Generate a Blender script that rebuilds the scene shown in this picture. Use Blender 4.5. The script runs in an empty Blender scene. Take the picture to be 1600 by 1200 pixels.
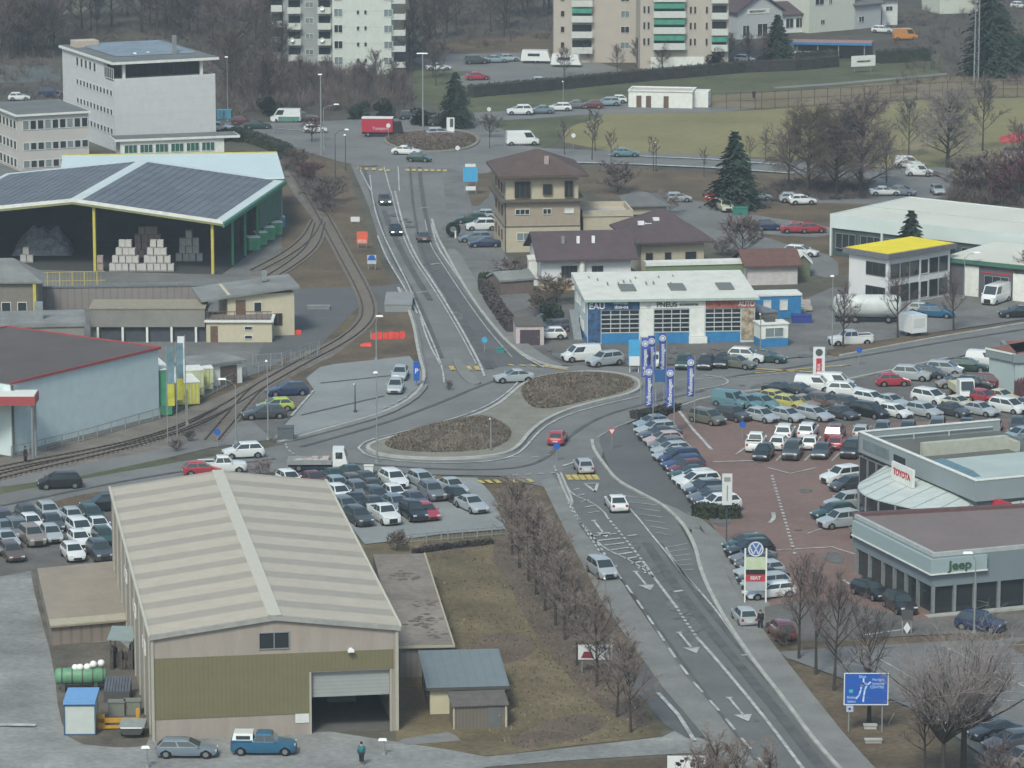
import bpy, bmesh, math, random
from math import sin, cos, tan, atan, atan2, radians, degrees, hypot, pi, sqrt
from mathutils import Vector, Matrix
sc = bpy.context.scene
# ---------------------------------------------------------------- camera (height 90 m over a flat valley floor, long lens)
FPX, CX, CY = 6300.0, 800.0, 600.0
TH = atan(1250/6300); CAMH = 90.0
ct, st = cos(TH), sin(TH)
cam = bpy.data.cameras.new('camera'); cam_o = bpy.data.objects.new('camera', cam); sc.collection.objects.link(cam_o)
cam.sensor_width = 36; cam.lens = 36*FPX/1600; cam.clip_start = 1; cam.clip_end = 12000
cam_o.location = (0, 0, CAMH); cam_o.rotation_euler = (pi/2-TH, 0, 0); sc.camera = cam_o
# ---------------------------------------------------------------- overcast winter daylight
SUN_EL, SUN_AZ = radians(48), radians(200)      # azimuth clockwise from +Y
w = bpy.data.worlds.new('World'); sc.world = w; w.use_nodes = True
nt = w.node_tree; sky = nt.nodes.new('ShaderNodeTexSky'); sky.sky_type = 'NISHITA'; sky.sun_disc = False
sky.sun_elevation = SUN_EL; sky.sun_rotation = SUN_AZ; sky.dust_density = 3; sky.ozone_density = 1; sky.air_density = 1
bg = nt.nodes['Background']; vm_ = nt.nodes.new('ShaderNodeVectorMath'); vm_.operation = 'MULTIPLY'; vm_.inputs[1].default_value = (.925, 1.015, .975)   # grey-green cast of the cloudy sky
nt.links.new(sky.outputs[0], vm_.inputs[0]); nt.links.new(vm_.outputs[0], bg.inputs[0]); bg.inputs[1].default_value = 0.095
sl = bpy.data.lights.new('sun', 'SUN'); sl.energy = 1.5; sl.angle = radians(13); sl.color = (.985, .99, .89)
so = bpy.data.objects.new('sun', sl); sc.collection.objects.link(so)
so.rotation_euler = Vector((-sin(SUN_AZ)*cos(SUN_EL), -cos(SUN_AZ)*cos(SUN_EL), -sin(SUN_EL))).to_track_quat('-Z', 'Y').to_euler()
sc.view_settings.view_transform = 'Standard'; sc.view_settings.look = 'None'; sc.view_settings.gamma = 1
sc.view_settings.exposure = 0.86
sc.cycles.max_bounces = 6; sc.cycles.volume_bounces = 0; sc.cycles.transparent_max_bounces = 8
sc.cycles.use_denoising = True
# ---------------------------------------------------------------- helpers: plan points
def G(px, py, z=0.0):
    a = (px-CX)/FPX; b = -(py-CY)/FPX
    dy, dz = ct+b*st, -st+b*ct
    t = (z-CAMH)/dz
    return Vector((a*t, dy*t, z))
def proj(x, y, z):
    z -= CAMH; f = y*ct-z*st; u = y*st+z*ct
    return CX+FPX*x/f, CY-FPX*u/f
def ZT(px, pb, pt):
    p = G(px, pb); lo, hi = 0, 90
    for _ in range(40):
        m = (lo+hi)/2
        if proj(p.x, p.y, m)[1] > pt: lo = m
        else: hi = m
    return lo
def rect(a, b, c, z):            # front-left, front-right, a far corner -> origin, length, yaw, depth
    A, B, Cc = G(*a, z), G(*b, z), G(*c, z)
    u = (B-A); L = u.length; u /= L; v = Vector((-u.y, u.x, 0))
    return Vector((A.x, A.y, 0)), L, atan2(u.y, u.x), (Cc-A).dot(v)
# ---------------------------------------------------------------- helpers: materials
MATS = {}
def mat(name, col, rough=.8, var=.12, scale=1.5, metal=0.0, bump=0.0, spec=.3, fine=0.0, stretch=None, col2=None, world=False, coat=0):
    if name in MATS: return MATS[name]
    m = bpy.data.materials.new(name); m.use_nodes = True; t = m.node_tree; n = t.nodes; l = t.links
    b = n['Principled BSDF']; b.inputs['Roughness'].default_value = rough; b.inputs['Metallic'].default_value = metal
    b.inputs['Specular IOR Level'].default_value = spec
    if coat: b.inputs['Coat Weight'].default_value = coat; b.inputs['Coat Roughness'].default_value = .08
    if var or col2:
        if world: src = n.new('ShaderNodeNewGeometry').outputs['Position']
        else: src = n.new('ShaderNodeTexCoord').outputs['Object']
        if stretch:
            mp = n.new('ShaderNodeMapping'); mp.inputs['Scale'].default_value = stretch; l.new(src, mp.inputs[0]); src = mp.outputs[0]
        nz = n.new('ShaderNodeTexNoise'); nz.inputs['Scale'].default_value = scale; nz.inputs['Detail'].default_value = 6
        nz.inputs['Roughness'].default_value = .65; l.new(src, nz.inputs['Vector'])
        rp = n.new('ShaderNodeValToRGB'); l.new(nz.outputs[0], rp.inputs[0])
        c2 = col2 or [c*(1+var) for c in col]
        c1 = [c*(1-var) for c in col]
        rp.color_ramp.elements[0].position = .33; rp.color_ramp.elements[1].position = .67
        rp.color_ramp.elements[0].color = (*c1, 1); rp.color_ramp.elements[1].color = (*[min(1, c) for c in c2], 1)
        out = rp.outputs[0]
        if fine:
            n2 = n.new('ShaderNodeTexNoise'); n2.inputs['Scale'].default_value = scale*14; n2.inputs['Detail'].default_value = 4
            l.new(src, n2.inputs['Vector'])
            mr = n.new('ShaderNodeMapRange'); mr.inputs[1].default_value = .3; mr.inputs[2].default_value = .7
            mr.inputs[3].default_value = 1-fine; mr.inputs[4].default_value = 1+fine; l.new(n2.outputs[0], mr.inputs[0])
            vm = n.new('ShaderNodeVectorMath'); vm.operation = 'SCALE'; l.new(out, vm.inputs[0]); l.new(mr.outputs[0], vm.inputs['Scale'])
            out = vm.outputs[0]
        l.new(out, b.inputs['Base Color'])
        if bump:
            bp = n.new('ShaderNodeBump'); bp.inputs['Strength'].default_value = bump; bp.inputs['Distance'].default_value = .1
            l.new(nz.outputs[0], bp.inputs['Height']); l.new(bp.outputs[0], b.inputs['Normal'])
    else: b.inputs['Base Color'].default_value = (*col, 1)
    MATS[name] = m; return m
def stripes(name, c1, c2, axis, period, duty=.5, rough=.6, var=.06, soft=.02):    # ribbed or banded sheet in object space
    if name in MATS: return MATS[name]
    m = mat(name, c1, rough, var, .8, fine=.05); t = m.node_tree; n = t.nodes; l = t.links; b = n['Principled BSDF']
    prev = b.inputs['Base Color'].links[0].from_socket
    tc = n.new('ShaderNodeTexCoord'); sp = n.new('ShaderNodeSeparateXYZ'); l.new(tc.outputs['Object'], sp.inputs[0])
    dv = n.new('ShaderNodeMath'); dv.operation = 'DIVIDE'; dv.inputs[1].default_value = period; l.new(sp.outputs[axis], dv.inputs[0])
    fr = n.new('ShaderNodeMath'); fr.operation = 'FRACT'; l.new(dv.outputs[0], fr.inputs[0])
    rp = n.new('ShaderNodeValToRGB'); e = rp.color_ramp.elements
    e[0].position = duty-soft; e[0].color = (1, 1, 1, 1); e[1].position = duty+soft; e[1].color = (*[b_/a_ for a_, b_ in zip(c1, c2)], 1)
    e2 = e.new(1-soft); e2.color = e[1].color if False else (*[b_/a_ for a_, b_ in zip(c1, c2)], 1)
    e3 = e.new(1.0); e3.color = (1, 1, 1, 1)
    l.new(fr.outputs[0], rp.inputs[0])
    mx = n.new('ShaderNodeVectorMath'); mx.operation = 'MULTIPLY'; l.new(prev, mx.inputs[0]); l.new(rp.outputs[0], mx.inputs[1])
    l.new(mx.outputs[0], b.inputs['Base Color']); return m
# ---------------------------------------------------------------- helpers: meshes and objects
class MB:
    def __init__(s): s.v = []; s.f = []; s.m = []
    def face(s, pts, m=0):
        i = len(s.v); s.v += [tuple(p) for p in pts]; s.f.append(tuple(range(i, i+len(pts)))); s.m.append(m); return s
    def box(s, x0, y0, z0, x1, y1, z1, m=0):
        i = len(s.v); s.v += [(x0,y0,z0),(x1,y0,z0),(x1,y1,z0),(x0,y1,z0),(x0,y0,z1),(x1,y0,z1),(x1,y1,z1),(x0,y1,z1)]
        for q in ((0,3,2,1),(4,5,6,7),(0,1,5,4),(1,2,6,5),(2,3,7,6),(3,0,4,7)): s.f.append(tuple(i+k for k in q)); s.m.append(m)
        return s
    def obox(s, c, u, hl, hw, z0, z1, m=0):       # box along direction u
        u = Vector((u[0], u[1], 0)).normalized(); v = Vector((-u.y, u.x, 0)); c = Vector((c[0], c[1], 0))
        return s.prism([c-u*hl-v*hw, c+u*hl-v*hw, c+u*hl+v*hw, c-u*hl+v*hw], z0, z1, m)
    def prism(s, pts, z0, z1, m=0, mt=None):
        n = len(pts); i = len(s.v)
        a = sum(pts[k][0]*pts[(k+1) % n][1]-pts[(k+1) % n][0]*pts[k][1] for k in range(n))
        if a < 0: pts = pts[::-1]
        s.v += [(p[0], p[1], z0) for p in pts]+[(p[0], p[1], z1) for p in pts]
        s.f.append(tuple(range(i+n-1, i-1, -1))); s.m.append(m)
        s.f.append(tuple(range(i+n, i+2*n))); s.m.append(m if mt is None else mt)
        for k in range(n):
            j = (k+1) % n; s.f.append((i+k, i+j, i+n+j, i+n+k)); s.m.append(m)
        return s
    def hull(s, lo, hi, m=0, mt=None):            # two equally long loops (ccw seen from above)
        n = len(lo); i = len(s.v); s.v += [tuple(p) for p in lo]+[tuple(p) for p in hi]
        s.f.append(tuple(range(i+n-1, i-1, -1))); s.m.append(m); s.f.append(tuple(range(i+n, i+2*n))); s.m.append(m if mt is None else mt)
        for k in range(n):
            j = (k+1) % n; s.f.append((i+k, i+j, i+n+j, i+n+k)); s.m.append(m)
        return s
    def tube(s, pts, r0, r1=None, n=6, m=0, cap=True):
        r1 = r0 if r1 is None else r1; pts = [Vector(p) for p in pts]; i0 = len(s.v); K = len(pts)
        for k, p in enumerate(pts):
            d = (pts[min(k+1, K-1)]-pts[max(k-1, 0)]).normalized()
            a = d.orthogonal().normalized() if abs(d.z) < .9 else Vector((1, 0, 0)); a = (a-d*a.dot(d)).normalized(); b = d.cross(a)
            r = r0+(r1-r0)*k/max(1, K-1)
            for q in range(n): s.v.append(tuple(p+(a*cos(2*pi*q/n)+b*sin(2*pi*q/n))*r))
        for k in range(K-1):
            for q in range(n):
                q2 = (q+1) % n; s.f.append((i0+k*n+q, i0+k*n+q2, i0+(k+1)*n+q2, i0+(k+1)*n+q)); s.m.append(m)
        if cap:
            s.f.append(tuple(i0+q for q in range(n-1, -1, -1))); s.m.append(m)
            s.f.append(tuple(i0+(K-1)*n+q for q in range(n))); s.m.append(m)
        return s
    def ring(s, prof, n=16, m=0):                 # lathe about z, prof = [(r,z)...]
        i0 = len(s.v)
        for r, z in prof:
            for q in range(n): s.v.append((r*cos(2*pi*q/n), r*sin(2*pi*q/n), z))
        for k in range(len(prof)-1):
            for q in range(n):
                q2 = (q+1) % n; s.f.append((i0+k*n+q, i0+k*n+q2, i0+(k+1)*n+q2, i0+(k+1)*n+q)); s.m.append(m)
        return s
    def shift(s, dx, dy, dz, start=0):
        s.v[start:] = [(a+dx, b+dy, c_+dz) for a, b, c_ in s.v[start:]]; return s
    def mesh(s, name, mats, smooth=False):
        me = bpy.data.meshes.new(name); me.from_pydata(s.v, [], s.f)
        for q in (mats if isinstance(mats, (list, tuple)) else [mats]): me.materials.append(q)
        me.polygons.foreach_set('material_index', s.m)
        if smooth: me.polygons.foreach_set('use_smooth', [True]*len(s.f))
        me.update(); return me
    def build(s, name, mats, parent=None, smooth=False):
        return link(name, s.mesh(name, mats, smooth), parent)
def link(name, data, parent=None, loc=None, rz=0):
    o = bpy.data.objects.new(name, data); sc.collection.objects.link(o)
    if parent: o.parent = parent
    if loc is not None: o.location = loc
    if rz: o.rotation_euler = (0, 0, rz)
    return o
def tag(o, label=None, cat=None, group=None, kind=None):
    if label: o['label'] = label
    if cat: o['category'] = cat
    if group: o['group'] = group
    if kind: o['kind'] = kind
    return o
def thing(name, label, cat, loc=(0, 0, 0), rz=0, group=None):
    return tag(link(name, None, None, loc, rz), label, cat, group)
def text(s, parent, loc, rot, size, m, ext=.02, align='CENTER', sx=1):
    c = bpy.data.curves.new('lettering', 'FONT'); c.body = s; c.size = size; c.offset = size*.022; c.extrude = ext; c.align_x = align; c.align_y = 'CENTER'
    c.materials.append(m); tmp = bpy.data.objects.new('lettering_curve', c); sc.collection.objects.link(tmp)
    dg = bpy.context.evaluated_depsgraph_get(); me = bpy.data.meshes.new_from_object(tmp.evaluated_get(dg)); me.name = 'lettering'
    sc.collection.objects.unlink(tmp); bpy.data.objects.remove(tmp)
    o = link('lettering', me, parent, loc); o.rotation_euler = rot; o.scale = (sx, 1, 1); return o
def chaikin(p, it=2, closed=False):
    p = [Vector(q) for q in p]
    for _ in range(it):
        n = len(p); o = [] if closed else [p[0]]
        for k in range(n if closed else n-1):
            a, b = p[k], p[(k+1) % n]; o += [a*.75+b*.25, a*.25+b*.75]
        if not closed: o.append(p[-1])
        p = o
    return p
def strip(mb, pts, wd, z, dash=None, h=0, m=0, off=0):         # painted line or kerb along a polyline
    pts = [Vector((p[0], p[1], 0)) for p in pts]
    segs = []
    if dash:
        on, gap = dash; d = 0; pos = 0
        cum = [0]
        for a, b in zip(pts, pts[1:]): cum.append(cum[-1]+(b-a).length)
        def at(t):
            for k in range(len(cum)-1):
                if t <= cum[k+1]: return pts[k].lerp(pts[k+1], (t-cum[k])/max(1e-6, cum[k+1]-cum[k]))
            return pts[-1]
        while pos < cum[-1]-.2: segs.append([at(pos), at(min(pos+on, cum[-1]))]); pos += on+gap
    else: segs = [pts]
    for sg in segs:
        L = []; R = []
        for k, p in enumerate(sg):
            d = (sg[min(k+1, len(sg)-1)]-sg[max(k-1, 0)]).normalized(); nrm = Vector((-d.y, d.x, 0))
            L.append(p+nrm*(off+wd/2)); R.append(p+nrm*(off-wd/2))
        for k in range(len(sg)-1):
            q = [R[k], R[k+1], L[k+1], L[k]]
            if h: mb.prism(q, z, z+h, m)
            else: mb.face([(v.x, v.y, z) for v in q], m)
# ================================================================ materials
A_ROAD = mat('asphalt_road', (.150,.152,.150), .9, .16, .12, fine=.07, world=True)
A_DARK = mat('asphalt_fresh', (.098,.101,.102), .85, .12, .15, fine=.06, world=True)
A_YARD = mat('asphalt_yard', (.135,.135,.132), .95, .26, .16, fine=.12, world=True)
A_BROWN = mat('asphalt_worn', (.112,.106,.100), .95, .25, .2, fine=.14, world=True)
A_PALE = mat('asphalt_pale', (.205,.22,.22), .9, .12, .12, fine=.06, world=True)
CONC_Y = mat('yard_concrete', (.205,.21,.205), .95, .30, .13, fine=.16, world=True)
PAVE = mat('pavement_asphalt', (.175,.177,.170), .95, .15, .3, fine=.08, world=True)
RED_P = mat('red_paving', (.165,.112,.097), .9, .16, .12, fine=.1, world=True)
GRASS = mat('dry_grass', (.108,.088,.050), 1, .18, .14, fine=.22, world=True, col2=(.165,.130,.078))
GR_BR = mat('dead_grass', (.10,.078,.052), 1, .35, .14, fine=.25, world=True, col2=(.14,.105,.068))
GR_GN = mat('green_grass', (.070,.080,.042), 1, .25, .1, fine=.22, world=True, col2=(.105,.108,.058))
FIELD = mat('sports_turf', (.172,.158,.070), 1, .10, .05, fine=.10, world=True, col2=(.215,.188,.095))
BANK = mat('dry_bank', (.155,.125,.080), 1, .2, .1, fine=.18, world=True)
WOODF = mat('wood_floor', (.070,.062,.055), 1, .3, .06, fine=.2, world=True, col2=(.095,.085,.065))
BALLAST = mat('ballast', (.150,.136,.120), 1, .25, .3, fine=.25, world=True)
GRAVEL = mat('pale_gravel', (.185,.178,.150), 1, .16, .4, fine=.15, world=True)
SCRUBG = mat('scrub_soil', (.115,.098,.080), 1, .35, .5, fine=.3, world=True)
WHITE = mat('marking_white', (.34,.35,.345), .8, .40, .9, world=True)
YELL = mat('marking_yellow', (.42,.33,.10), .8, .3, 1.2, world=True)
KERB = mat('kerb_stone', (.33,.33,.31), .9, .2, .8, world=True)
RAILM = mat('rusty_rail', (.060,.046,.040), .6, .2, 1, world=True)
SLEEP = mat('sleeper', (.160,.142,.125), .95, .2, 2, world=True)
RIVER = mat('river_water', (.16,.19,.19), .15, .1, .1, world=True)
# ================================================================ ground sheets, each a little above the one below
SH = [0]
def sheet(name, px, m, layer, sm=0, closed=True):
    pts = [G(x, y) for x, y in px]
    if sm: pts = chaikin(pts, sm, True)
    z = .010*layer+(SH[0] % 9)*.0011; SH[0] += 1; mb = MB()
    a = sum(pts[k].x*pts[(k+1) % len(pts)].y-pts[(k+1) % len(pts)].x*pts[k].y for k in range(len(pts)))
    if a < 0: pts = pts[::-1]
    mb.face([(p.x, p.y, z) for p in pts])
    return tag(mb.build(name, m), kind='structure')
mb = MB(); R_ = 6000
mb.face([(-R_,-300,0),(R_,-300,0),(R_,R_,0),(-R_,R_,0)]); tag(mb.build('ground', mat('valley_ground', (.085,.080,.060), 1, .3, .05, fine=.22, world=True)), kind='structure')
sheet('forest_floor', [(-300,-150),(900,-150),(890,60),(640,110),(420,150),(345,185),(0,160),(-300,150)], WOODF, 1)
sheet('forest_floor', [(880,-150),(2000,-150),(2000,110),(1450,105),(1150,105),(880,150)], WOODF, 1)
sheet('river_water', [(-300,98),(92,104),(96,128),(-300,135)], RIVER, 2)
sheet('grass_verge', [(0,12),(60,0),(190,0),(150,18),(60,30),(0,40)], GR_GN, 2, 2)
sheet('park_path', [(75,20),(130,12),(150,12),(90,24),(-20,42),(-20,36)], GRAVEL, 3, 1)
sheet('grass_field', [(640,95),(760,120),(1000,112),(1180,108),(1330,96),(1470,84),(1480,118),(1270,140),(1110,150),(900,160),(740,190),(690,190),(640,140)], GR_GN, 2)
sheet('grass_verge', [(660,70),(800,55),(880,45),(880,100),(800,110),(700,100)], GR_BR, 2, 1)
sheet('car_park', [(640,92),(700,85),(820,82),(930,96),(990,115),(900,128),(800,128),(720,134),(700,126),(740,112),(680,112)], A_ROAD, 3)
sheet('dry_bank', [(1110,150),(1270,140),(1480,120),(1750,112),(1750,150),(1480,152),(1330,160),(1190,170),(1110,168)], BANK, 3)
sheet('park_path', [(1210,139),(1300,133),(1480,117),(1480,114),(1300,130),(1210,136)], PAVE, 4)
sheet('sports_field', [(885,178),(960,176),(1120,174),(1190,172),(1330,162),(1480,155),(1800,150),(1800,290),(1380,262),(1230,248),(1100,243),(950,236),(880,222)], FIELD, 2)
sheet('grass_verge', [(745,190),(900,172),(960,178),(880,200),(870,228),(790,238),(750,232)], GR_GN, 3, 1)
sheet('access_road', [(740,176),(830,172),(900,167),(985,160),(1110,168),(1180,170),(1110,176),(980,177),(905,180),(830,186),(745,190)], A_ROAD, 4)
sheet('grass_verge', [(350,185),(560,150),(740,175),(745,205),(700,190),(600,185),(440,195)], WOODF, 3)
# right hand background, scrubby ground and lanes
sheet('grass_verge', [(870,262),(1100,268),(1300,275),(1700,300),(1700,420),(1300,430),(1150,400),(1000,320),(900,300)], GR_BR, 2)
sheet('back_lane', [(985,296),(1040,306),(1110,318),(1180,338),(1300,352),(1300,372),(1200,368),(1150,356),(1150,400),(1095,360),(1050,335),(985,312)], A_ROAD, 4, 1)
sheet('back_lane', [(1170,362),(1240,386),(1310,402),(1310,440),(1230,420),(1150,392),(1110,372)], A_ROAD, 5, 1)
sheet('car_park', [(1160,308),(1360,290),(1400,262),(1480,262),(1520,300),(1400,322),(1300,318),(1180,318)], A_ROAD, 4)
sheet('main_road_east', [(770,222),(850,232),(950,236),(1100,243),(1230,252),(1400,266),(1700,300),(1700,318),(1400,284),(1230,270),(1100,263),(940,256),(840,256),(770,262),(730,262)], A_ROAD, 5)
# industrial left side
sheet('railway_verge', [(345,195),(420,215),(540,250),(560,320),(590,400),(620,455),(650,560),(500,572),(400,640),(250,690),(-200,790),(-200,500),(420,440),(440,300),(420,230)], GR_BR, 1)
sheet('works_yard', [(-300,250),(440,260),(440,400),(450,440),(480,470),(480,540),(420,575),(250,650),(-300,700)], A_YARD, 2)
sheet('works_yard', [(450,452),(600,447),(640,440),(655,500),(598,490),(560,480),(540,500),(500,540),(450,560),(400,562)], A_DARK, 3)
sheet('ballast_bed', [(-300,792),(-100,735),(0,716),(120,690),(247,655),(330,625),(400,594),(470,553),(530,528),(560,505),(566,480),(552,450),(520,390),(488,340),(455,300),(440,262),(452,255),(480,290),(505,330),(540,385),(575,440),(592,480),(586,510),(560,540),(480,575),(420,610),(350,680),(290,700),(200,718),(0,756),(-300,830)], BALLAST, 4, 1)
sheet('ballast_bed', [(488,345),(470,372),(430,405),(395,425),(380,440),(425,442),(470,412),(500,385),(512,360)], BALLAST, 3, 1)
sheet('yard_road', [(-300,806),(0,752),(200,712),(290,695),(330,672),(395,655),(440,650),(450,684),(330,700),(280,712),(120,746),(0,768),(-300,832)], A_ROAD, 5)
sheet('parking_bay', [(395,600),(440,585),(490,612),(440,668),(430,690),(395,660),(370,650)], A_BROWN, 6)
sheet('light_car_park', [(500,574),(520,570),(640,557),(662,585),(658,605),(640,625),(602,645),(520,668),(445,690),(428,684),(445,664),(492,612),(478,592)], A_PALE, 6)
sheet('grass_verge', [(505,568),(570,520),(595,490),(640,490),(655,555),(640,557),(520,571)], GR_BR, 5)
sheet('grass_verge', [(-300,835),(0,762),(125,745),(262,716),(285,722),(125,752),(0,775),(-300,855)], GR_GN, 7)
# roads
sheet('west_road', [(-300,855),(0,773),(125,750),(285,722),(400,704),(470,690),(600,648),(660,600),(760,600),(760,720),(560,742),(480,738),(350,742),(260,752),(170,768),(0,806),(-300,890)], A_ROAD, 7)
sheet('north_road', [(545,250),(575,320),(600,400),(632,450),(655,555),(663,590),(660,625),(860,640),(850,585),(800,540),(770,500),(735,455),(712,425),(694,390),(684,365),(700,345),(735,335),(735,262),(690,245),(600,235)], A_ROAD, 6)
sheet('north_roundabout', [(335,205),(345,190),(440,193),(540,188),(600,186),(700,185),(770,195),(830,225),(800,262),(740,275),(690,262),(600,262),(545,258),(470,235),(380,218)], A_ROAD, 8, 1)
sheet('fresh_asphalt_lane', [(676,382),(662,362),(648,372),(660,410),(690,455),(725,510),(765,575),(805,572),(845,566),(800,545),(758,500),(712,440)], A_DARK, 8, 1)
sheet('roundabout_road', [(450,690),(602,648),(645,622),(663,590),(700,590),(850,575),(905,572),(1000,575),(1150,570),(1300,556),(1460,526),(1600,505),(1800,470),(1800,520),(1600,536),(1545,548),(1350,590),(1290,600),(1100,622),(1055,634),(1000,655),(970,668),(945,700),(935,730),(900,760),(860,765),(780,745),(640,742),(560,742),(480,738),(440,710)], A_ROAD, 9)
sheet('south_road', [(862,742),(880,765),(905,810),(945,868),(985,926),(1033,1000),(1073,1060),(1128,1120),(1163,1165),(1212,1222),(1390,1225),(1300,1180),(1230,1095),(1180,1030),(1130,955),(1095,900),(1085,865),(1050,800),(1000,770),(955,742),(930,715)], mat('asphalt_south', (.118,.121,.120), .88, .14, .12, fine=.07, world=True), 10)
sheet('cycle_lane', [(845,752),(880,745),(905,800),(945,868),(990,940),(1040,1010),(1100,1085),(1165,1160),(1210,1215),(1150,1215),(1095,1145),(1035,1075),(985,1005),(940,940),(898,860),(868,800)], PAVE, 9)
sheet('garage_forecourt', [(770,498),(830,480),(880,470),(900,480),(1180,480),(1310,505),(1310,552),(1150,568),(905,572),(850,572),(810,550)], A_BROWN, 8)
sheet('works_yard', [(1230,480),(1300,450),(1600,440),(1800,440),(1800,470),(1600,500),(1450,522),(1300,552),(1200,565),(1190,520)], A_YARD, 9)
sheet('house_yard', [(690,262),(735,262),(770,300),(790,400),(830,440),(830,500),(800,540),(735,455),(694,390),(684,365),(700,345)], A_YARD, 7)
sheet('brown_verge', [(735,268),(765,262),(772,300),(740,330),(730,300)], GR_BR, 8, 1)
# slip lane beside the dealer lot
sheet('slip_lane', [(940,700),(935,688),(950,672),(985,662),(1010,690),(1040,735),(1080,780),(1100,830),(1070,830),(1040,790),(990,768),(955,742)], A_DARK, 11, 1)
sheet('dealer_paving', [(1045,650),(1060,636),(1120,655),(1330,662),(1600,654),(1800,650),(1800,820),(1460,985),(1240,990),(1190,945),(1130,850),(1100,800),(1060,740),(1010,680)], RED_P, 11)
sheet('dealer_rear_yard', [(1040,640),(1060,634),(1120,618),(1290,603),(1350,592),(1545,550),(1800,520),(1800,652),(1600,655),(1330,664),(1120,657)], A_BROWN, 12)
sheet('jeep_yard', [(1195,950),(1250,940),(1330,945),(1430,970),(1800,950),(1800,985),(1560,1000),(1500,992),(1300,1002),(1225,1005),(1195,985)], A_BROWN, 13)
sheet('visitor_car_park', [(1185,1000),(1500,1002),(1580,998),(1800,1000),(1800,1400),(1560,1200),(1440,1115),(1310,1060),(1230,1030)], A_ROAD, 12)
sheet('brown_verge', [(1195,985),(1225,1004),(1300,1003),(1500,993),(1590,994),(1560,1003),(1500,1003),(1300,1014),(1200,1022),(1192,1000)], GR_BR, 14)
sheet('grass_verge', [(1192,1005),(1235,1033),(1320,1065),(1440,1120),(1500,1180),(1560,1240),(1400,1240),(1330,1165),(1270,1090),(1215,1020)], GR_BR, 13)
sheet('grass_bed', [(1570,1008),(1620,1000),(1640,1035),(1600,1028)], GR_BR, 14, 1)
# bottom: yard, lots and meadow
sheet('lower_car_lot', [(-300,890),(0,808),(60,792),(170,772),(200,765),(200,900),(60,890),(-300,960)], A_BROWN, 6)
sheet('brown_verge', [(60,795),(90,782),(170,766),(170,776),(110,792)], GR_BR, 8, 1)
sheet('middle_car_lot', [(480,742),(560,746),(640,745),(745,748),(770,775),(795,828),(690,836),(620,846),(570,852),(500,760)], A_PALE, 10)
sheet('grass_verge', [(575,742),(640,740),(700,746),(690,752),(600,752)], GR_BR, 11, 1)
sheet('meadow', [(545,850),(620,845),(690,838),(800,830),(830,870),(870,930),(925,1010),(985,1080),(1035,1140),(1030,1152),(900,1165),(800,1178),(760,1182),(620,1160),(600,1000)], GRASS, 3)
sheet('brown_verge', [(745,748),(860,762),(900,812),(950,880),(1010,965),(1060,1030),(1000,1040),(940,1000),(860,900),(800,830),(790,815),(770,775)], GR_BR, 2)
sheet('leaf_litter', [(772,838),(806,832),(850,900),(905,975),(960,1045),(1030,1136),(1000,1142),(930,1100),(880,1050),(830,985),(800,920),(770,880)], mat('leaf_litter', (.105,.080,.062), 1, .25, .25, fine=.25, world=True, col2=(.14,.105,.08)), 4, 2)
sheet('leaf_litter', [(650,850),(700,846),(740,852),(720,868),(660,864)], MATS['leaf_litter'], 4, 2); sheet('leaf_litter', [(735,1000),(800,985),(850,1010),(800,1040),(740,1030)], MATS['leaf_litter'], 4, 2); sheet('leaf_litter', [(800,1150),(900,1110),(960,1130),(900,1158),(800,1172)], MATS['leaf_litter'], 4, 2)
sheet('lot_margin', [(1072,800),(1100,815),(1140,850),(1180,905),(1205,950),(1215,1002),(1192,1000),(1150,925),(1118,862),(1096,826)], PAVE, 12)
sheet('yard_concrete', [(-300,900),(70,885),(200,880),(240,1100),(620,1160),(700,1172),(760,1183),(900,1168),(1035,1152),(1060,1140),(1108,1160),(1098,1176),(900,1188),(760,1199),(640,1240),(-300,1260)], CONC_Y, 4)
sheet('brown_verge', [(48,886),(62,890),(80,1005),(130,1006),(205,1000),(225,1090),(240,1165),(190,1170),(110,1162),(92,1120),(84,1040),(62,960),(50,910)], mat('worn_earth', (.10,.09,.075), 1, .35, .3, fine=.2, world=True), 5, 1)
sheet('meadow', [(740,1206),(900,1193),(1090,1180),(1115,1240),(740,1300)], GR_BR, 5)
sheet('cycle_path', [(1000,1040),(1012,1035),(1070,1100),(1110,1150),(1075,1155),(1040,1135),(985,1070)], A_DARK, 5)
sheet('access_path', [(700,1145),(630,1155),(622,1160),(640,1165),(720,1158),(712,1150)], PAVE, 6)
# ================================================================ pavements, kerbs, islands
def slab(name, px, m, h=.13, sm=0, base=.0):
    pts = [G(x, y) for x, y in px]
    if sm: pts = chaikin(pts, sm, True)
    return tag(MB().prism([(p.x, p.y) for p in pts], base, h+.15, m and 0).build(name, m), kind='structure')
def pxl(px, sm=2): return chaikin([G(x, y) for x, y in px], sm)
slab('pavement', [(1076,830),(1098,832),(1122,865),(1146,925),(1190,985),(1215,1020),(1270,1090),(1330,1165),(1400,1240),(1345,1240),(1275,1165),(1228,1100),(1180,1040),(1135,975),(1105,920),(1090,880)], PAVE, sm=1)
slab('pavement', [(1036,790),(1060,800),(1082,812),(1094,828),(1072,828),(1052,806)], PAVE)
slab('pavement', [(694,392),(716,392),(738,432),(770,478),(800,520),(850,560),(888,577),(846,572),(800,546),(760,500),(725,450)], PAVE, sm=1)
slab('pavement', [(632,455),(650,500),(662,560),(668,595),(660,592),(654,556),(645,500),(622,452)], PAVE, sm=1)
slab('pavement', [(430,690),(520,668),(602,645),(645,622),(665,602),(670,606),(650,628),(606,652),(520,676),(436,697)], PAVE, sm=1)
slab('traffic_island', [(705,566),(716,562),(732,580),(748,596),(752,602),(738,604),(722,594)], PAVE, sm=1)
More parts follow.
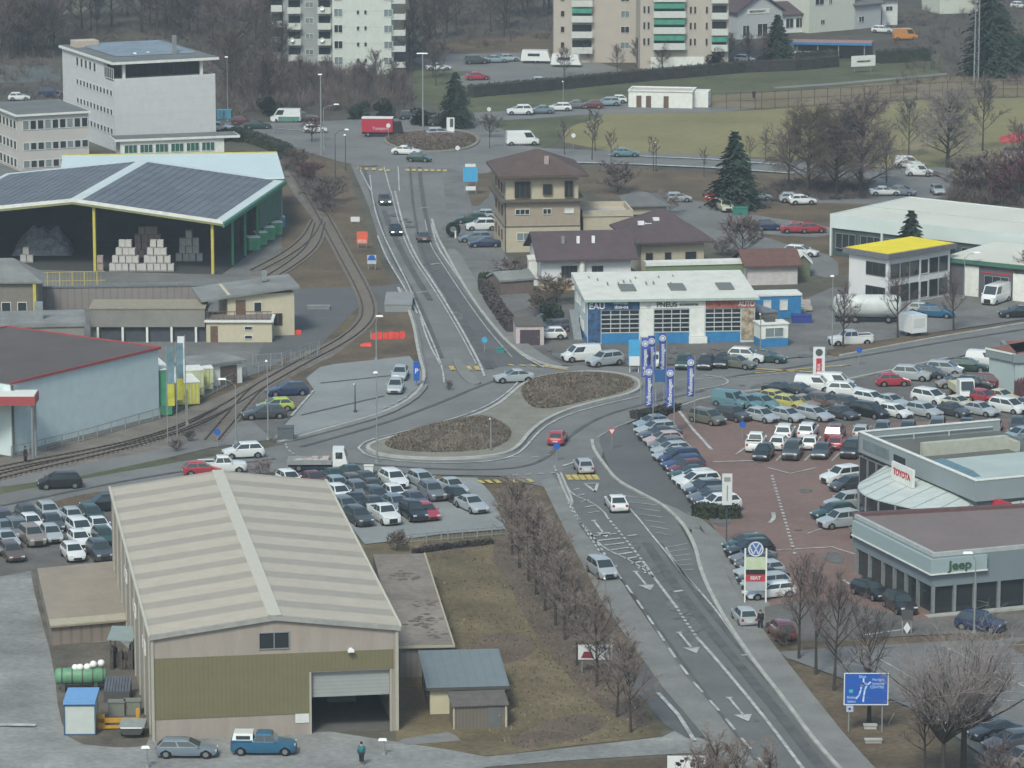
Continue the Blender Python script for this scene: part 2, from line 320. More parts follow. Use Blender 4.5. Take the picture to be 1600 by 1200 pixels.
slab('traffic_island', [(872,745),(876,742),(885,762),(896,790),(891,790),(880,768)], PAVE, h=.1)
slab('grass_strip_slab', [(1290,550),(1310,545),(1400,531),(1520,516),(1528,519),(1460,530),(1312,558),(1300,558)], GR_BR, sm=1)
isl = [(570,703),(590,692),(640,680),(700,665),(745,652),(780,635),(800,617),(818,602),(850,590),(900,584),(950,584),(990,592),(1004,605),(988,618),(940,629),(890,642),(850,660),(826,680),(812,700),(792,712),(750,718),(690,720),(630,718),(590,713)]
ring0 = chaikin([G(x, y) for x, y in isl], 2, True)
tag(MB().prism([(p.x, p.y) for p in ring0], 0, .30, 0).build('roundabout_island', GRAVEL), kind='structure')
def mound(name, px, hmax, m, z0):
    lo = chaikin([G(x, y) for x, y in px], 2, True); c = sum(lo, Vector())/len(lo); mb = MB(); n = len(lo); K = 7; random.seed(len(px))
    i0 = 0
    for k in range(K):
        t = k/(K-1)
        for q in lo:
            p = c+(q-c)*(1-t*.85); mb.v.append((p.x+random.uniform(-.2,.2)*(k > 0), p.y+random.uniform(-.2,.2)*(k > 0), z0+hmax*(1-(1-t)**2)+random.uniform(-.06,.06)*(k > 0)))
    a = sum(lo[k].x*lo[(k+1) % n].y-lo[(k+1) % n].x*lo[k].y for k in range(n))
    for k in range(K-1):
        for q in range(n):
            q2 = (q+1) % n; f = (k*n+q, k*n+q2, (k+1)*n+q2, (k+1)*n+q); mb.f.append(f if a > 0 else f[::-1]); mb.m.append(0)
    tf = tuple((K-1)*n+q for q in range(n)); mb.f.append(tf if a > 0 else tf[::-1]); mb.m.append(0)
    return tag(mb.build(name, m, smooth=True), kind='structure'), lo, c
scrub1 = [(598,698),(620,684),(680,668),(740,657),(762,655),(790,668),(800,682),(788,700),(740,709),(680,711),(620,708)]
scrub2 = [(812,612),(830,597),(870,588),(930,586),(978,592),(994,604),(970,618),(920,629),(875,640),(838,643),(822,632)]
beds = [mound('planted_mound', scrub1, 1.1, SCRUBG, .28), mound('planted_mound', scrub2, 1.0, SCRUBG, .28)]
# kerbs
kb = MB()
def kerb(px, wd=.35, h=.17, sm=2): strip(kb, pxl(px, sm), wd, .12, h=h)
strip(kb, ring0+[ring0[0]], .45, .0, h=.36)
kerb([(694,392),(725,450),(760,500),(800,546),(846,572),(888,578)])
kerb([(622,452),(645,500),(654,556),(666,596),(645,624),(602,647),(520,670),(436,694)])
kerb([(925,690),(927,705),(945,730),(962,752),(990,768),(1030,788),(1052,806),(1072,828),(1088,862),(1092,885),(1105,920),(1135,975),(1180,1040),(1228,1100),(1275,1165),(1345,1240)])
kerb([(675,345),(682,370),(694,392)])
kerb([(872,745),(880,768),(891,790),(896,790),(885,762),(876,742)], .2)
kerb([(1055,640),(1120,618),(1290,602),(1350,590),(1480,562)], .3)
kerb([(1312,558),(1460,530),(1528,519),(1600,507)], .3)
tag(kb.build('kerb', KERB), kind='structure')
# ---------------------------------------------------------------- painted markings
wm = MB(); ZM = .172
def line(px, wd=.15, dash=None, sm=2, z=ZM, mbx=None): strip(mbx or wm, pxl(px, sm), wd, z, dash)
line([(578,275),(583,320),(596,362),(614,400),(640,450),(660,500),(680,545),(692,580),(694,600)], .2)
line([(617,300),(632,362),(652,407),(682,450),(722,517),(750,570),(757,590)], .28)
line([(611,300),(626,362),(646,407),(676,450),(716,517),(744,570)], .16)
line([(674,350),(682,385),(700,412),(730,455),(770,512),(812,556),(850,576)], .28)
line([(664,345),(672,385),(690,412),(718,455),(760,515),(800,560)], .14)
line([(590,370),(605,408),(632,450),(652,492)], .22)
line([(657,497),(668,535),(688,572)], .22)
line([(560,702),(572,690),(640,674),(700,659),(760,638),(795,614),(812,596)], .25)
line([(560,702),(575,716),(640,724),(700,726),(770,723),(805,714),(822,700),(845,672),(880,652),(930,637),(1000,621)], .25)
line([(1000,655),(960,670),(932,686)], .15)
line([(446,695),(450,706),(470,718)], .2, (1,.6))
line([(800,716),(830,718),(860,712)], .18, (1,1))
line([(1080,612),(1120,606),(1140,600),(1132,592),(1100,588)], .25)
line([(1060,595),(1180,590),(1260,580),(1330,572)], .15)
line([(800,745),(880,740)], .3, (.7,.7), 0)
line([(880,730),(905,722)], .35, None, 0)
line([(866,730),(880,770),(905,815),(938,866)], .18, (1,.6))
line([(880,762),(889,792),(900,810),(917,830),(935,852),(947,872)], .2, (1,.8))
line([(947,872),(962,895),(990,932),(1035,1000),(1075,1060),(1130,1120),(1165,1165),(1215,1220)], .24, (3.2,2.4))
line([(882,755),(893,775),(925,787),(945,803),(949,811)], .18)
line([(949,811),(975,842),(1005,880)], .24, (.8,.6), 1)
line([(984,797),(1000,815),(1022,843),(1045,870),(1067,898),(1115,950),(1150,1000),(1175,1035)], .2)
line([(1005,880),(1022,905),(1056,950)], .28, None, 0)
line([(1056,950),(1066,966),(1090,1000)], .28, (.6,.6))
line([(1090,1000),(1130,1045),(1200,1130),(1270,1225)], .3)
line([(918,830),(940,858),(990,880),(1022,905)], .2)
line([(938,868),(950,885)], .2)
for k in range(9):                                            # hatched island in the south road
    t = k/8; a = (925+t*85, 838+t*58); b = (962+t*52, 838+t*58)
    line([(a[0]-2, a[1]+2), (b[0]+1, b[1]-2)], .38, None, 0)
for k in range(5): line([(896+k*6, 768+k*9), (905+k*8, 765+k*9)], .22, None, 0)
for k in range(7): line([(975+k*8, 777+k*9.5), (1022+k*4.5, 782+k*9.5)], .16, None, 0)
for k in range(6): line([(1040+k*4, 858+k*7), (1074+k*2, 852+k*8)], .14, None, 0)
line([(1040,858),(1062,892),(1090,925)], .16)
def arrow(x, y, dx, dy, L=5.5):
    p = G(x, y); q = G(x+dx, y+dy); u = (q-p).normalized(); v = Vector((-u.y, u.x, 0))
    e = p+u*L
    strip(wm, [p, e], .22, ZM)
    wm.face([(*(e+v*.75-u*.2).xy, ZM), (*(e-v*.75-u*.2).xy, ZM), (*(e+u*1.9).xy, ZM)][::-1])
    strip(wm, [p+v*.02, p+v*.02+u*.4], .5, ZM+.002)
arrow(927,815,17,22); arrow(992,895,18,22); arrow(1060,990,20,24); arrow(1138,1092,20,24)
for x, y in ((988,839),(1060,926),(1165,1026),(663,326),(680,414),(660,458)):
    line([(x-7, y+1),(x+7, y-1)], .42, None, 0)
p = G(924,765); s_ = .36                                        # yield triangle painted before the crossing
tri = [(p.x-1.9*s_, p.y+2.2), (p.x+1.9*s_, p.y+2.2), (p.x+.35, p.y-1.6)]
for a, b in zip(tri, tri[1:]+tri[:1]): strip(wm, [Vector((*a, 0)), Vector((*b, 0))], .3, ZM)
# dealer lot lines
line([(1058,640),(1082,672),(1112,705)], .35, None, 0)
line([(1114,724),(1176,722),(1182,716)], .35, None, 0)
line([(1150,712),(1164,702)], .25, None, 0)
for x in (1213,1257,1300,1344): line([(x,722),(x+14,708)], .22, None, 0)
line([(1206,745),(1242,868)], .3, (.7,.7), 0)
line([(1200,733),(1235,742),(1275,733)], .28, None, 0)
line([(1215,862),(1300,857),(1335,868)], .3, None, 0)
line([(1262,836),(1285,828)], .2, None, 0); line([(1316,908),(1352,930)], .3, None, 0)
line([(1200,700),(1198,708)], .4, None, 0)
line([(1202,820),(1210,812),(1208,803)], .4)
line([(1350,995),(1420,985)], .25, None, 0)
# lower right parking bays
for k in range(7): line([(1530+k*4, 1012+k*14),(1660, 1008+k*16)], .14, None, 0)
line([(1470,1010),(1540,1045),(1640,1095)], .2, None, 0); line([(1370,1030),(1440,1070)], .16, None, 0)
line([(1085,1160),(1060,1120),(1028,1085)], .35, None, 0)
line([(0,1135),(56,1136)], .7, None, 0)
line([(455,652),(490,612)], .3, None, 0)
line([(600,640),(650,615)], .2, (1,1), 0)
line([(950,243),(1110,250),(1240,260)], .9, None, 0); line([(900,255),(1000,258),(1110,263),(1240,272)], 1.0, None, 0)
line([(600,262),(610,300)], .2); line([(622,262),(624,300)], .2); line([(560,262),(580,300)], .2)
line([(400,200),(470,205)], .4, None, 0)
line([(1310,556),(1400,538),(1520,520)], .2, None, 0)
line([(1330,596),(1480,566)], .12, None, 0)
tag(wm.build('road_marking', WHITE), kind='structure')
ym = MB()
def bars(x0, y0, x1, y1, n, dx, dy, wd=.5):
    for k in range(n):
        t = (k+.5)/n; x = x0+(x1-x0)*t; y = y0+(y1-y0)*t
        strip(ym, [G(x-dx, y-dy), G(x+dx, y+dy)], wd, ZM)
bars(884,748,936,748,5, 3,4, .55); bars(745,755,835,753,7, 4,2.5, .5)
bars(556,264,612,268,5, 0,1.6, .6); bars(632,267,700,268,7, 0,1.6,.6)
bars(700,577,752,577,4, 2,3,.6); bars(790,572,860,574,4, 4,1,.45)
line([(1180,585),(1300,574),(1330,572)], .35, None, 0, mbx=ym); line([(1180,578),(1300,585)], .5, None, 0, mbx=ym)
line([(852,575),(888,580)], .4, None, 0, mbx=ym)
tag(ym.build('crossing_marking', YELL), kind='structure')
pm = MB(); dk = MB(); ZP = .150
def seam(px, wd, z=ZP, mbx=None): strip(mbx or pm, pxl(px, 2), wd, z)
seam([(568,262),(592,345),(612,404),(637,442),(662,490),(690,560)], .5); seam([(640,262),(646,330),(660,400),(690,452),(735,520),(775,575)], .35); seam([(655,262),(660,310),(672,372)], .6)
seam([(700,470),(740,530),(765,578)], 1.1, ZP+.001); seam([(560,262),(590,260)], .8); seam([(600,330),(612,362),(640,418),(672,470)], .8, ZP+.002)
seam([(470,700),(600,664),(690,630),(760,600),(820,582)], .5); seam([(480,722),(560,726),(700,736),(800,735),(850,722),(880,690),(930,655),(1000,634),(1100,612)], .5); seam([(905,820),(960,890),(1020,970),(1090,1070),(1180,1190)], .25, .168); seam([(1010,850),(1060,925),(1120,1000),(1200,1095),(1290,1210)], .9, .166); seam([(1030,850),(1085,925),(1145,1000),(1235,1105),(1320,1210)], .5, .1665)
seam([(1130,592),(1300,566),(1460,538),(1600,516)], .5, .158); seam([(0,792),(170,757),(300,735),(430,718)], .5, .13); seam([(500,600),(640,585)], .3, .13); seam([(470,650),(600,620)], .3, .13)
tag(pm.build('asphalt_seam', mat('asphalt_seam', (.088,.090,.090), .9, .25, .5, fine=.15, world=True)), kind='structure')
random.seed(31)
for k in range(80):
    x, y = random.choice([(random.uniform(600,760), None),(random.uniform(980,1200), None),(random.uniform(460,1200), 1),(random.uniform(1120,1330), 2),(random.uniform(850,1300),4)])
    if y is None: y = (300+(x-600)*1.7 if x < 800 else 850+(x-980)*1.35)+random.uniform(-20,20)
    elif y == 1: y = random.uniform(735,742) if x < 800 else random.uniform(600,625)
    elif y == 2: y = random.uniform(700,900)
    elif y == 3: y = random.uniform(905,1180)
    else: y = random.uniform(545,560)
    p = G(x, y); q = random.uniform(.15,1.1); e = random.uniform(.6,3.5)
    dk.face([(p.x+cos(j*.7854)*q*random.uniform(.7,1.2), p.y+sin(j*.7854)*q*e*random.uniform(.7,1.2), .156+k*.0001) for j in range(8)])
tag(dk.build('asphalt_patch', mat('asphalt_patch', (.112,.113,.112), .85, .3, .6, fine=.2, world=True)), kind='structure')
# ---------------------------------------------------------------- rails and sleepers
rl = MB(); sp_ = MB()
def track(px, z=.075):
    p = pxl(px, 3)
    for off in (-.72, .72): strip(rl, p, .14, z+.02, h=.13, off=off)
    cum = 0
    for a, b in zip(p, p[1:]):
        L = (b-a).length; u = (b-a)/L; d = (-cum) % .75
        while d < L:
            sp_.obox(a+u*d, (-u.y, u.x), 1.2, .12, z-.03, z+.05); d += .75
        cum += L
track([(-200,782),(0,733),(150,706),(260,680),(350,640),(400,608),(470,568),(535,535),(572,505),(577,480),(565,450),(535,395),(503,335),(478,295),(452,258),(440,235)])
track([(350,640),(300,668),(200,700),(0,745),(-200,800)], .095)
track([(330,690),(372,640),(400,608),(440,586)], .095)
track([(496,345),(482,372),(450,398),(400,424)], .095)
track([(500,350),(490,385),(462,410),(420,436)], .11)
tag(rl.build('railway_rails', RAILM), kind='structure'); tag(sp_.build('railway_sleepers', SLEEP), kind='structure')
# ================================================================ building kit
GLASS = mat('dark_glass', (.022,.028,.032), .12, 0, spec=.6)
GLASS_L = mat('pale_glass', (.16,.20,.21), .15, .2, .5, spec=.6)
INSIDE = mat('dark_interior', (.018,.022,.025), .9, 0)
FRAME_W = mat('window_frame_white', (.55,.56,.55), .6, .08)
FRAME_D = mat('window_frame_dark', (.07,.07,.07), .6, .08)
FRAME_B = mat('window_frame_brown', (.12,.075,.05), .7, .1)
TRIM_W = mat('trim_white', (.60,.61,.58), .6, .10, 1.2)
STEEL = mat('galvanised_steel', (.30,.32,.33), .45, .12, 2, metal=.5)
LAMPW = mat('lamp_white', (.7,.71,.7), .4, .05)
BLACK = mat('black_letter', (.02,.02,.02), .6, 0)
LETW = mat('white_letter', (.58,.60,.61), .6, 0)
LETR = mat('red_letter', (.42,.03,.04), .6, 0)
BLUE = mat('painted_blue', (.03,.17,.36), .5, .12, 1.5, fine=.06)
TEAL = mat('teal_panel', (.20,.30,.32), .55, .07, .3)
class Bd:
    def __init__(s, name, label, cat, o, L, yaw, D, group=None, z0=0):
        s.L, s.D = L, D; s.t = thing(name, label, cat, (o.x, o.y, z0), yaw, group)
    def part(s, name, mb, mats, par=None): return mb.build(name, mats, par or s.t)
    def sep(s, name, boxes, m, par=None):
        for b in boxes: s.part(name, MB().box(*b), m, par)
    def f(s, face, a, d, z):
        return {'f': (a, -d, z), 'b': (a, s.D+d, z), 'l': (-d, a, z), 'r': (s.L+d, a, z)}[face]
    def quadbox(s, mb, face, a0, a1, z0, z1, d0, d1, m=0):
        p = s.f(face, a0, d0, z0); q = s.f(face, a1, d1, z1)
        mb.box(min(p[0],q[0]), min(p[1],q[1]), z0, max(p[0],q[0]), max(p[1],q[1]), z1, m)
    def win(s, face, a, z, wd, h, nm=2, name='window', fm=None, gm=None, deep=.10, rows=1, par=None, one=False):
        fm = fm or FRAME_W; gm = gm or GLASS; t = .07; mb = MB()
        for x0, x1, zz0, zz1 in ((a,a+wd,z,z+t),(a,a+wd,z+h-t,z+h),(a,a+t,z+t,z+h-t),(a+wd-t,a+wd,z+t,z+h-t)):
            s.quadbox(mb, face, x0, x1, zz0, zz1, 0.005, deep)
        for k in range(1, nm): x = a+wd*k/nm; s.quadbox(mb, face, x-.035, x+.035, z+t, z+h-t, 0.005, deep*.8)
        for k in range(1, rows): zz = z+h*k/rows; s.quadbox(mb, face, a+t, a+wd-t, zz-.035, zz+.035, 0.005, deep*.75)
        if one:
            s.quadbox(mb, face, a+t, a+wd-t, z+t, z+h-t, 0.004, .03, 1); return s.part(name, mb, [fm, gm], par)
        o = s.part(name, mb, fm, par); g = MB(); s.quadbox(g, face, a+t, a+wd-t, z+t, z+h-t, 0.004, .03); s.part('pane', g, gm, o); return o
    def door(s, face, a, wd, h, m, z=0, name='door', deep=.05):
        mb = MB(); s.quadbox(mb, face, a, a+wd, z+.01, z+h, 0.004, deep)
        d = s.part(name, mb, m); g = MB(); s.quadbox(g, face, a+wd-.25, a+wd-.12, z+1.0, z+1.1, deep, deep+.06); s.part('handle', g, STEEL, d); return d
    def txt(s, st_, face, a, z, size, m, d=.06, sx=1, par=None):
        rz = {'f': 0, 'l': -pi/2, 'r': pi/2, 'b': pi}[face]
        return text(st_, par or s.t, s.f(face, a, d, z), (pi/2, 0, rz), size, m, sx=sx)
    def flat(s, h, wall, roofm, over=.25, th=.35, parapet=0, edge=None):
        s.part('wall', MB().box(0,0,0,s.L,s.D,h), wall)
        r = MB()
        if parapet:
            t = .3; L, D = s.L, s.D; o = over
            r.box(-o,-o,h,L+o,D+o,h+.12,0)
            e = MB()
            for b in ((-o,-o,L+o,-o+t),(-o,D+o-t,L+o,D+o),(-o,-o+t,-o+t,D+o-t),(L+o-t,-o+t,L+o,D+o-t)): e.box(b[0],b[1],h+.12,b[2],b[3],h+.12+parapet)
            ro = s.part('roof', r, roofm); s.part('parapet', e, edge or wall, ro)
        else:
            r.box(-over,-over,h,s.L+over,s.D+over,h+th,0)
            ro = s.part('roof', r, [edge or roofm]); s.part('roof_covering', MB().box(-over+.15,-over+.15,h+th,s.L+over-.15,s.D+over-.15,h+th+.06), roofm, ro)
        return ro
def gable_pts(L, D, ze, zr, axis, over, overg, th):
    """two roof slabs; axis 'v' = ridge runs in depth, 'u' = ridge runs along the front"""
    mb = MB()
    if axis == 'v':
        mid = L/2; sl_ = (zr-ze)/mid; y0, y1 = -overg, D+overg
        for sgn in (0, 1):
            xe = -over if sgn == 0 else L+over; zz = ze-over*sl_
            a = [(xe,y0,zz),(mid,y0,zr),(mid,y1,zr),(xe,y1,zz)]
            if sgn: a = a[::-1]
            mb.hull([(p[0],p[1],p[2]) for p in a], [(p[0],p[1],p[2]+th) for p in a])
    else:
        mid = D/2; sl_ = (zr-ze)/mid; x0, x1 = -overg, L+overg
        for sgn in (0, 1):
            ye = -over if sgn == 0 else D+over; zz = ze-over*sl_
            a = [(x0,ye,zz),(x1,ye,zz),(x1,mid,zr),(x0,mid,zr)]
            if sgn: a = a[::-1]
            mb.hull(a, [(p[0],p[1],p[2]+th) for p in a])
    return mb
def gable_wall(mb, L, D, z0, ze, zr, axis):
    mb.box(0,0,z0,L,D,ze)
    if axis == 'v':
        mb.v += [(0,0,ze),(L,0,ze),(L/2,0,zr),(0,D,ze),(L,D,ze),(L/2,D,zr)]
    else: mb.v += [(0,0,ze),(0,D,ze),(0,D/2,zr),(L,0,ze),(L,D,ze),(L,D/2,zr)]
    i = len(mb.v)-6
    for f in ((0,1,2),(5,4,3),(0,2,5,3),(1,4,5,2)): mb.f.append(tuple(i+k for k in (f if axis == 'v' else f[::-1]))); mb.m.append(0)
    return mb
def hip(L, D, z, zr, over, th, ridge=0):
    mb = MB(); o = over; c0 = (L/2-ridge/2, D/2, zr); c1 = (L/2+ridge/2, D/2, zr)
    P = [(-o,-o,z),(L+o,-o,z),(L+o,D+o,z),(-o,D+o,z)]; Q = [(p[0],p[1],z+th) for p in P]
    mb.face(P[::-1])
    for k in range(4): mb.face([P[k],P[(k+1)%4],Q[(k+1)%4],Q[k]])
    mb.face([Q[0],Q[1],c1,c0]); mb.face([Q[1],Q[2],c1]); mb.face([Q[2],Q[3],c0,c1]); mb.face([Q[3],Q[0],c0]); return mb
# ================================================================ big gabled warehouse, bottom left
B = Bd('warehouse', 'huge beige warehouse with striped gable roof and half open roller door', 'warehouse', *(lambda r: (r[0], r[1], radians(8.9), r[3]))(rect((235,994),(624,982),(170,764),8.6)))
L, D = B.L, B.D; W1 = mat('warehouse_cladding', (.285,.250,.222), .8, .10, .9, fine=.05, stretch=(1,1,.12)); OLV = stripes('olive_cladding', (.150,.136,.078), (.128,.117,.066), 'X', .35, .8)
wl = MB(); u0, u1 = 12.7, 19.0
wl.box(0,0,0,u0,.35,5.1).box(u1,0,0,L,.35,5.1).box(0,0,5.1,L,.35,8.6).box(0,.35,0,.35,D,8.6).box(L-.35,.35,0,L,D,8.6).box(.35,D-.35,0,L-.35,D,8.6)
wl.v += [(0,.001,8.6),(L,.001,8.6),(L/2,.001,9.85),(0,.3,8.6),(L,.3,8.6),(L/2,.3,9.85)]; i = len(wl.v)-6
for f in ((0,1,2),(5,4,3),(0,2,5,3),(1,4,5,2)): wl.f.append(tuple(i+k for k in f)); wl.m.append(0)
B.part('wall', wl, W1)
B.part('floor', MB().box(.4,.4,0,L-.4,D-.4,.05), mat('concrete_floor', (.10,.10,.095), .9))
ol = MB().box(.25,-.05,1.75,12.5,0-.003,6.75).box(12.5,-.05,5.2,19.3,-.003,6.75)
B.part('cladding_panel', ol, OLV)
B.sep('column', [(.0,-.12,0,.22,-.003,8.55),(19.45,-.12,0,L-.02,-.003,8.5),(u0-.15,-.09,0,u0,-.003,5.15),(u1,-.09,0,u1+.15,-.003,5.15)]+[(-.12,1.5+k*6,0,-.003,1.75+k*6,8.4) for k in range(9)], mat('beige_trim', (.33,.32,.27), .7, .06))
B.part('roller_shutter', MB().box(u0+.003,.36,2.95,u1-.003,.46,5.098), stripes('shutter_grey', (.27,.285,.285), (.23,.245,.245), 'Z', .3, .8))
RF = stripes('banded_roof', (.405,.362,.295), (.305,.278,.230), 'Y', 5.0, .56, rough=.6, soft=.03)
ro = B.part('roof', gable_pts(L, D, 8.62, 9.88, 'v', .12, .15, .1), RF)
B.part('ridge_cap', MB().hull([(L/2-.55,-.2,9.95),(L/2+.55,-.2,9.95),(L/2+.55,D+.2,9.95),(L/2-.55,D+.2,9.95)],[(L/2-.5,-.2,10.03),(L/2+.5,-.2,10.03),(L/2+.5,D+.2,10.03),(L/2-.5,D+.2,10.03)]), mat('cream_metal', (.46,.44,.37), .5, .05), ro)
g = MB()
for x in (-.22, L+.02): g.box(x,-.2,8.55,x+.2,D+.2,8.82)
B.part('gutter', g, MATS['cream_metal'], ro)
B.part('verge_trim', MB().hull([(-.15,-.28,8.30),(L/2,-.28,9.55),(L+.15,-.28,8.30),(L+.15,-.152,8.30),(L/2,-.152,9.55),(-.15,-.152,8.30)],[(-.15,-.28,8.66),(L/2,-.28,9.94),(L+.15,-.28,8.66),(L+.15,-.152,8.66),(L/2,-.152,9.94),(-.15,-.152,8.66)]), mat('grey_trim', (.27,.27,.26), .7), ro)
B.win('f', 8.55, 7.15, 2.45, 1.4, 2, fm=STEEL)
B.part('sign_panel', MB().box(11.4,-.06,1.0,12.5,-.003,1.75), FRAME_W)
B.part('wall_light', MB().box(15.7,-.4,6.85,16.0,-.003,7.0).box(15.6,-.55,6.75,16.1,-.3,6.95), LAMPW)
for k in range(3): B.win('l', 6+k*12, 5.4, 3, 1, 3, gm=GLASS_L)
lt = MB()
lt.box(14.8,7,.6,17.4,9,2.2,0)
o = tag(link('parked_lorry', MB().box(-1.15,0,.6,1.15,5.2,1.1).box(-1.1,.0,1.1,1.1,1.6,2.5).box(-1.15,1.75,1.1,1.15,5.2,1.9).mesh('parked_lorry', mat('lorry_grey', (.10,.11,.11), .5))), 'small grey lorry parked inside the beige warehouse door', 'lorry')
o.parent = None; v = Matrix.Rotation(B.t.rotation_euler.z, 3, 'Z') @ Vector((15.9,7,0)); o.location = B.t.location+v; o.rotation_euler.z = B.t.rotation_euler.z
for s_ in (-1,1):
    for y in (.8, 4.3): link('wheel', MB().tube([(s_*1.0-.12,y,.45),(s_*1.0+.12,y,.45)],.45,.45,12).mesh('wheel', BLACK), o)
# low annexes beside the warehouse
ANX = mat('annex_roof', (.25,.215,.175), .95, .10, .3, fine=.08, bump=0); CORR = stripes('timber_boards', (.20,.17,.15), (.16,.135,.12), 'X', .9, .7)
B = Bd('storage_shed', 'low flat roofed shed with boarded front left of warehouse', 'shed', *rect((80,978),(195,968),(62,890),1.7))
iv = Matrix.Rotation(-B.t.rotation_euler.z, 3, 'Z'); q_ = [iv @ (G(x,y,1.8)-Vector((B.t.location.x,B.t.location.y,0))) for x,y in ((80,978),(197,968),(181,878),(60,890))]
B.part('wall', MB().prism([(q.x,q.y) for q in q_],0,1.7), CORR); c_ = sum(q_, Vector())/4; q2 = [c_+(q-c_)*1.03 for q in q_]; r = B.part('roof', MB().prism([(q.x,q.y) for q in q2],1.7,1.84), ANX)
f0 = q2[0].lerp(q2[3],.10); f1 = q2[1].lerp(q2[2],.10); s0 = q2[1].lerp(q2[0],.05); s1 = q2[2].lerp(q2[3],.05)
B.part('roof_edge', MB().prism([(v.x,v.y) for v in (q2[0],q2[1],f1,f0)],1.843,1.92), mat('cream_edge', (.36,.33,.25), .8), r)
B = Bd('storage_shed', 'low shed with stained flat roof right of warehouse', 'shed', *rect((625,1012),(705,1010),(640,868),2.6))
B.part('wall', MB().box(-.2,0,0,B.L,B.D,2.6), stripes('grey_ribbed', (.22,.20,.19), (.19,.175,.165), 'X', .5, .7))
STR = mat('stained_roof', (.235,.205,.180), .95, .3, .12, fine=.16, col2=(.25,.22,.19))
r = B.part('roof', MB().box(-.2,-.2,2.6,B.L+.15,B.D+.2,2.72), STR)
st1 = MB()
random.seed(5)
for cx_, cy_, n in ((2.6,8,26),(3.0,14,14),(2.2,24,22),(3.2,3.5,10)):
    for k in range(n):
        a = random.uniform(0,6.28); x = min(4.2, max(.2, cx_+random.gauss(0,.7))); y = cy_+random.gauss(0,.9); q = random.uniform(.12,.4)
        st1.face([(x+cos(a+j*1.2566)*q*random.uniform(.7,1.2), y+sin(a+j*1.2566)*q*random.uniform(.7,1.2), 2.725+k*.0006) for j in range(5)])
B.part('stain', st1, mat('roof_moss', (.115,.098,.085), 1), r)
B.part('roof_edge', MB().box(B.L+.15,-.2,2.6,B.L+.3,B.D+.2,2.8).box(-.2,-.35,2.6,B.L+.3,-.2,2.8), MATS['cream_edge'], r)
CREAM = mat('cream_render', (.46,.43,.31), .9, .07, .5, fine=.04)
B = Bd('garden_shed', 'cream shed with blue grey sheet roof on the meadow edge', 'shed', *rect((672,1074),(790,1071),(646,1028),2.3))
L, D = B.L, B.D
B.part('wall', MB().box(0,0,0,L,D,2.25), CREAM)
B.part('roof', MB().hull([(-.3,-.35,2.25),(L+.3,-.35,2.25),(L+.3,D+.3,2.75),(-.3,D+.3,2.75)],[(-.3,-.35,2.33),(L+.3,-.35,2.33),(L+.3,D+.3,2.85),(-.3,D+.3,2.85)]), stripes('blue_grey_sheet', (.155,.185,.195), (.135,.165,.175), 'X', .8, .85))
B.part('fascia', MB().box(-.32,-.42,2.12,L+.32,-.352,2.36), FRAME_D)
B.win('f', 1.75, .9, .75, 1.0, 1, fm=FRAME_D); B.win('f', 5.55, .9, .75, 1.0, 1, fm=FRAME_D)
for k in range(4): B.door('l', .9+k*2.1, 1.3, 2.0, FRAME_D)
B = Bd('wooden_shed', 'small weathered wooden shed with grey door in front of cream shed', 'shed', *rect((708,1104),(792,1101),(704,1091),1.9))
L = B.L; D = 2.6
B.part('wall', MB().box(0,0,0,L,D,1.9), stripes('weathered_boards', (.135,.12,.10), (.10,.088,.075), 'X', .28, .75))
B.part('roof', MB().hull([(-.15,-.2,1.9),(L+.15,-.2,1.9),(L+.15,D+.2,2.3),(-.15,D+.2,2.3)],[(-.15,-.2,1.98),(L+.15,-.2,1.98),(L+.15,D+.2,2.38),(-.15,D+.2,2.38)]), mat('old_felt', (.105,.095,.088), .95, .2))
B.door('f', 2.75, 1.15, 1.75, mat('grey_door', (.11,.12,.12), .7)); B.part('corner_post', MB().box(L-.16,-.06,0,L+.02,-.003,1.85).box(-.02,-.06,0,.12,-.003,1.85), MATS['cream_edge'])
# ================================================================ teal warehouse with red trim, left
B = Bd('warehouse', 'pale teal metal warehouse with dark roof edged in red', 'warehouse', *rect((16,598),(247,543),(120,520),7.9))
L, D = B.L, 22
REDT = mat('red_trim', (.30,.06,.065), .5, .08); TL = stripes('teal_cladding', (.50,.59,.60), (.485,.575,.585), 'X', 1.0, .92, rough=.5)
B.part('wall', MB().box(0,0,0,L,D,7.75), TL)
B.part('plinth', MB().box(-.05,-.08,0,L+.05,-.003,.35), mat('grey_trim', (0,0,0)))
r = B.part('roof', MB().box(-.1,-.1,7.75,L+.1,D+.1,7.85), mat('dark_membrane', (.092,.080,.078), .95, .12, .2, fine=.06))
B.part('roof_trim', MB().box(-.25,-.25,7.72,L+.25,-.1,8.0).box(L+.1,-.1,7.72,L+.25,D+.1,8.0).box(-.1,D+.1,7.72,L+.25,D+.25,8.0), REDT, r)
B.part('drainpipe', MB().tube([(.15,-.15,0),(.15,-.15,7.6)],.1,.1,6), FRAME_D)
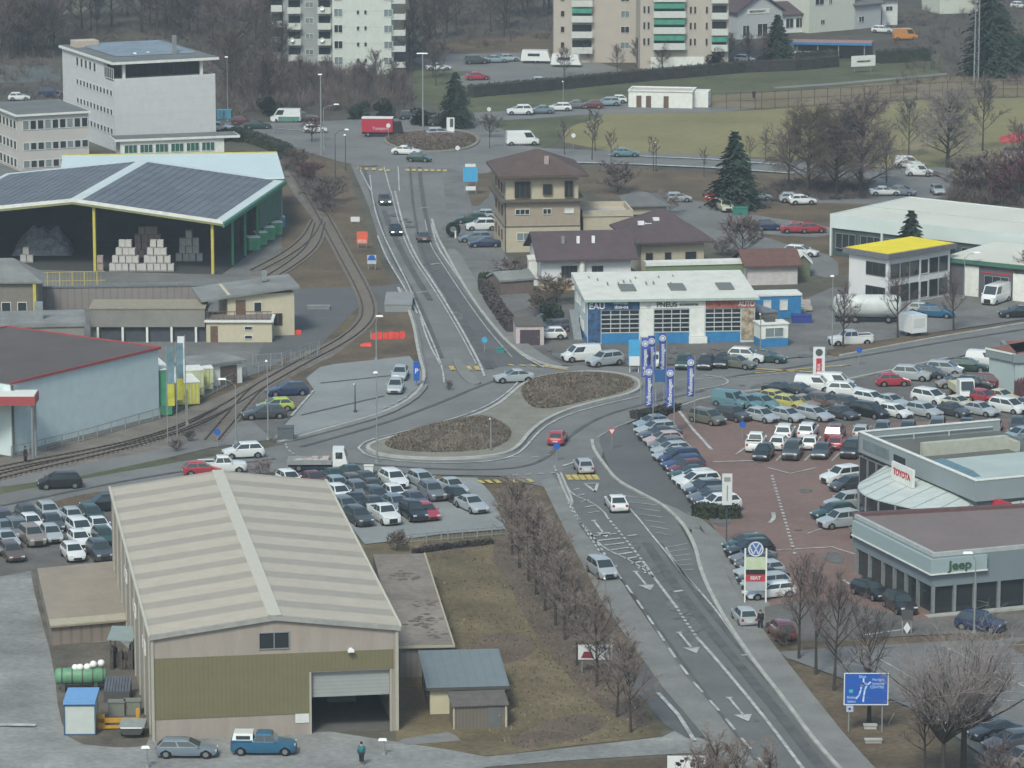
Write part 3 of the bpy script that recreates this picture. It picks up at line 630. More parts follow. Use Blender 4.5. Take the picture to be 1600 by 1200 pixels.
# grey wing to its left with a red canopy
p = G(16,598,7.9); u = Vector((cos(radians(55.2)), sin(radians(55.2)), 0))
B2 = Bd('warehouse_wing', 'grey glazed wing at the left edge beside the teal warehouse', 'building', Vector((p.x-9.2, p.y+1.5, 0)), 9, 0, 14)
B2.flat(6.6, mat('wing_grey', (.13,.16,.165), .6, .08), MATS['dark_membrane'], over=0)
for k in range(2): B2.win('f', 6.2-k*2.6, .4, 2.3, 3.2, 2, fm=STEEL)
pc = G(55,634,6.0)
cn = tag(MB().box(-9,0,0,0,3.4,.95).build('canopy', REDT), 'red entrance canopy with pale top by the teal warehouse', 'canopy'); cn.location = (pc.x, pc.y, 6.0)
link('canopy_top', MB().box(-9,0.1,.95,-.1,3.3,1.05).mesh('canopy_top', TRIM_W), cn)
link('post', MB().tube([(-.4,.4,-6.0),(-.4,.4,0)],.14,.14,8).mesh('post', STEEL), cn); link('post', MB().tube([(-.4,3,-6.0),(-.4,3,0)],.14,.14,8).mesh('post', STEEL), cn)
# ================================================================ open hall with solar roof
ax = G(125,323,9.2); e0 = G(345,348,7.0); vdir = (G(440,283,7)-e0).normalized(); udir = Vector((vdir.y, -vdir.x, 0)); yaw = atan2(udir.y, udir.x)
Lh = 40.; Dh = (G(440,283,7)-e0).length; o = Vector((e0.x, e0.y, 0))-udir*Lh
B = Bd('open_hall', 'open storage hall under a large solar panel roof', 'hall', o, Lh, yaw, Dh)
YEL = mat('yellow_steel', (.42,.36,.07), .6, .12); GRN = mat('green_steel', (.05,.22,.12), .6, .12)
half = Lh/2; zr, ze = 9.4, 7.0
slab_ = gable_pts(Lh, Dh, ze, zr, 'v', .4, .5, .18)
r = B.part('roof', slab_, mat('pale_roof_sheet', (.50,.56,.56), .5, .05, .3))
def panels(par, sgn, x0, x1, y0, y1, nx, ny):
    mb = MB(); sl_ = (zr-ze)/half
    for i in range(nx):
        for j in range(ny):
            xa = x0+(x1-x0)*i/nx+.06; xb = x0+(x1-x0)*(i+1)/nx-.06; ya = y0+(y1-y0)*j/ny+.05; yb = y0+(y1-y0)*(j+1)/ny-.05
            zf = lambda x: (ze+x*sl_ if x < half else ze+(Lh-x)*sl_)+.26
            mb.hull([(xa,ya,zf(xa)-.06),(xb,ya,zf(xb)-.06),(xb,yb,zf(xb)-.06),(xa,yb,zf(xa)-.06)],[(xa,ya,zf(xa)),(xb,ya,zf(xb)),(xb,yb,zf(xb)),(xa,yb,zf(xa))])
    return B.part('solar_array', mb, mat('solar_cell', (.10,.108,.125), .5, .12, .3, spec=.35, col2=(.135,.145,.162)), par)
panels(r, 0, .6, half-.9, .5, Dh*.96, 16, 16); panels(r, 1, half+.9, Lh-.8, .5, Dh*.96, 16, 16)
B.part('fascia', MB().hull([(-.4,-.62,ze-.35),(half,-.62,zr-.3),(Lh+.4,-.62,ze-.35),(Lh+.4,-.5,ze-.35),(half,-.5,zr-.3),(-.4,-.5,ze-.35)],[(-.4,-.62,ze-.05),(half,-.62,zr),(Lh+.4,-.62,ze-.05),(Lh+.4,-.5,ze-.05),(half,-.5,zr),(-.4,-.5,ze-.05)]), mat('olive_yellow', (.20,.21,.09), .7), r)
B.part('verge_trim', MB().hull([(-.4,-.66,ze-.05),(half,-.66,zr),(Lh+.4,-.66,ze-.05),(Lh+.4,-.51,ze-.05),(half,-.51,zr),(-.4,-.51,ze-.05)],[(-.4,-.66,ze+.42),(half,-.66,zr+.47),(Lh+.4,-.66,ze+.42),(Lh+.4,-.51,ze+.42),(half,-.51,zr+.47),(-.4,-.51,ze+.42)]), TRIM_W, r)
B.part('eave_gutter', MB().box(Lh+.35,-.6,ze-.55,Lh+.6,Dh+.5,ze-.05), GRN, r)
for k, x in enumerate((Lh-34, Lh-17.3, Lh-1.2)):
    B.part('column', MB().box(x-.18,-.0,0,x+.18,.4,ze+.0+(zr-ze)*(1-abs(x-half)/half)-.4), YEL)
for k in range(1, 6): B.part('column', MB().box(Lh-.3,Dh*k/5-.3,0,Lh,Dh*k/5,ze-.25), GRN)
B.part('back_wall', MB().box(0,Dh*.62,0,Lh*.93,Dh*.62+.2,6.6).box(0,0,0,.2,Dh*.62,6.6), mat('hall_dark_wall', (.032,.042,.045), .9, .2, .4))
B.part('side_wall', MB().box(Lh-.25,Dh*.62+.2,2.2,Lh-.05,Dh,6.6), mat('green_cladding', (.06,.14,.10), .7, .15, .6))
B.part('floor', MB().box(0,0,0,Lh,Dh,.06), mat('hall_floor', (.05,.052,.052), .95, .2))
HALL = B; hmx = Matrix.Translation(B.t.location) @ Matrix.Rotation(yaw, 4, 'Z')
def hall_pt(x, y, z=0): return hmx @ Vector((x, y, z))
# bales of wrapped blocks stacked in the hall
BALE = mat('wrapped_bale', (.42,.405,.385), .8, .12, 1.5); BALE2 = mat('brown_bale', (.30,.24,.22), .85, .15, 1.5)
def bale_mesh(m):
    mb = MB(); mb.box(-.4,-.5,.12,.4,.5,1.02); mb.box(-.42,-.42,0,.42,.42,.10); mb.box(-.3,-.53,.2,.3,-.5,.95); return mb.mesh('bale', m)
bmA, bmB = bale_mesh(BALE), bale_mesh(BALE2)
def stack(px, py, rows, me, what, back=0):
    base = G(px, py); ordn = ['leftmost','second from left','third from left','fourth from left','fifth from left','rightmost']
    rn = ['bottom row','second row','third row','fourth row','top row']
    for r_, n in enumerate(rows):
        for k in range(n):
            o = link('wrapped_bale', me, None, base+Vector(((k-(n-1)/2)*.9+random.uniform(-.04,.04), back*1.2, .06+r_*1.06)), random.uniform(-.05,.05))
            pos = 'rightmost' if (k == n-1 and n > 1) else ordn[k] if n > 1 else 'only one'
            tag(o, f'{"pale" if me is bmA else "brown"} bale, {pos} in {rn[r_]} of the {what}', 'bale', 'wrapped bales stacked in the open hall')
stack(197,424,[5,4,3,2],bmA,'left front stack')
stack(246,424,[5,4,3,2],bmA,'middle front stack')
stack(232,402,[5,4,4,3],bmB,'brown stack behind')
stack(296,408,[4,3,3,1],bmA,'right stack')
stack(157,424,[1,1],bmB,'stack by yellow column')
stack(42,410,[2,1],bmA,'far left stack')
tp = MB(); NX, NY = 34, 12; c0 = G(62,404); rr_ = random.Random(3); hgt = {}
from mathutils import noise
for a in range(NX+1):
    for b in range(NY+1):
        x = (a/NX-.5)*8.2; y = (b/NY)*4.5; e = max(0, 1-(abs(a/NX-.5)*2)**3)**.8*(min(1, b/NY*1.6)**.7)*(.75+.25*noise.noise(Vector((a*.22,3,1))))
        z = e*4.4+e*.7*noise.noise(Vector((x*.7,y*.7,0)))+e*.12*noise.noise(Vector((x*3.5,y*3.5,7)))
        tp.v.append((c0.x+x, c0.y+2+y, .06+max(0,z)))
for a in range(NX):
    for b in range(NY): k = a*(NY+1)+b; tp.f.append((k, k+NY+1, k+NY+2, k+1)); tp.m.append(0)
tag(tp.build('plastic_sheeting', mat('grey_plastic', (.20,.215,.24), .5, .5, 1.4), smooth=True), 'crumpled pale grey plastic sheeting piled in the left of the open hall', 'sheeting')
# lower white roof behind the hall
B = Bd('shed_hall', 'long hall with pale blue white roof behind the solar roof', 'hall', *(lambda a: (a[0], a[1], a[2], a[3]))(rect((196,263),(440,279),(118,256),7.6)))
B.L = 31; B.D = 26
o_ = G(430,239,7.6); c_ = G(441,277,7.6); dv = (o_-c_); dv.z = 0; yaw2 = atan2(dv.y, dv.x)-pi/2
B.t.rotation_euler.z = yaw2; B.t.location = Vector((c_.x, c_.y, 0))-Vector((cos(yaw2), sin(yaw2), 0))*31; B.D = dv.length
B.part('wall', MB().box(0,0,0,31,B.D,7.4), mat('pale_green_wall', (.20,.27,.24), .7, .1)); B.part('roof', MB().hull([(-.3,-.3,7.4),(31.3,-.3,7.4),(31.3,B.D+.3,7.4),(-.3,B.D+.3,7.4)],[(-.3,-.3,7.6),(31.3,-.3,7.6),(31.3,B.D+.3,7.6),(-.3,B.D+.3,7.6)]), mat('ice_roof', (.50,.585,.60), .5, .04, .2))
B.part('fascia', MB().box(-.3,B.D+.3,7.3,31.3,B.D+.5,7.75), YEL)
# ================================================================ office block with terrace, top left
OFF = mat('office_render', (.52,.53,.54), .8, .06, .6, fine=.03, stretch=(1,1,.15)); FLATR = mat('flat_roof_grey', (.13,.14,.14), .95, .15, .3, fine=.08)
o, L, yaw, D = rect((178,97),(335,92),(92,72),14.5); yaw = radians(24.5); D = 26.5; L = 17.3
B = Bd('office_block', 'light grey four storey office block with recessed terrace floor', 'office building', o, L, yaw, D)
B.part('wall', MB().box(0,0,0,L,D,11.3).box(.25,5.2,11.3,L-.25,D,14.1).box(0,5.2,11.3,.25,D,14.1), stripes('office_panels', (.50,.51,.52), (.44,.45,.46), 'Z', 1.15, .94))
r = B.part('roof', MB().box(-.5,-.6,14.1,L+.5,D+.3,14.5), TRIM_W)
B.part('roof_covering', MB().box(-.3,-.4,14.5,L+.3,D+.1,14.56), FLATR, r)
sp2 = MB()
for k in range(13):
    y = 6+k*1.4
    if y < D-3: sp2.hull([(2.2,y,14.62),(L-1.2,y,14.62),(L-1.2,y+.9,14.9),(2.2,y+.9,14.9)],[(2.2,y,14.67),(L-1.2,y,14.67),(L-1.2,y+.9,14.95),(2.2,y+.9,14.95)])
B.part('solar_array', sp2, mat('solar_pale', (.17,.21,.25), .3, .2, .5), r)
B.part('vent', MB().box(.8,D-5,14.56,4.8,D-2,15.6), mat('rooftop_box', (.42,.36,.30), .8), r)
B.part('chimney', MB().box(L-5,6.0,14.56,L-4.4,6.6,17.6), STEEL, r)
B.part('skylight', MB().ring([(.55,0),(.5,.3),(.25,.5),(0,.55)],10).shift(6,7,14.5), LAMPW, r); B.part('skylight', MB().ring([(.55,0),(.5,.3),(.25,.5),(0,.55)],10).shift(8.4,7.2,14.5), LAMPW, r)
for x in (1.6, L-2.4): B.part('column', MB().box(x,.4,11.3,x+.45,.85,14.1), TRIM_W)
B.part('parapet', MB().box(0,0,11.3,L,.2,11.75).box(L-.2,.2,11.3,L,5.2,11.75), OFF)
ow = MB()
g = B.part('terrace_window', MB().box(.6,5.12,11.35,L-.6,5.18,13.7), GLASS)
for k in range(8): ow.box(.6+k*(L-1.2)/7.2,5.02,11.35,.72+k*(L-1.2)/7.2,5.11,13.7)
B.part('mullion', ow, FRAME_B, g)
for fl in range(3):
    for k in range(11): B.win('l', 1.0+k*1.7, 2.0+fl*3.1+.6, 1.15, 1.0, 1, one=True, fm=OFF)
B.win('l', .2, 11.6, 4.6, 1.8, 5, one=True)
for k in range(5): B.win('l', 9+k*2.2, 11.9, 1.3, 1.5, 1, one=True)
o, L, yaw, D = rect((28,178),(138,172),(-20,160),9)
B = Bd('office_wing', 'three storey pale office wing with ribbon windows at left edge', 'office building', o, L, yaw, D)
B.part('wall', MB().box(0,0,0,L,D,8.6), mat('wing_render', (.42,.40,.38), .8, .06, .3)); r = B.part('roof', MB().box(-.6,-.5,8.6,L+.2,D+.3,8.9), TRIM_W); B.part('roof_covering', MB().box(-.3,-.2,8.9,L,D,8.96), FLATR, r)
for z, c in ((6.4,9),(3.2,9),(.4,7)):
    for k in range(c): B.win('f', .7+k*1.2, z, 1.05, 1.5 if z > 4 else 1.2, 1, one=True, gm=GLASS if (k*7+int(z)) % 3 else GLASS_L)
    for k in range(6): B.win('l', 1+k*1.9, z, 1.5, 1.4, 1, one=True)
o, L, yaw, D = rect((188,218),(350,212),(172,206),3.6)
B = Bd('canteen_annex', 'low white annex with green glazing below the office block', 'building', o, L, yaw, 5)
B.part('wall', MB().box(0,0,0,L,4,3.3), TRIM_W); r = B.part('roof', MB().box(-1,-.5,3.3,L+2.5,4.4,3.65), TRIM_W); B.part('roof_covering', MB().box(-.8,-.3,3.65,L+2.3,4.2,3.7), FLATR, r)
for k in range(6): B.win('f', .6+k*2.5, 1.3, 2.1, 1.4, 3, gm=mat('green_glass', (.03,.10,.08), .2))
# ================================================================ tenement towers at the top
def tower(label, xl, xr, yb, ztop, wallm, bays, name='apartment_tower', dy=0, D=14, yaw=.03):
    a = G(xl, yb); b = G(xr, yb); B = Bd(name, label, 'apartment building', a+Vector((0,dy,0)), (b-a).length, yaw, D)
    B.part('wall', MB().box(0,0,0,B.L,D,ztop), wallm); return B
TWG = mat('tower_green_white', (.46,.50,.46), .85, .05, .3, fine=.03); TWD = mat('tower_grey', (.27,.285,.29), .85, .1, .3); TWB = mat('tower_beige', (.38,.345,.305), .85, .05, .3, fine=.03)
BALC = mat('balcony_white', (.47,.49,.47), .7, .06); AWN = mat('green_awning', (.05,.24,.17), .7, .2, 1)
B = tower('grey green apartment tower with satellite dishes on its balconies', 443, 520, 103, 34, TWD, 0, yaw=.0)
sg = B.L/77
def balcony(B, a0, a1, z, awn=False, dish=False, out=1.2, fm=None, rail=BALC):
    mb = MB(); B.quadbox(mb, 'f', a0, a1, z, z+1.1, out-.12, out); B.quadbox(mb, 'f', a0, a1, z-.15, z, .005, out)
    o = B.part('balcony', mb, rail); g = MB(); B.quadbox(g, 'f', a0+.15, a1-.15, z, z+2.3, .005, .06); B.part('balcony_door', g, GLASS, o)
    if awn: g = MB(); B.quadbox(g, 'f', a0+.1, a1-.1, z+1.6, z+2.5, out-.4, out-.2); B.part('awning', g, AWN, o)
    if dish:
        g = MB().ring([(0,0),(.25,.05),(.45,.18)],10); x, y, zz = B.f('f', (a0+a1)/2-.4, out+.3, z+1.0)
        g.v = [(a, -c_, b) for a, b, c_ in g.v]; g.shift(x, y, zz); B.part('satellite_dish', g, LAMPW, o)
for k in range(11):
    z = 1.2+k*3.0
    balcony(B, .9, 3.4, z, dish=(k in (1,4))); balcony(B, 6.6, 9.1, z, dish=(k % 2 == 1))
    B.win('f', 4.2, z+.9, 1.6, 1.1, 2, one=True, gm=GLASS_L)
    balcony(B, -2.2, -.1, z+.4)
o2 = G(520,117); L2 = (G(612,117)-o2).length
B = Bd('apartment_tower', 'pale green white apartment block front with small paired windows', 'apartment building', o2, L2, 0, 16)
B.part('wall', MB().box(0,0,0,L2,16,34), stripes('pale_panels', (.47,.51,.47), (.36,.40,.37), 'Z', 3.0, .965))
for k in range(11):
    z = 1.6+k*3.0
    B.win('f', 4.5, z+.7, .55, .85, 1, one=True, fm=TWG); B.win('f', 5.9, z+.7, .55, .85, 1, one=True, fm=TWG)
    B.win('f', .3, z+.3, 1.6, 1.5, 2, one=True, gm=GLASS if k % 3 else GLASS_L); B.win('f', 9.6, z+.3, 1.7, 1.4, 2, one=True, gm=GLASS_L)
    mb = MB().box(L2+.005,.2,z-.3,L2+2.6,3.2,z-.15).box(L2+2.5,.2,z-.15,L2+2.6,3.2,z+.8).box(L2+.005,.2,z-.15,L2+2.5,.3,z+.8)
    B.part('balcony', mb, BALC)
a0 = G(1000,114); L2 = (G(1138,114)-a0).length
B = Bd('apartment_tower', 'beige pink apartment tower with white balconies and green awnings', 'apartment building', a0, L2, 0.02, 16)
B.part('wall', MB().box(0,0,0,L2,16,34), TWB); B.part('ground_floor', MB().box(2,-.15,0,12,-.003,3).box(13.5,-.15,0,L2-2,-.003,3), TRIM_W)
for k in range(10):
    z = 4.6+k*3.0
    B.win('f', .5, z+.6, .5, 1.4, 1, one=True, fm=TWB); B.win('f', 1.3, z+.6, .5, 1.4, 1, one=True, fm=TWB)
    balcony(B, 2.4, 8.4, z, awn=(k in (0,1,2,4)), rail=BALC)
    for x in (9.2, 10.0, 12.2): B.win('f', x, z+.5, .5, 1.4, 1, one=True, fm=TWB)
    balcony(B, 13.3, 16.3, z-.3, awn=(k in (0,3)))
a1 = G(865,98); L2 = (G(1000,98)-a1).length
B2 = Bd('apartment_tower_wing', 'left wing of the beige pink tower, narrower balconies', 'apartment building', a1, L2-.2, 0.0, 16)
B2.part('wall', MB().box(0,0,0,L2-.2,16,34), TWB)
for k in range(10):
    z = 2.2+k*3.0
    B2.win('f', 1.3, z+.6, .8, 1.2, 1, one=True, fm=TWB); balcony(B2, 3.4, 7.4, z-.2, awn=(k in (2,3,5)))
    B2.win('f', 12.8, z+.5, 1.7, 1.3, 2, one=True, gm=GLASS if k % 2 else GLASS_L)
# white pavilion by the playing field
o, L, yaw, D = rect((982,142),(1082,144),(1000,136),2.9)
B = Bd('pavilion', 'white flat roofed pavilion with brown doors beside the field', 'pavilion', o, L, yaw, 5.5)
B.flat(2.8, TRIM_W, mat('pavilion_roof', (.42,.38,.36), .9), over=.1, parapet=.2, edge=TRIM_W)
for x in (1.4,3.1,6.2): B.door('f', x, .9, 2.1, FRAME_B)
B.part('side_room', MB().box(L,1.6,0,L+2.6,5.5,2.8), TRIM_W)
# ================================================================ brown three-storey house
BR_R = mat('brown_tiles', (.090,.062,.056), .9, .18, .6, fine=.14); BR_R2 = mat('purple_tiles', (.080,.058,.064), .9, .16, .6, fine=.14)
o, L, yaw, D = rect((788,275),(907,273),(765,255),10.6)
B = Bd('apartment_house', 'three storey beige house with brown pyramid roof', 'house', o, L, yaw, D)
B.part('wall', MB().box(0,0,0,L,D,3.6,0).box(.02,.02,3.6,L-.02,D-.02,7.0,1).box(.25,.25,7.3,L-.25,D-.25,10.4,0), [mat('beige_render', (.39,.35,.265), .9, .07), mat('brown_render', (.30,.25,.20), .9, .07)])
B.part('eave_band', MB().box(-.7,-.7,7.0,L+.7,D+.7,7.3), mat('brown_fascia', (.10,.085,.075), .8))
B.part('floor_band', MB().box(-.08,-.08,3.5,L+.08,D+.08,3.62), mat('brown_fascia', (0,0,0)))
r = B.part('roof', hip(L, D, 10.4, 13.4, 1.0, .35, .5), BR_R); B.part('chimney', MB().box(L*.55,2,11,L*.55+.6,2.7,12.9), mat('chimney_render', (.32,.28,.25), .9), r)
B.win('f', 1.4, 7.5, 2.2, 2.3, 3, fm=FRAME_B); B.win('f', 5.3, 7.9, 1.3, 1.5, 1, fm=FRAME_B); B.win('f', 8.3, 7.5, 1.2, 2.3, 2, fm=FRAME_B)
B.win('f', 1.5, 5.2, 2.0, .8, 3); B.win('f', 5.3, 5.2, 1.2, .8, 2); B.win('f', 8.3, 5.3, 1.3, .7, 1, gm=FRAME_W); B.win('f', 1.7, 1.6, 1.9, 1.1, 2, gm=GLASS_L)
for z in (1.4,4.8,7.9):
    for y in (2,5.5,9): B.win('l', y, z, 1.2, 1.4, 1, fm=FRAME_B)
B.part('drainpipe', MB().tube([(.1,-.12,0),(.1,-.12,6.9)],.07,.07,6), FRAME_D)
o, L, yaw, D = rect((907,322),(984,322),(900,310),6.2)
B = Bd('house_wing', 'cream flat roofed wing with roof terrace beside the brown roofed house', 'house', o+Vector((.4,1,0)), L, .1, 8)
B.flat(4.6, mat('beige_render', (0,0,0)), mat('pavilion_roof', (0,0,0)), over=.15, parapet=.7, edge=mat('beige_render', (0,0,0)))
for k in range(3): B.win('f', .8+k*1.7, 1.2, 1.3, 1.5, 1, fm=FRAME_D)
o, L, yaw, D = rect((985,319),(1038,316),(975,303),4.0)
B = Bd('house', 'small low house with grey roof behind the purple roofed bungalow', 'house', o, L, .12, 9)
B.part('wall', MB().box(0,0,0,L,9,3.6), mat('beige_render', (0,0,0))); B.part('roof', hip(L, 9, 3.6, 5.0, .5, .2, 1), mat('grey_tiles', (.13,.13,.13), .9, .15, .6))
for k in range(4): B.win('f', .4+k*1.2, 1.2, .9, 1.3, 1, fm=FRAME_D)
# ================================================================ purple roofed bungalow, two wings
WREN = mat('white_render', (.54,.55,.56), .9, .05, .3)
o, L, yaw, D = rect((846,403),(986,400),(836,362),4.3)
B = Bd('bungalow', 'white bungalow with long purple brown roof, nearer wing', 'house', o, L, yaw, 12)
B.part('wall', gable_wall(MB(), L, 11, 0, 4.3, 6.5, 'u'), WREN); r = B.part('roof', gable_pts(L, 11, 4.35, 6.7, 'u', 1.0, .8, .22), BR_R2)
for k in range(3): B.part('chimney', MB().box(3.0+k*2.0,2.6,5.3,3.4+k*2,3.0,6.6), LAMPW if k else STEEL, r)
B.win('f', 2.6, 1.6, 2.1, 1.6, 4, fm=FRAME_D); B.win('f', 6.6, 1.8, 1.5, 1.3, 2, fm=FRAME_D); B.part('chimney_stack', MB().tube([(5.3,-.3,0),(5.3,-.3,3.9)],.4,.4,10), TRIM_W)
B.win('l', 3, 1.6, 1.2, 1.6, 1, fm=FRAME_D); B.part('basement_wall', MB().box(-.05,-.08,0,4,-.003,1.2), mat('ochre_render', (.42,.30,.16), .9, .15))
o, L, yaw, D = rect((1002,378),(1100,375),(985,345),4.4)
B = Bd('bungalow', 'bungalow with purple brown hipped roof and cream walls, farther wing', 'house', o, L, yaw, 12)
B.part('wall', MB().box(0,0,0,L,14,4.2), mat('beige_render', (0,0,0))); r = B.part('roof', hip(L, 14, 4.2, 7.6, 1.1, .25, 1.5), BR_R2)
for k, (x, y, z) in enumerate(((1.5,4,6.2),(2.4,3.5,6.0),(3.6,4.2,6.6))): B.part('roof_window', MB().box(x-1,y,z-.2,x-.2,y+.6,z+.3), LAMPW, r)
B.win('f', .6, 1.4, 1.0, 1.5, 1, fm=FRAME_B); B.win('f', 3.2, 1.4, .9, 1.5, 1, fm=FRAME_B); B.win('f', 6.0, .8, 1.5, 2.1, 1, fm=FRAME_B)
o, L, yaw, D = rect((1010,410),(1164,406),(1008,399),3.0)
B = Bd('garden_wall', 'long green wall with white coping behind the garage', 'wall', o, L, yaw, 1)
B.part('panel', MB().box(0,0,0,L,.5,2.5), mat('green_wall', (.15,.20,.12), .8, .1)); B.part('coping', MB().box(-.1,-.15,2.5,L+.1,1.6,3.0), TRIM_W)
# ================================================================ garage with three big doors
o, L, yaw, D = rect((918,468),(1180,464),(890,435),5.6)
B = Bd('garage_workshop', 'white roofed garage with three large glazed doors and blue base', 'garage', o, L, yaw, D); GAR = B
wl = MB(); openings = [(1.7,6.25),(8.1,12.35),(14.35,18.6)]
xs = 0
for a_, b_ in openings: wl.box(xs,0,0,a_,.3,4.25); xs = b_
wl.box(xs,0,0,L,.3,4.25).box(0,0,4.25,L,.3,5.45).box(0,.3,0,.3,D,5.45).box(L-.3,.3,0,L,D,5.45).box(.3,D-.3,0,L-.3,D,5.45)
B.part('wall', wl, mat('pale_blue_wall', (.45,.52,.53), .6, .06, .4))
B.part('floor', MB().box(.3,.3,0,L-.3,D-.3,.05), INSIDE)
r = B.part('roof', MB().hull([(-.4,-.5,5.45),(L+.4,-.5,5.45),(L+.4,D+.4,5.45),(-.4,D+.4,5.45)],[(-.4,-.5,5.6),(L+.4,-.5,5.6),(L+.4,D+.4,6.3),(-.4,D+.4,6.3)]), mat('cream_white_roof', (.55,.55,.50), .6, .10, .5, fine=.06))
B.part('gutter', MB().box(-.45,-.65,5.35,L+.45,-.503,5.62), mat('pale_green_edge', (.30,.38,.34), .6), r)
for x in (4.5,10.6,16.5): B.part('skylight', MB().hull([(x,4,5.85),(x+1.9,4,5.85),(x+1.9,7.5,6.0),(x,7.5,6.0)],[(x,4,6.0),(x+1.9,4,6.0),(x+1.9,7.5,6.15),(x,7.5,6.15)]), mat('skylight_dark', (.14,.15,.14), .5, .2, 3), r)
vs = MB(); random.seed(8)
for k in range(12): x = 1.5+k*.95+random.uniform(-.2,.2); y = 7.0+random.uniform(-1,5); vs.box(x,y,5.8,x+.12,y+.9,6.28)
B.part('vent', vs, mat('vent_dark', (.2,.2,.19), .7), r)
DBL = mat('door_aluminium', (.42,.45,.46), .5, .06)
for n_, (a_, b_) in enumerate(openings):
    gl = MB().box(a_+.003,.2,1.45,b_-.003,.24,4.248)
    d = B.part('sectional_door', MB().box(a_+.003,.12,.05,b_-.003,.26,1.45), BLUE); B.part('pane', gl, GLASS, d); fr = MB()
    for k in range(6): z = 1.45+k*.55; fr.box(a_+.01,.08,z-.05,b_-.01,.198,z+.05)
    for k in range(1,4): x = a_+(b_-a_)*k/4; fr.box(x-.05,.1,1.5,x+.05,.196,4.2)
    B.part('frame', fr, DBL, d)
NAVY = mat('navy_banner', (.02,.05,.14), .6, .5, 2.5, col2=(.06,.13,.26))
B.part('banner_panel', MB().box(.05,-.06,4.3,6.3,-.003,5.4).box(.05,-.06,.3,1.6,-.003,4.3), NAVY)
B.part('banner_panel', MB().box(6.35,-.07,4.4,14.3,-.003,5.3), TRIM_W)
B.part('banner_panel', MB().box(14.35,-.06,4.3,L-.05,-.003,5.4), mat('red_banner', (.30,.05,.05), .6, .4, 2, col2=(.42,.16,.12)))
B.part('poster', MB().box(18.7,-.06,.4,L-.1,-.003,4.25), mat('poster_beige', (.16,.11,.09), .7, .6, 1.3, col2=(.52,.44,.33)))
B.sep('pillar_panel', [(6.4,-.08,.9,8.0,-.003,4.35),(12.45,-.08,.9,14.2,-.003,4.35),(12.3,-.5,.1,14.5,-.003,.85)], TRIM_W)
B.txt('EAU', 'f', 1.15, 4.75, 1.05, LETW, .09, 1.0); B.txt('AUTO', 'f', L-1.05, 4.8, .95, LETW, .09, .75)
B.txt('dos-os', 'f', 4.1, 4.65, .62, LETW, .09); B.txt('Nettoyage', 'f', 4.0, 5.15, .42, LETW, .09)
B.txt('PNEUS', 'f', 9.6, 4.83, .85, BLACK, .09); B.txt('accessoires', 'f', 12.3, 4.85, .5, BLACK, .09)
B.part('emblem', MB().ring([(.32,0),(.32,.03),(.2,.03),(.2,0)],14).shift(7.3,-.09,4.85), mat('grey_emblem', (.3,.3,.32), .6))
for zz, nn, a_ in ((3.4,'l',3),(3.4,'l',8),(1.0,'l',4),(1.0,'l',7),(3.2,'l',11)): B.win(nn, a_, zz, 1.9, 1.1, 2)
B.part('blue_skirt', MB().box(-.05,0,0,-.003,D,.9), BLUE)
B.part('stair', MB().hull([(-1.3,3,0),(-.3,3,0),(-.3,9,0),(-1.3,9,0)],[(-1.3,3,.2),(-.3,3,.2),(-.3,9,2.8),(-1.3,9,2.8)]), STEEL)
# blue cabin, white kiosk, little shed
o, L, yaw, D = rect((1178,461),(1252,459),(1180,450),3.2)
B = Bd('site_cabin', 'blue site cabin with two white windows beside the garage', 'cabin', o, L, yaw, 3)
B.part('wall', MB().box(0,0,.15,L,3,3.0), BLUE); B.part('roof', MB().box(-.1,-.1,3.0,L+.1,3.1,3.25), TRIM_W)
for x in (1.2, 3.3): B.win('f', x, 1.2, 1.0, 1.3, 1, gm=FRAME_W)
o, L, yaw, D = rect((1188,507),(1232,505),(1188,500),2.9)
B = Bd('kiosk', 'small white kiosk with blue base right of the garage', 'kiosk', o, L, yaw, 2.6)
B.part('wall', MB().box(0,0,0,L,2.6,1.1,1).box(.02,.02,1.1,L-.02,2.58,2.8,0), [TRIM_W, BLUE]); B.part('roof', MB().box(-.1,-.1,2.8,L+.1,2.7,2.95), TRIM_W)
B.win('f', .6, 1.25, L-1.2, 1.2, 2, gm=GLASS_L); B.part('roof_unit', MB().box(1,1,2.95,2.2,2,3.5), FRAME_D)
o, L, yaw, D = rect((1180,488),(1215,485),(1180,470),3.2)
B = Bd('lean_to', 'grey roofed lean-to between garage and blue cabin', 'shed', o+Vector((.5,0,0)), 2.6, yaw, 6)
B.part('wall', MB().box(0,0,0,2.5,6,3.0), mat('olive_wall', (.17,.16,.12), .9, .15)); B.part('roof', MB().box(-.05,-.1,3.0,2.7,6.1,3.15), mat('slate_sheet', (.15,.165,.19), .7))
# ================================================================ right hand halls
o, L, yaw, D = rect((1297,334),(1600,368),(1460,311),5.8); L = 46
B = Bd('market_hall', 'large hall with cream white flat roof, upper right', 'hall', o, L, yaw, D); WFAS = mat('white_fascia', (.50,.56,.55), .6, .05, .3); CRR = mat('cream_roof', (.52,.52,.46), .7, .05, .15, fine=.03)
B.part('wall', MB().box(.3,.3,0,L-.3,D-.3,4.2), mat('dark_green_wall', (.055,.08,.08), .7, .15, .5)); B.part('fascia', MB().box(0,0,3.9,L,.3,5.8).box(0,.3,3.9,.3,D,5.8).box(.3,D-.3,3.9,L,D,5.8), WFAS)
r = B.part('roof', MB().box(.3,.3,5.6,L,D-.3,5.72), CRR); B.part('roof_joint', MB().box(.3,9,5.72,L,9.25,5.78), mat('joint_green', (.36,.42,.38), .8), r)
for k in range(6): B.win('f', 1+k*4, 1.2, 3.2, 2.1, 3, fm=STEEL)
B.part('end_wall', MB().box(.0,.0,0,.28,.28,3.9).box(8.2,0,0,8.5,.29,3.9), WFAS)
o, L, yaw, D = rect((1388,397),(1485,381),(1310,390),6.8); 
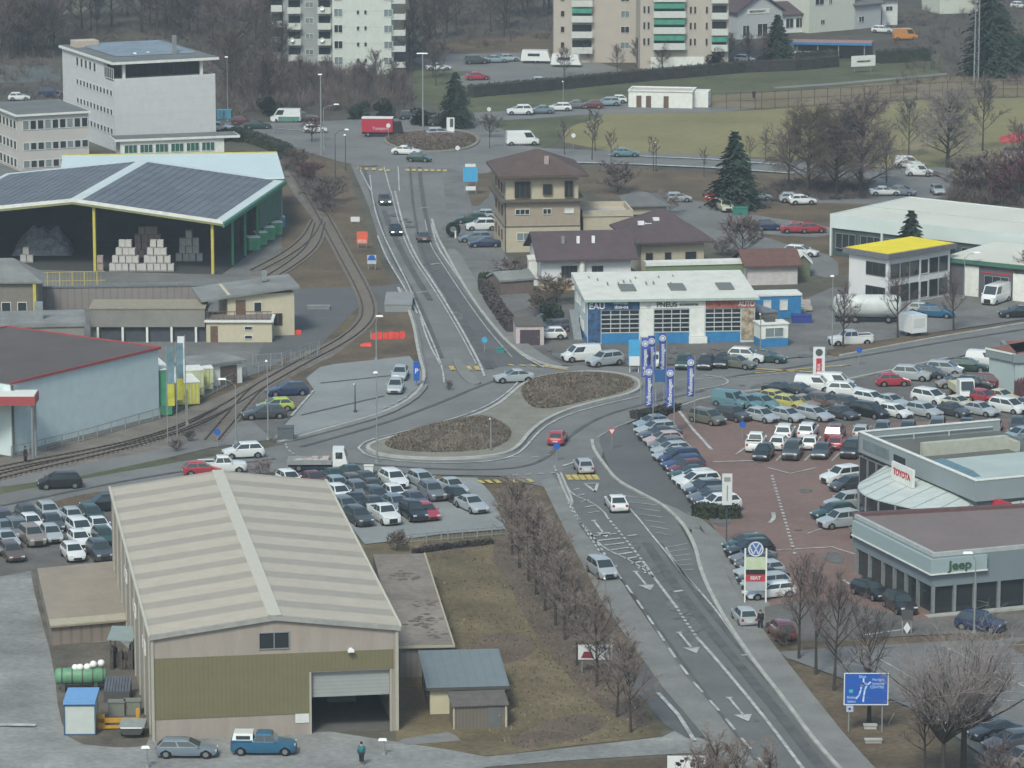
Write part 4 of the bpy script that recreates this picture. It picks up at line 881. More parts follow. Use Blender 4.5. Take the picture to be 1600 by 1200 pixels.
B = Bd('office', 'white two storey office with bright yellow roof', 'office', o, L, yaw, D)
WO = mat('office_white', (.56,.56,.57), .8, .04, .4); B.part('wall', MB().box(0,0,0,L,D,6.2), WO)
r = B.part('roof', MB().box(-.6,-.6,6.2,L+.6,D+.6,6.85), mat('grey_mauve', (.13,.13,.15), .8)); B.part('roof_covering', MB().box(-.3,-.3,6.85,L+.3,D+.3,6.93), mat('yellow_roof', (.66,.54,.03), .8, .07, .4), r)
for fl in (.4, 3.5):
    for k in range(6): B.win('f', .5+k*1.85, fl, 1.6, 2.2 if fl < 1 else 1.9, 1, fm=FRAME_D if k != 3 else FRAME_W)
    B.win('l', .4, fl+.3, 3.3, 1.7, 3, fm=FRAME_D)
B.sep('pilaster', [(5.85,-.14,0,6.15,-.003,6.15),(-.14,-.14,0,.2,-.003,6.15)], WO)
a = G(1480,400,5); b = G(1640,416,5); yaw = atan2(b.y-a.y, b.x-a.x)
B = Bd('workshop', 'low workshop with white roof and tall white door, right edge', 'workshop', Vector((a.x,a.y,0)), 18, yaw, 14)
B.part('wall', MB().box(0,0,0,18,14,4.5), mat('dark_mauve_wall', (.085,.085,.10), .8, .1)); r = B.part('roof', MB().box(-.2,-.4,4.5,18.4,14,5.0), CRR); B.part('fascia', MB().box(-.25,-.5,4.3,18.4,-.403,4.85), mat('green_edge', (.05,.13,.09), .7), r)
B.door('f', 2.6, 2.0, 4.0, TRIM_W, name='tall_door'); B.win('f', 5.4, .6, 3.5, 2.4, 3, fm=STEEL); B.part('white_panel', MB().box(9.5,-.1,0,17,-.003,3.6), TRIM_W); B.part('wall_stripe', MB().box(5,-.06,3.3,9.4,-.003,3.42), LETR)
o = G(1546,545,4.6)
B = Bd('showroom_kiosk', 'grey dealership pavilion cut by the right edge with dark fascia', 'building', Vector((o.x,o.y,0)), 4.2, radians(-52), 12)
B.part('wall', MB().box(0,0,0,4.2,12,3.7), mat('pale_teal_wall', (.30,.36,.37), .6, .06, .4)); r = B.part('roof', MB().box(-.3,-.3,3.7,4.5,12.3,4.7), mat('grey_teal_fascia', (.17,.205,.215), .6, .06)); B.part('roof_covering', MB().box(0,0,4.7,4.2,12,4.76), mat('terracotta_roof', (.20,.085,.07), .9), r)
B.part('fascia_edge', MB().box(-.36,-.36,4.55,4.56,-.303,4.75), TRIM_W, r)
B3 = Bd('showroom', 'low grey showroom front lettered Auto Conseil at right edge', 'building', Vector((o.x+2.5,o.y-3.5,0)), 14, radians(3), 8)
B3.part('wall', MB().box(0,0,0,14,8,3.7), mat('pale_teal_wall', (0,0,0))); r = B3.part('roof', MB().box(-.3,-.3,3.7,14.3,8.3,4.7), MATS['grey_teal_fascia']); B3.part('roof_covering', MB().box(.2,.2,4.7,13.8,7.8,4.76), MATS['terracotta_roof'], r)
B3.txt('Auto Conseil', 'f', 3.3, 4.2, .85, LETW, .36); B3.win('f', 1.9, 1.1, 5, 1.9, 3, rows=3, fm=STEEL)
# ================================================================ dealership with curved glass front
o, L0, yaw, D = rect((1525,752),(1600,745),(1350,674),6.6); L = 16
B = Bd('car_dealership', 'grey car dealership with curved glass showroom and flat roofs', 'dealership', o, L, yaw, D)
FG = mat('facade_grey', (.23,.265,.28), .55, .05, .3); RG = mat('roof_olive_grey', (.105,.11,.10), .95, .12, .3); RT = mat('roof_teal_white', (.34,.40,.39), .8, .08, .25, fine=.05)
B.part('wall', MB().box(.4,.4,0,L,D-.4,4.6), mat('showroom_wall', (.10,.125,.13), .5, .15))
B.part('fascia', MB().box(0,0,4.6,L,.3,6.6).box(0,.3,4.6,.3,D,6.6).box(0,D-.3,4.6,L,D,6.6), FG)
B.part('fascia_edge', MB().box(-.06,-.06,6.6,L,.36,6.7).box(-.06,.36,6.6,.36,D,6.7).box(.36,D-.36,6.6,L,D+.05,6.7), TRIM_W)
r = B.part('roof', MB().box(.3,.3,5.4,L,D-.3,5.5,0).box(.6,.6,5.5,L,D*.52,5.9,1), [RG, RT])
B.part('roof_skylight', MB().hull([(.8,D*.18,5.9),(3.0,D*.18,5.9),(3.0,D*.5,5.9),(.8,D*.5,5.9)],[(.8,D*.18,6.0),(2.6,D*.22,6.35),(2.6,D*.46,6.35),(.8,D*.5,6.0)]), mat('skylight_blue', (.10,.17,.20), .3), r)
B.part('plant_screen', MB().box(3.0,D*.66,5.5,12.5,D*.69,6.8).box(12.5,D*.6,5.5,13,D*.69,6.5), mat('screen_beige', (.36,.37,.32), .8, .1), r); B.part('vent', MB().box(12.8,7,5.9,13.6,8,6.9), STEEL, r)
B.part('roof_railing', MB().box(.6,D-.55,6.0,L-1,D-.45,6.1).box(2,D-.55,5.5,2.08,D-.45,6.0).box(6,D-.55,5.5,6.08,D-.45,6.0).box(10,D-.55,5.5,10.08,D-.45,6.0), mat('railing_white', (.5,.55,.53), .6), r)
for k in range(8): B.win('l', D-2.2-k*1.9, .3, 1.7, 4.0, 1, fm=STEEL)
gw = MB(); B.quadbox(gw, 'l', D-6.8, D-1.2, 5.1, 6.1, .003, .06); B.part('fascia_window', gw, GLASS_L)
gw = MB(); B.quadbox(gw, 'l', D-10.2, D-7.8, 5.2, 5.9, .003, .06); B.part('fascia_window', gw, GLASS)
# white and red sign board above the entrance, curved glass showroom bulging towards the road
arc = chaikin([G(x, y, 4.2) for x, y in ((1352,742),(1340,748),(1342,760),(1360,770),(1395,779),(1430,787),(1480,792),(1530,795),(1600,797))], 2)
inner = [G(1400,722,4.2), G(1440,735,4.2), G(1525,770,4.2), G(1620,772,4.2)]
sh = thing('glass_showroom', 'curved glass showroom with translucent panel roof at the dealership', 'showroom', (arc[0].x, arc[0].y, 0)); off = Vector((arc[0].x, arc[0].y, 0))
A_ = [p-off for p in arc]; I_ = [p-off for p in inner]
def lerp_in(t):
    t *= len(I_)-1; k = min(int(t), len(I_)-2); return I_[k].lerp(I_[k+1], t-k)
rm = MB(); n = len(A_)
for k in range(n-1):
    a0, a1 = A_[k], A_[k+1]; b0, b1 = lerp_in(k/(n-1)), lerp_in((k+1)/(n-1))
    lo = [(a0.x,a0.y,3.6),(a1.x,a1.y,3.6),(b1.x,b1.y,4.5),(b0.x,b0.y,4.5)]
    rm.hull(lo, [(p[0],p[1],p[2]+.12) for p in lo])
rf = link('roof', rm.mesh('roof', mat('translucent_roof', (.44,.49,.47), .5, .10, .6)), sh)
rb = MB()
for k in range(0, n-1, 3):
    a0 = A_[k]; b0 = lerp_in(k/(n-1)); strip_d = (b0-a0).normalized(); nn = Vector((-strip_d.y, strip_d.x, 0))*.06
    lo = [(a0-nn)[:2]+(3.73,), (b0-nn)[:2]+(4.63,), (b0+nn)[:2]+(4.63,), (a0+nn)[:2]+(3.73,)]
    rb.face(lo); 
link('roof_rib', rb.mesh('roof_rib', STEEL), rf)
gm_ = MB(); cm = MB()
for k in range(n-1):
    a0, a1 = A_[k], A_[k+1]; d = (a1-a0).normalized(); nn = Vector((-d.y, d.x, 0))*.1
    gm_.prism([(a0.x,a0.y),(a1.x,a1.y),((a1+nn).x,(a1+nn).y),((a0+nn).x,(a0+nn).y)], .05, 3.598)
    if k % 3 == 0: cm.tube([(a0.x,a0.y,0),(a0.x,a0.y,3.55)], .11, .11, 6)
link('glass_wall', gm_.mesh('glass_wall', GLASS), sh); link('column', cm.mesh('column', STEEL), sh)
def board(name, label, a, b, zt, zb, m, cat, txt=None, tm=None, size=.8, depth=.25, posts=True, back=None, tsx=1, zpost=0, tz=0):
    A = G(a[0], a[1], zt); Bq = G(b[0], b[1], zt); d = Bq-A; Lb = d.length; yaw = atan2(d.y, d.x)
    t = thing(name, label, cat, (A.x, A.y, zpost), yaw)
    link('panel', MB().box(0,0,zb-zpost,Lb,depth,zt-zpost).mesh('panel', m), t)
    if posts:
        for x in (.15*Lb, .85*Lb): link('post', MB().tube([(x,depth+.09,0),(x,depth+.09,zt-.1-zpost)],.08,.08,8).mesh('post', STEEL), t)
    if txt: text(txt, t, (Lb/2,-.03,(zt+zb)/2-zpost+tz), (pi/2,0,0), size, tm or BLACK, sx=tsx)
    return t, Lb
t, Lb = board('dealer_sign', 'white board with red lettering above the curved showroom', (1393,720), (1426,735), 6.0, 4.2, TRIM_W, 'sign', 'TOYOTA', LETR, .9, posts=False, zpost=4.2)
t.location.z = 4.2
t, Lb = board('red_sign', 'slanted red board with white emblem on the dealership', (1524,772), (1578,786), 4.7, 2.9, mat('sign_red', (.40,.03,.05), .5), 'sign', posts=False, zpost=2.9)
link('emblem', MB().ring([(.75,0),(.75,.05),(.45,.05),(.45,0)],20).mesh('emblem', LETW), t, (1.3,-.03,.9)).rotation_euler = (pi/2,0,0)
text('kia', t, (3.3,-.03,.5), (pi/2,0,0), .8, LETW)
# ================================================================ grey showroom with lettering, lower right
o, L0, yaw, D = rect((1458,868),(1600,855),(1338,805),5.5); L = 22
B = Bd('car_showroom', 'grey showroom with mauve roof and green lettered sign band', 'showroom', o, L, yaw, D)
JG = mat('showroom_grey', (.165,.20,.225), .5, .04, .3); 
iv = Matrix.Rotation(-yaw, 3, 'Z'); br = iv @ (G(1720,785,5.5)-Vector((o.x,o.y,0)))
fp = [(0,0),(L,0),(br.x,br.y),(0,D)]; fin = [(.5,.5),(L-.4,.5),(br.x-.4,br.y-.5),(.5,D-.5)]
B.part('core', MB().prism(fin,0,2.6), mat('showroom_dark', (.05,.055,.05), .5, .2, .6)); B.part('upper_wall', MB().prism(fp,2.6,5.35), JG)
r = B.part('roof', MB().prism([(.35,.35),(L,.35),(br.x-.3,br.y-.35),(.35,D-.35)],5.35,5.45), mat('mauve_gravel', (.165,.135,.132), .95, .08, .2, fine=.06)); B.part('parapet', MB().box(0,0,5.35,L,.35,5.7).box(0,.35,5.35,.35,D-.35,5.7), mat('parapet_pale', (.33,.355,.35), .7), r)
B.part('rear_parapet', MB().prism([(.0,D-.35),(br.x,br.y-.35),(br.x,br.y+.3),(0,D+.3)],5.35,5.75), mat('red_brown_trim', (.115,.065,.068), .8), r)
sb = MB().box(-.35,-.35,3.9,5.2,-.003,5.2).box(-.35,0,3.9,-.003,D-.6,5.2)
s_o = B.part('sign_band', sb, mat('sign_band_teal', (.27,.335,.35), .5, .04)); B.part('sign_edge', MB().box(-.42,-.42,3.78,5.25,-.003,3.9).box(-.42,0,3.78,-.003,D-.55,3.9), TRIM_W, s_o)
B.txt('Jeep', 'f', 2.5, 4.5, 1.15, mat('sign_green_letter', (.04,.09,.05), .6), .4, 1.15, par=s_o)
gl = MB().box(.05,.3,.1,L-.3,.45,2.598).box(.3,.46,.1,.45,D-.5,2.598); B.part('glass_front', gl, GLASS)
B.sep('column', [(x,.0,0,x+.28,.28,2.598) for x in (.0,2.1,4.1,6.5,9.2,11.2,13.3,15.5,18)]+[(0,y,0,.28,y+.28,2.598) for y in (3.0,5.4,7.8,10.2,13,15.8)], STEEL); B.part('white_plinth', MB().box(9.3,-.1,0,L,-.003,1.0), TRIM_W); B.part('kerb_step', MB().box(-.8,-1.0,0,9,-.11,.18), mat('step_stone', (.3,.31,.29), .9))
# ================================================================ station house, garages, walls on the left
WALLC = mat('concrete_wall', (.20,.195,.18), .9, .15, .4, fine=.1); ROOFG = mat('old_sheet_roof', (.19,.195,.19), .9, .22, .3, fine=.12)
a = G(345,462,5.2); b = G(450,432,5.2)
B = Bd('station_house', 'cream house with weathered grey roof beside the railway', 'house', Vector((a.x+.8,a.y,0)), 8.2, radians(12), 8)
B.part('wall', MB().box(0,0,0,8.2,8,5.3), mat('cream_wall', (.44,.40,.30), .9, .06)); B.part('roof', MB().hull([(-3.3,-.6,4.6),(8.8,-.6,5.9),(8.8,8.5,5.9),(-3.3,8.5,4.6)],[(-3.3,-.6,4.9),(8.8,-.6,6.2),(8.8,8.5,6.2),(-3.3,8.5,4.9)]), ROOFG)
B.part('chimney', MB().box(5,5,6,5.6,5.6,7.2), STEEL); B.door('f', 1.0, 1.2, 2.0, FRAME_B, 2.6); B.win('f', 3.2, 3.0, 1.0, 1.3, 1, fm=FRAME_W); B.win('f', 5.6, 1.3, 1.1, 1.5, 2, fm=FRAME_B)
o, L, yaw, D = rect((322,502),(421,506),(322,488),2.6)
B = Bd('terrace_annex', 'low cream annex with terrace deck in front of station house', 'annex', o, L, .0, 5.5)
B.part('wall', MB().box(0,0,0,L,5.5,2.5), mat('cream_wall', (0,0,0))); r = B.part('roof', MB().box(-.2,-.3,2.5,L+.2,5.5,2.72), TRIM_W); B.part('deck', MB().box(.2,.2,2.72,L-.2,5.4,2.8), mat('deck_grey', (.16,.14,.13), .9), r)
rl2 = MB()
for k in range(12): rl2.box(.1+k*L/12,.05,2.8,.16+k*L/12,.12,3.7)
rl2.box(0,.03,3.7,L,.14,3.8).box(.0,.15,3.7,.1,5.4,3.8); B.part('railing', rl2, FRAME_B); B.door('f', .5, .9, 2.0, FRAME_B); B.win('f', 4.6, 1.5, 1.0, .5, 1); B.win('f', 4.6, .4, 1.0, .5, 1)
o, L, yaw, D = rect((140,482),(320,479),(140,470),4.2)
B = Bd('garage_row', 'row of dark garage openings under a grey concrete wall', 'garages', o, L, .01, 6)
B.part('wall', MB().box(0,0,1.9,L,6,4.1).box(0,.6,0,L,6,1.9), WALLC); B.part('roof', MB().box(-.1,-.1,4.1,L+.1,6.1,4.25), mat('ochre_coping', (.25,.22,.17), .9))
for k in range(5): x = 1.2+k*2.95; B.part('garage_door', MB().box(x,.5,0,x+2.55,.597,1.9), mat('garage_slate', (.055,.062,.075), .7))
B.sep('pier', [(x,0,0,x+.26,.5,1.898) for x in (.8,3.8,6.75,9.7,12.65)], TRIM_W)
a = G(50,490); b = G(322,486); t = thing('retaining_wall', 'long patterned concrete retaining wall below the open hall', 'wall', (a.x,a.y,0), atan2(b.y-a.y,b.x-a.x)); Lw = (b-a).length
link('wall', MB().box(0,3,0,Lw,3.5,2.7).mesh('wall', stripes('block_wall', (.20,.18,.17), (.155,.14,.135), 'X', .9, .8)), t); link('coping', MB().box(-.1,2.9,2.7,Lw+.1,3.6,2.85).mesh('coping', FLATR), t)
o, L, yaw, D = rect((295,572),(378,562),(290,548),2.7)
B = Bd('carport', 'low garage pair with brown doors and white piers by the tracks', 'garage', o, L, yaw, 5)
B.part('wall', MB().box(0,0,0,L,5,2.5), TRIM_W); B.part('roof', MB().box(-.3,-.4,2.5,L+.4,5.2,2.75), ROOFG)
for k in range(2): B.door('f', .9+k*(L-.6)/2, (L-.6)/2-1, 2.2, mat('brown_garage_door', (.10,.072,.062), .8), name='garage_door')
B = Bd('flat_building', 'grey flat roofed building at the far left edge', 'building', Vector((*G(-60,520).xy, 0)), 6.0, .02, 9)
L = (G(50,425,4)-G(-60,425,4)).length
a = G(-60,498); B.t.location = (a.x, a.y, 0); B.part('wall', MB().box(0,0,0,9.6,6,4.5), mat('grey_brown_wall', (.17,.155,.135), .9, .1)); B.part('roof', MB().hull([(-.3,-.5,4.5),(10.2,-.5,4.5),(10.2,6.4,4.5),(-.3,6.4,4.5)],[(-.3,-.5,4.7),(10.2,-.5,4.7),(6,6.4,6.6),(-.3,6.4,6.6)]), ROOFG)
B.part('corner_post', MB().box(9.0,-.4,0,9.4,-.1,4.5), YEL); B.win('f', 5, .8, 1.2, 1.3, 1); B.win('f', 7, .8, 1.2, 1.3, 1)
# low roofs between teal warehouse and garages
B = Bd('low_annex', 'low pale roofed annex tucked behind the teal warehouse', 'annex', Vector((*G(-40,560).xy, 0)), 13, .12, 9)
B.flat(3.6, WALLC, ROOFG, over=.2); B.part('vent_box', MB().box(7.2,3,3.9,8.2,4,6.0), STEEL)
# ================================================================ houses at the top right
GAB = mat('grey_render', (.40,.42,.43), .9, .06)
def house(label, a, b, h, D, zr, wallm, roofm, axis='u', dx=0, yaw=None, wins=(), over=.6, name='house'):
    A = G(*a); Bq = G(*b); d = Bq-A; B = Bd(name, label, 'house', A, d.length, atan2(d.y,d.x) if yaw is None else yaw, D)
    B.part('wall', gable_wall(MB(), B.L, D, 0, h, zr-.15, axis), wallm); B.part('roof', gable_pts(B.L, D, h+.05, zr, axis, over, over, .25), roofm)
    for x, z, w_, hh in wins: B.win('f', x, z, w_, hh, 2, one=False, fm=FRAME_W)
    return B
B = house('grey gabled house with name board and dark brown roof', (1152,62), (1222,58), 5.6, 16, 9.0, GAB, BR_R2, 'v', wins=((1.2,.6,1.6,2.2),(4.6,.4,2.4,2.6)))
B.part('name_board', MB().box(2.2,-.1,5.0,7.4,-.003,6.0), TRIM_W); B.txt('RESTAURANT', 'f', 4.6, 5.5, .6, BLACK, .13)
B = house('white lower house side wing with paired windows', (1222,52), (1262,50), 3.8, 9, 5.8, TRIM_W, BR_R2, 'u', wins=((.8,1.0,1.8,2),(3.1,1.0,1.8,2)))
B = house('cream white villa with outside stair, upper right', (1264,52), (1335,46), 9, 12, 12, mat('villa_cream', (.50,.52,.46), .9, .05), BR_R, 'u', wins=((1.5,5.6,2.4,1.3),(5.2,5.6,.9,1.5),(3,1.6,1.2,1)))
B = house('grey low house right of the cream villa', (1336,46), (1376,42), 5, 8, 6.5, GAB, mat('grey_tiles', (0,0,0)), 'u', wins=((1,1.4,1.6,1.2),))
B = house('small white house with blue grey door, top right', (1378,40), (1402,39), 5.4, 7, 7, TRIM_W, mat('grey_tiles', (0,0,0)), 'u', wins=((.8,3,1.6,1),))
B = house('pale cream house at the top right among trees', (1468,22), (1530,20), 8, 10, 11, mat('villa_cream', (0,0,0)), BR_R, 'u', wins=((1,3,1.4,1.2),(4,3,1.4,1.2)))
B = house('distant white house behind the restaurant at the top edge', (1140,30), (1190,30), 8, 10, 10.5, GAB, BR_R, 'u', wins=((1,5,1.2,1.2),(4,5,1.2,1.2)))
B = house('distant pale house between the villa and the grey house', (1290,18), (1340,18), 9, 10, 12, TRIM_W, BR_R, 'u', wins=((1,5,1.2,1.2),))
o = G(1236,92); B = Bd('petrol_canopy', 'long low canopy with pinkish roof and blue edge, top right', 'canopy', o, 15.5, -.14, 5)
B.part('roof', MB().box(0,0,3.0,15.5,5,3.3), mat('pink_roof', (.28,.17,.17), .9, .15)); B.part('fascia', MB().box(-.1,-.1,2.8,15.6,-.003,3.25), BLUE)
for x in (1,5,9,14): B.part('post', MB().box(x,.3,0,x+.2,.5,3.0), STEEL)
B.part('back_wall', MB().box(0,4.8,0,15.5,4.98,2.9), mat('grey_brown_wall', (0,0,0))); B.part('counter', MB().box(.6,.6,0,4,1.2,1.4), TRIM_W)
board('billboard', 'white billboard with black and red lettering by the top hedge', (1331,88), (1368,86), 3.2, 1.2, TRIM_W, 'billboard', 'restaurant', BLACK, .7)
B = house('red brown roofed shack right of the green wall', (1168,446), (1246,444), 2.6, 7, 4.0, mat('shack_white', (.45,.42,.42), .9), mat('rust_roof', (.12,.065,.055), .9, .2), 'u')
B = house('tiny green hut with white gable boards near the lane', (1243,432), (1266,432), 1.9, 3, 2.9, mat('hut_green', (.12,.15,.10), .9), TRIM_W, 'v', over=.3, name='hut')
B = house('low grey roofed shed in the garden by the main road', (782,462), (834,458), 1.8, 4, 2.6, mat('plank_wall', (.14,.11,.10), .9, .2), ROOFG, 'u', over=.2, name='shed')
a = G(806,511,2.3); B = Bd('single_garage', 'small garage with pink white frame and dark door by the forecourt', 'garage', Vector((a.x,a.y,0)), 3.4, .05, 6)
B.flat(2.3, mat('pink_render', (.42,.36,.36), .9), mat('old_felt', (0,0,0)), over=.05, th=.15); B.door('f', .5, 2.4, 1.95, mat('dark_mauve_door', (.06,.045,.055), .8), name='garage_door')
B = Bd('white_outbuilding', 'small white outbuilding at the left of the bungalow', 'outbuilding', Vector((*G(826,447).xy,0)), 2.2, .05, 3)
B.flat(3.4, TRIM_W, TRIM_W, over=.1, th=.2)
B = Bd('red_market_tent', 'red roofed stall behind the willows at the right edge', 'stall', Vector((*G(1565,248).xy,0)), 9, -.1, 5)
B.part('roof', hip(9, 5, 2.6, 4.2, .3, .2, 3), mat('red_canvas', (.36,.05,.06), .8)); B.part('counter', MB().box(.3,.3,0,8.7,4.5,1.2), mat('grey_trim', (0,0,0)))
for x in (.2, 8.6): B.part('post', MB().box(x,.2,0,x+.15,.35,2.6), STEEL)
# ================================================================ vehicles
TYRE = mat('tyre_rubber', (.012,.012,.012), .9, 0); RIM = mat('wheel_rim', (.22,.23,.24), .4, 0, metal=.5)
CGL = mat('car_glass', (.030,.042,.046), .08, 0, spec=.7); HEAD = mat('headlight_glass', (.55,.58,.60), .15, 0); TAILM = mat('tail_light_red', (.30,.02,.02), .3, 0)
GRL = mat('dark_plastic', (.018,.018,.02), .7, 0); PLT = mat('number_plate_white', (.5,.5,.48), .6, 0)
LIT = bpy.data.materials.new('headlight_lit'); LIT.use_nodes = True; LIT.node_tree.nodes['Principled BSDF'].inputs['Emission Color'].default_value = (1,1,.95,1); LIT.node_tree.nodes['Principled BSDF'].inputs['Emission Strength'].default_value = 2.5
PC = {'white': (.62,.64,.64), 'silver': (.33,.36,.38), 'grey': (.13,.14,.15), 'dark grey': (.055,.06,.065), 'black': (.016,.018,.02), 'blue': (.03,.055,.14), 'dark blue': (.022,.035,.085),
      'light blue': (.22,.29,.33), 'teal': (.10,.20,.23), 'dark green': (.025,.06,.05), 'olive grey': (.12,.125,.10), 'red': (.33,.035,.05), 'dark red': (.13,.03,.035), 'yellow': (.42,.38,.10),
      'brown': (.10,.07,.055), 'taupe': (.22,.19,.17), 'purple grey': (.09,.08,.12), 'cream': (.48,.46,.36), 'blue grey': (.15,.19,.23), 'pale pink': (.42,.33,.33), 'lime green': (.36,.45,.07), 'orange': (.45,.20,.05), 'mid blue': (.02,.10,.19)}
def paint(c): return mat('paint_'+c.replace(' ', '_'), PC[c], .28, 0, spec=.5, coat=.6)
#            L    W    H   nose cowl belt  xw0   rf   rr   rb  deck  glass span
CT = {'hatchback':(4.0,1.74,1.47,.70,.93,.93, 1.05, .15,-1.38,-1.90,.90,(.03,.95)),
 'saloon':(4.6,1.80,1.43,.70,.91,.92, 1.0, .10,-.95,-1.80,.96,(.03,.97)),
 'estate':(4.65,1.80,1.48,.70,.93,.94, 1.1, .15,-1.75,-2.22,.93,(.03,.97)),
 'suv':(4.5,1.87,1.68,.86,1.06,1.06, 1.1, .35,-1.65,-2.15,1.02,(.04,.95)),
 'mpv':(4.5,1.82,1.66,.80,1.02,1.02, 1.5,.45,-1.78,-2.18,1.0,(.04,.95)),
 'small van':(4.4,1.84,1.85,.85,1.08,1.08, 1.45,.75,-2.05,-2.17,1.1,(.04,.38)),
 'van':(5.2,2.0,2.35,1.0,1.25,1.22, 2.05,1.35,-2.48,-2.58,1.25,(.04,.32)),
 'pickup':(5.1,1.85,1.75,.95,1.12,1.10, 1.15,.65,-.55,-.80,1.08,(.04,.95))}
def car_meshes(kind):
    L, W, H, zn, zc, zb, xw, rf, rr, rb, zd, gs = CT[kind]; w = W/2; h = L/2; out = []
    xf, xr = h-.82, -h+.80
    S_ = [(h, .40, zn-.18, .80), (h-.10, .24, zn, .90), (h-.38, .22, zn+.05, .97)]
    for xc in (xf, xr):
        if xc == xr:
            S_ += [(0, .20, zb, 1.0)]
        S_ += [(xc+.44,.22,None,1.0),(xc+.34,.52,None,1.0),(xc,.70,None,1.0),(xc-.34,.52,None,1.0),(xc-.44,.22,None,1.0)]
    S_ += [(-h+.10,.26,zd-.04,.95),(-h,.42,zd-.22,.88)]
    def top(x):
        if x >= xw: return zn+.05+(zc-zn-.05)*(h-.38-x)/max(.01,(h-.38-xw))
        if x > rb: return zb
        return zd
    if kind == 'pickup': pass
    mb = MB(); rings = []
    for x, z0, zt, fw in S_:
        zt = top(x) if zt is None else zt; zt = max(zt, z0+.12); ww = w*fw; zs = max(.46, z0+.03); zs = min(zs, zt-.06)
        rings.append([(x,-ww*.90,z0),(x,-ww,zs),(x,-ww*.985,zt-.05),(x,-ww*.80,zt),(x,ww*.80,zt),(x,ww*.985,zt-.05),(x,ww,zs),(x,ww*.90,z0)])
    if True:
        n = 8
        for r in rings: mb.v += r
        for k in range(len(rings)-1):
            for q in range(n): q2 = (q+1)%n; mb.f.append((k*n+q, k*n+q2, (k+1)*n+q2, (k+1)*n+q)); mb.m.append(0)
        mb.f.append(tuple(range(n-1,-1,-1))); mb.m.append(0); mb.f.append(tuple((len(rings)-1)*n+q for q in range(n))); mb.m.append(0)
    wb, wt = w*.93, w*(.80 if kind in ('van','small van','mpv') else .72)
    if kind == 'van': wt = w*.90
    lo = [(xw,-wb,zb-.03),(xw,wb,zb-.03),(rb,wb,zb-.03),(rb,-wb,zb-.03)]; hi = [(rf,-wt,H-.07),(rf,wt,H-.07),(rr,wt,H-.07),(rr,-wt,H-.07)]
    tp = [(rf-.15,-wt*.85,H),(rf-.15,wt*.85,H),(rr+.15,wt*.85,H),(rr+.15,-wt*.85,H)]
    mb.hull(lo, hi); mb.hull(hi, tp)
    if kind == 'pickup':                          # cargo bed behind the cab
        mb.box(-h+.12,-w*.95,zb-.02,rb-.02,-w*.84,zb+.14).box(-h+.12,w*.84,zb-.02,rb-.02,w*.95,zb+.14).box(-h+.05,-w*.95,zb-.02,-h+.14,w*.95,zb+.14)
    out.append(('body', mb, ['P']))
    def panel(a, b, c_, d, i0, i1, j0, j1, nrm):
        a, b, c_, d = map(Vector, (a,b,c_,d))
        def P_(s, t): return (a.lerp(b,s)).lerp(d.lerp(c_,s), t)
        nv = (P_(.5,.5)-Vector((((rf+rr)/2),0,(zb+H)/2))); q = [P_(i0,j0),P_(i1,j0),P_(i1,j1),P_(i0,j1)]
        fn = (q[1]-q[0]).cross(q[3]-q[0]).normalized(); fn = fn if fn.dot(nv) > 0 else -fn
        q = [p+fn*.012 for p in q]; m2 = MB(); m2.face(q if (q[1]-q[0]).cross(q[3]-q[0]).dot(fn) > 0 else q[::-1]); return m2
    out.append(('windscreen', panel(lo[0],lo[1],hi[1],hi[0],.06,.94,.10,.95,None), ['G']))
    if kind not in ('van','small van'): out.append(('rear_window', panel(lo[2],lo[3],hi[3],hi[2],.08,.92,.12,.90,None), ['G']))
    for s_, a, b, c_, d in ((1,lo[1],lo[2],hi[2],hi[1]),(-1,lo[0],lo[3],hi[3],hi[0])):
        m2 = MB(); g0, g1 = gs; mid = (g0+g1)/2
        for i0, i1 in (((g0, mid-.018),(mid+.018, g1)) if g1 > .5 else ((g0,g1),)):
            p = panel(a,b,c_,d,i0,i1,.12,.88,None); m2.face(p.v)
        out.append(('side_window', m2, ['G']))
    for x in (xf, xr):
        for s_ in (-1, 1):
            m2 = MB().tube([(x, s_*(w-.20), .33),(x, s_*(w+.005), .33)], .33, .33, 14, 0).tube([(x, s_*(w-.02), .33),(x, s_*(w+.015), .33)], .21, .21, 10, 1)
            out.append(('wheel', m2, ['T','R']))
    for s_ in (-1, 1):
        out.append(('headlight', MB().box(h-.22, s_*(w*.66)-.17, zn-.16, h-.02, s_*(w*.66)+.17, zn-.03), ['H']))
        out.append(('tail_light', MB().box(-h-.005, s_*(w*.72)-.12, zd-.30, -h+.12, s_*(w*.72)+.12, zd-.08), ['L']))
        out.append(('mirror', MB().box(xw-.25, s_*(w*1.06)-.08, zb+.02, xw-.12, s_*(w*1.06)+.08, zb+.15), ['P']))
    out.append(('grille', MB().box(h-.03,-w*.45,.30,h+.012,w*.45,zn-.20), ['D'])); out.append(('number_plate', MB().box(-h-.02,-.26,.50,-h+.03,.26,.62), ['N']))
    if kind == 'pickup': out.append(('cargo_bed', MB().box(-h+.15,-w*.83,zb-.018,rb-.03,w*.83,zb+.004), ['D']))
    return out
MK = {'G': CGL, 'T': TYRE, 'R': RIM, 'H': HEAD, 'L': TAILM, 'D': GRL, 'N': PLT, 'P': paint('white')}
CARS = {}
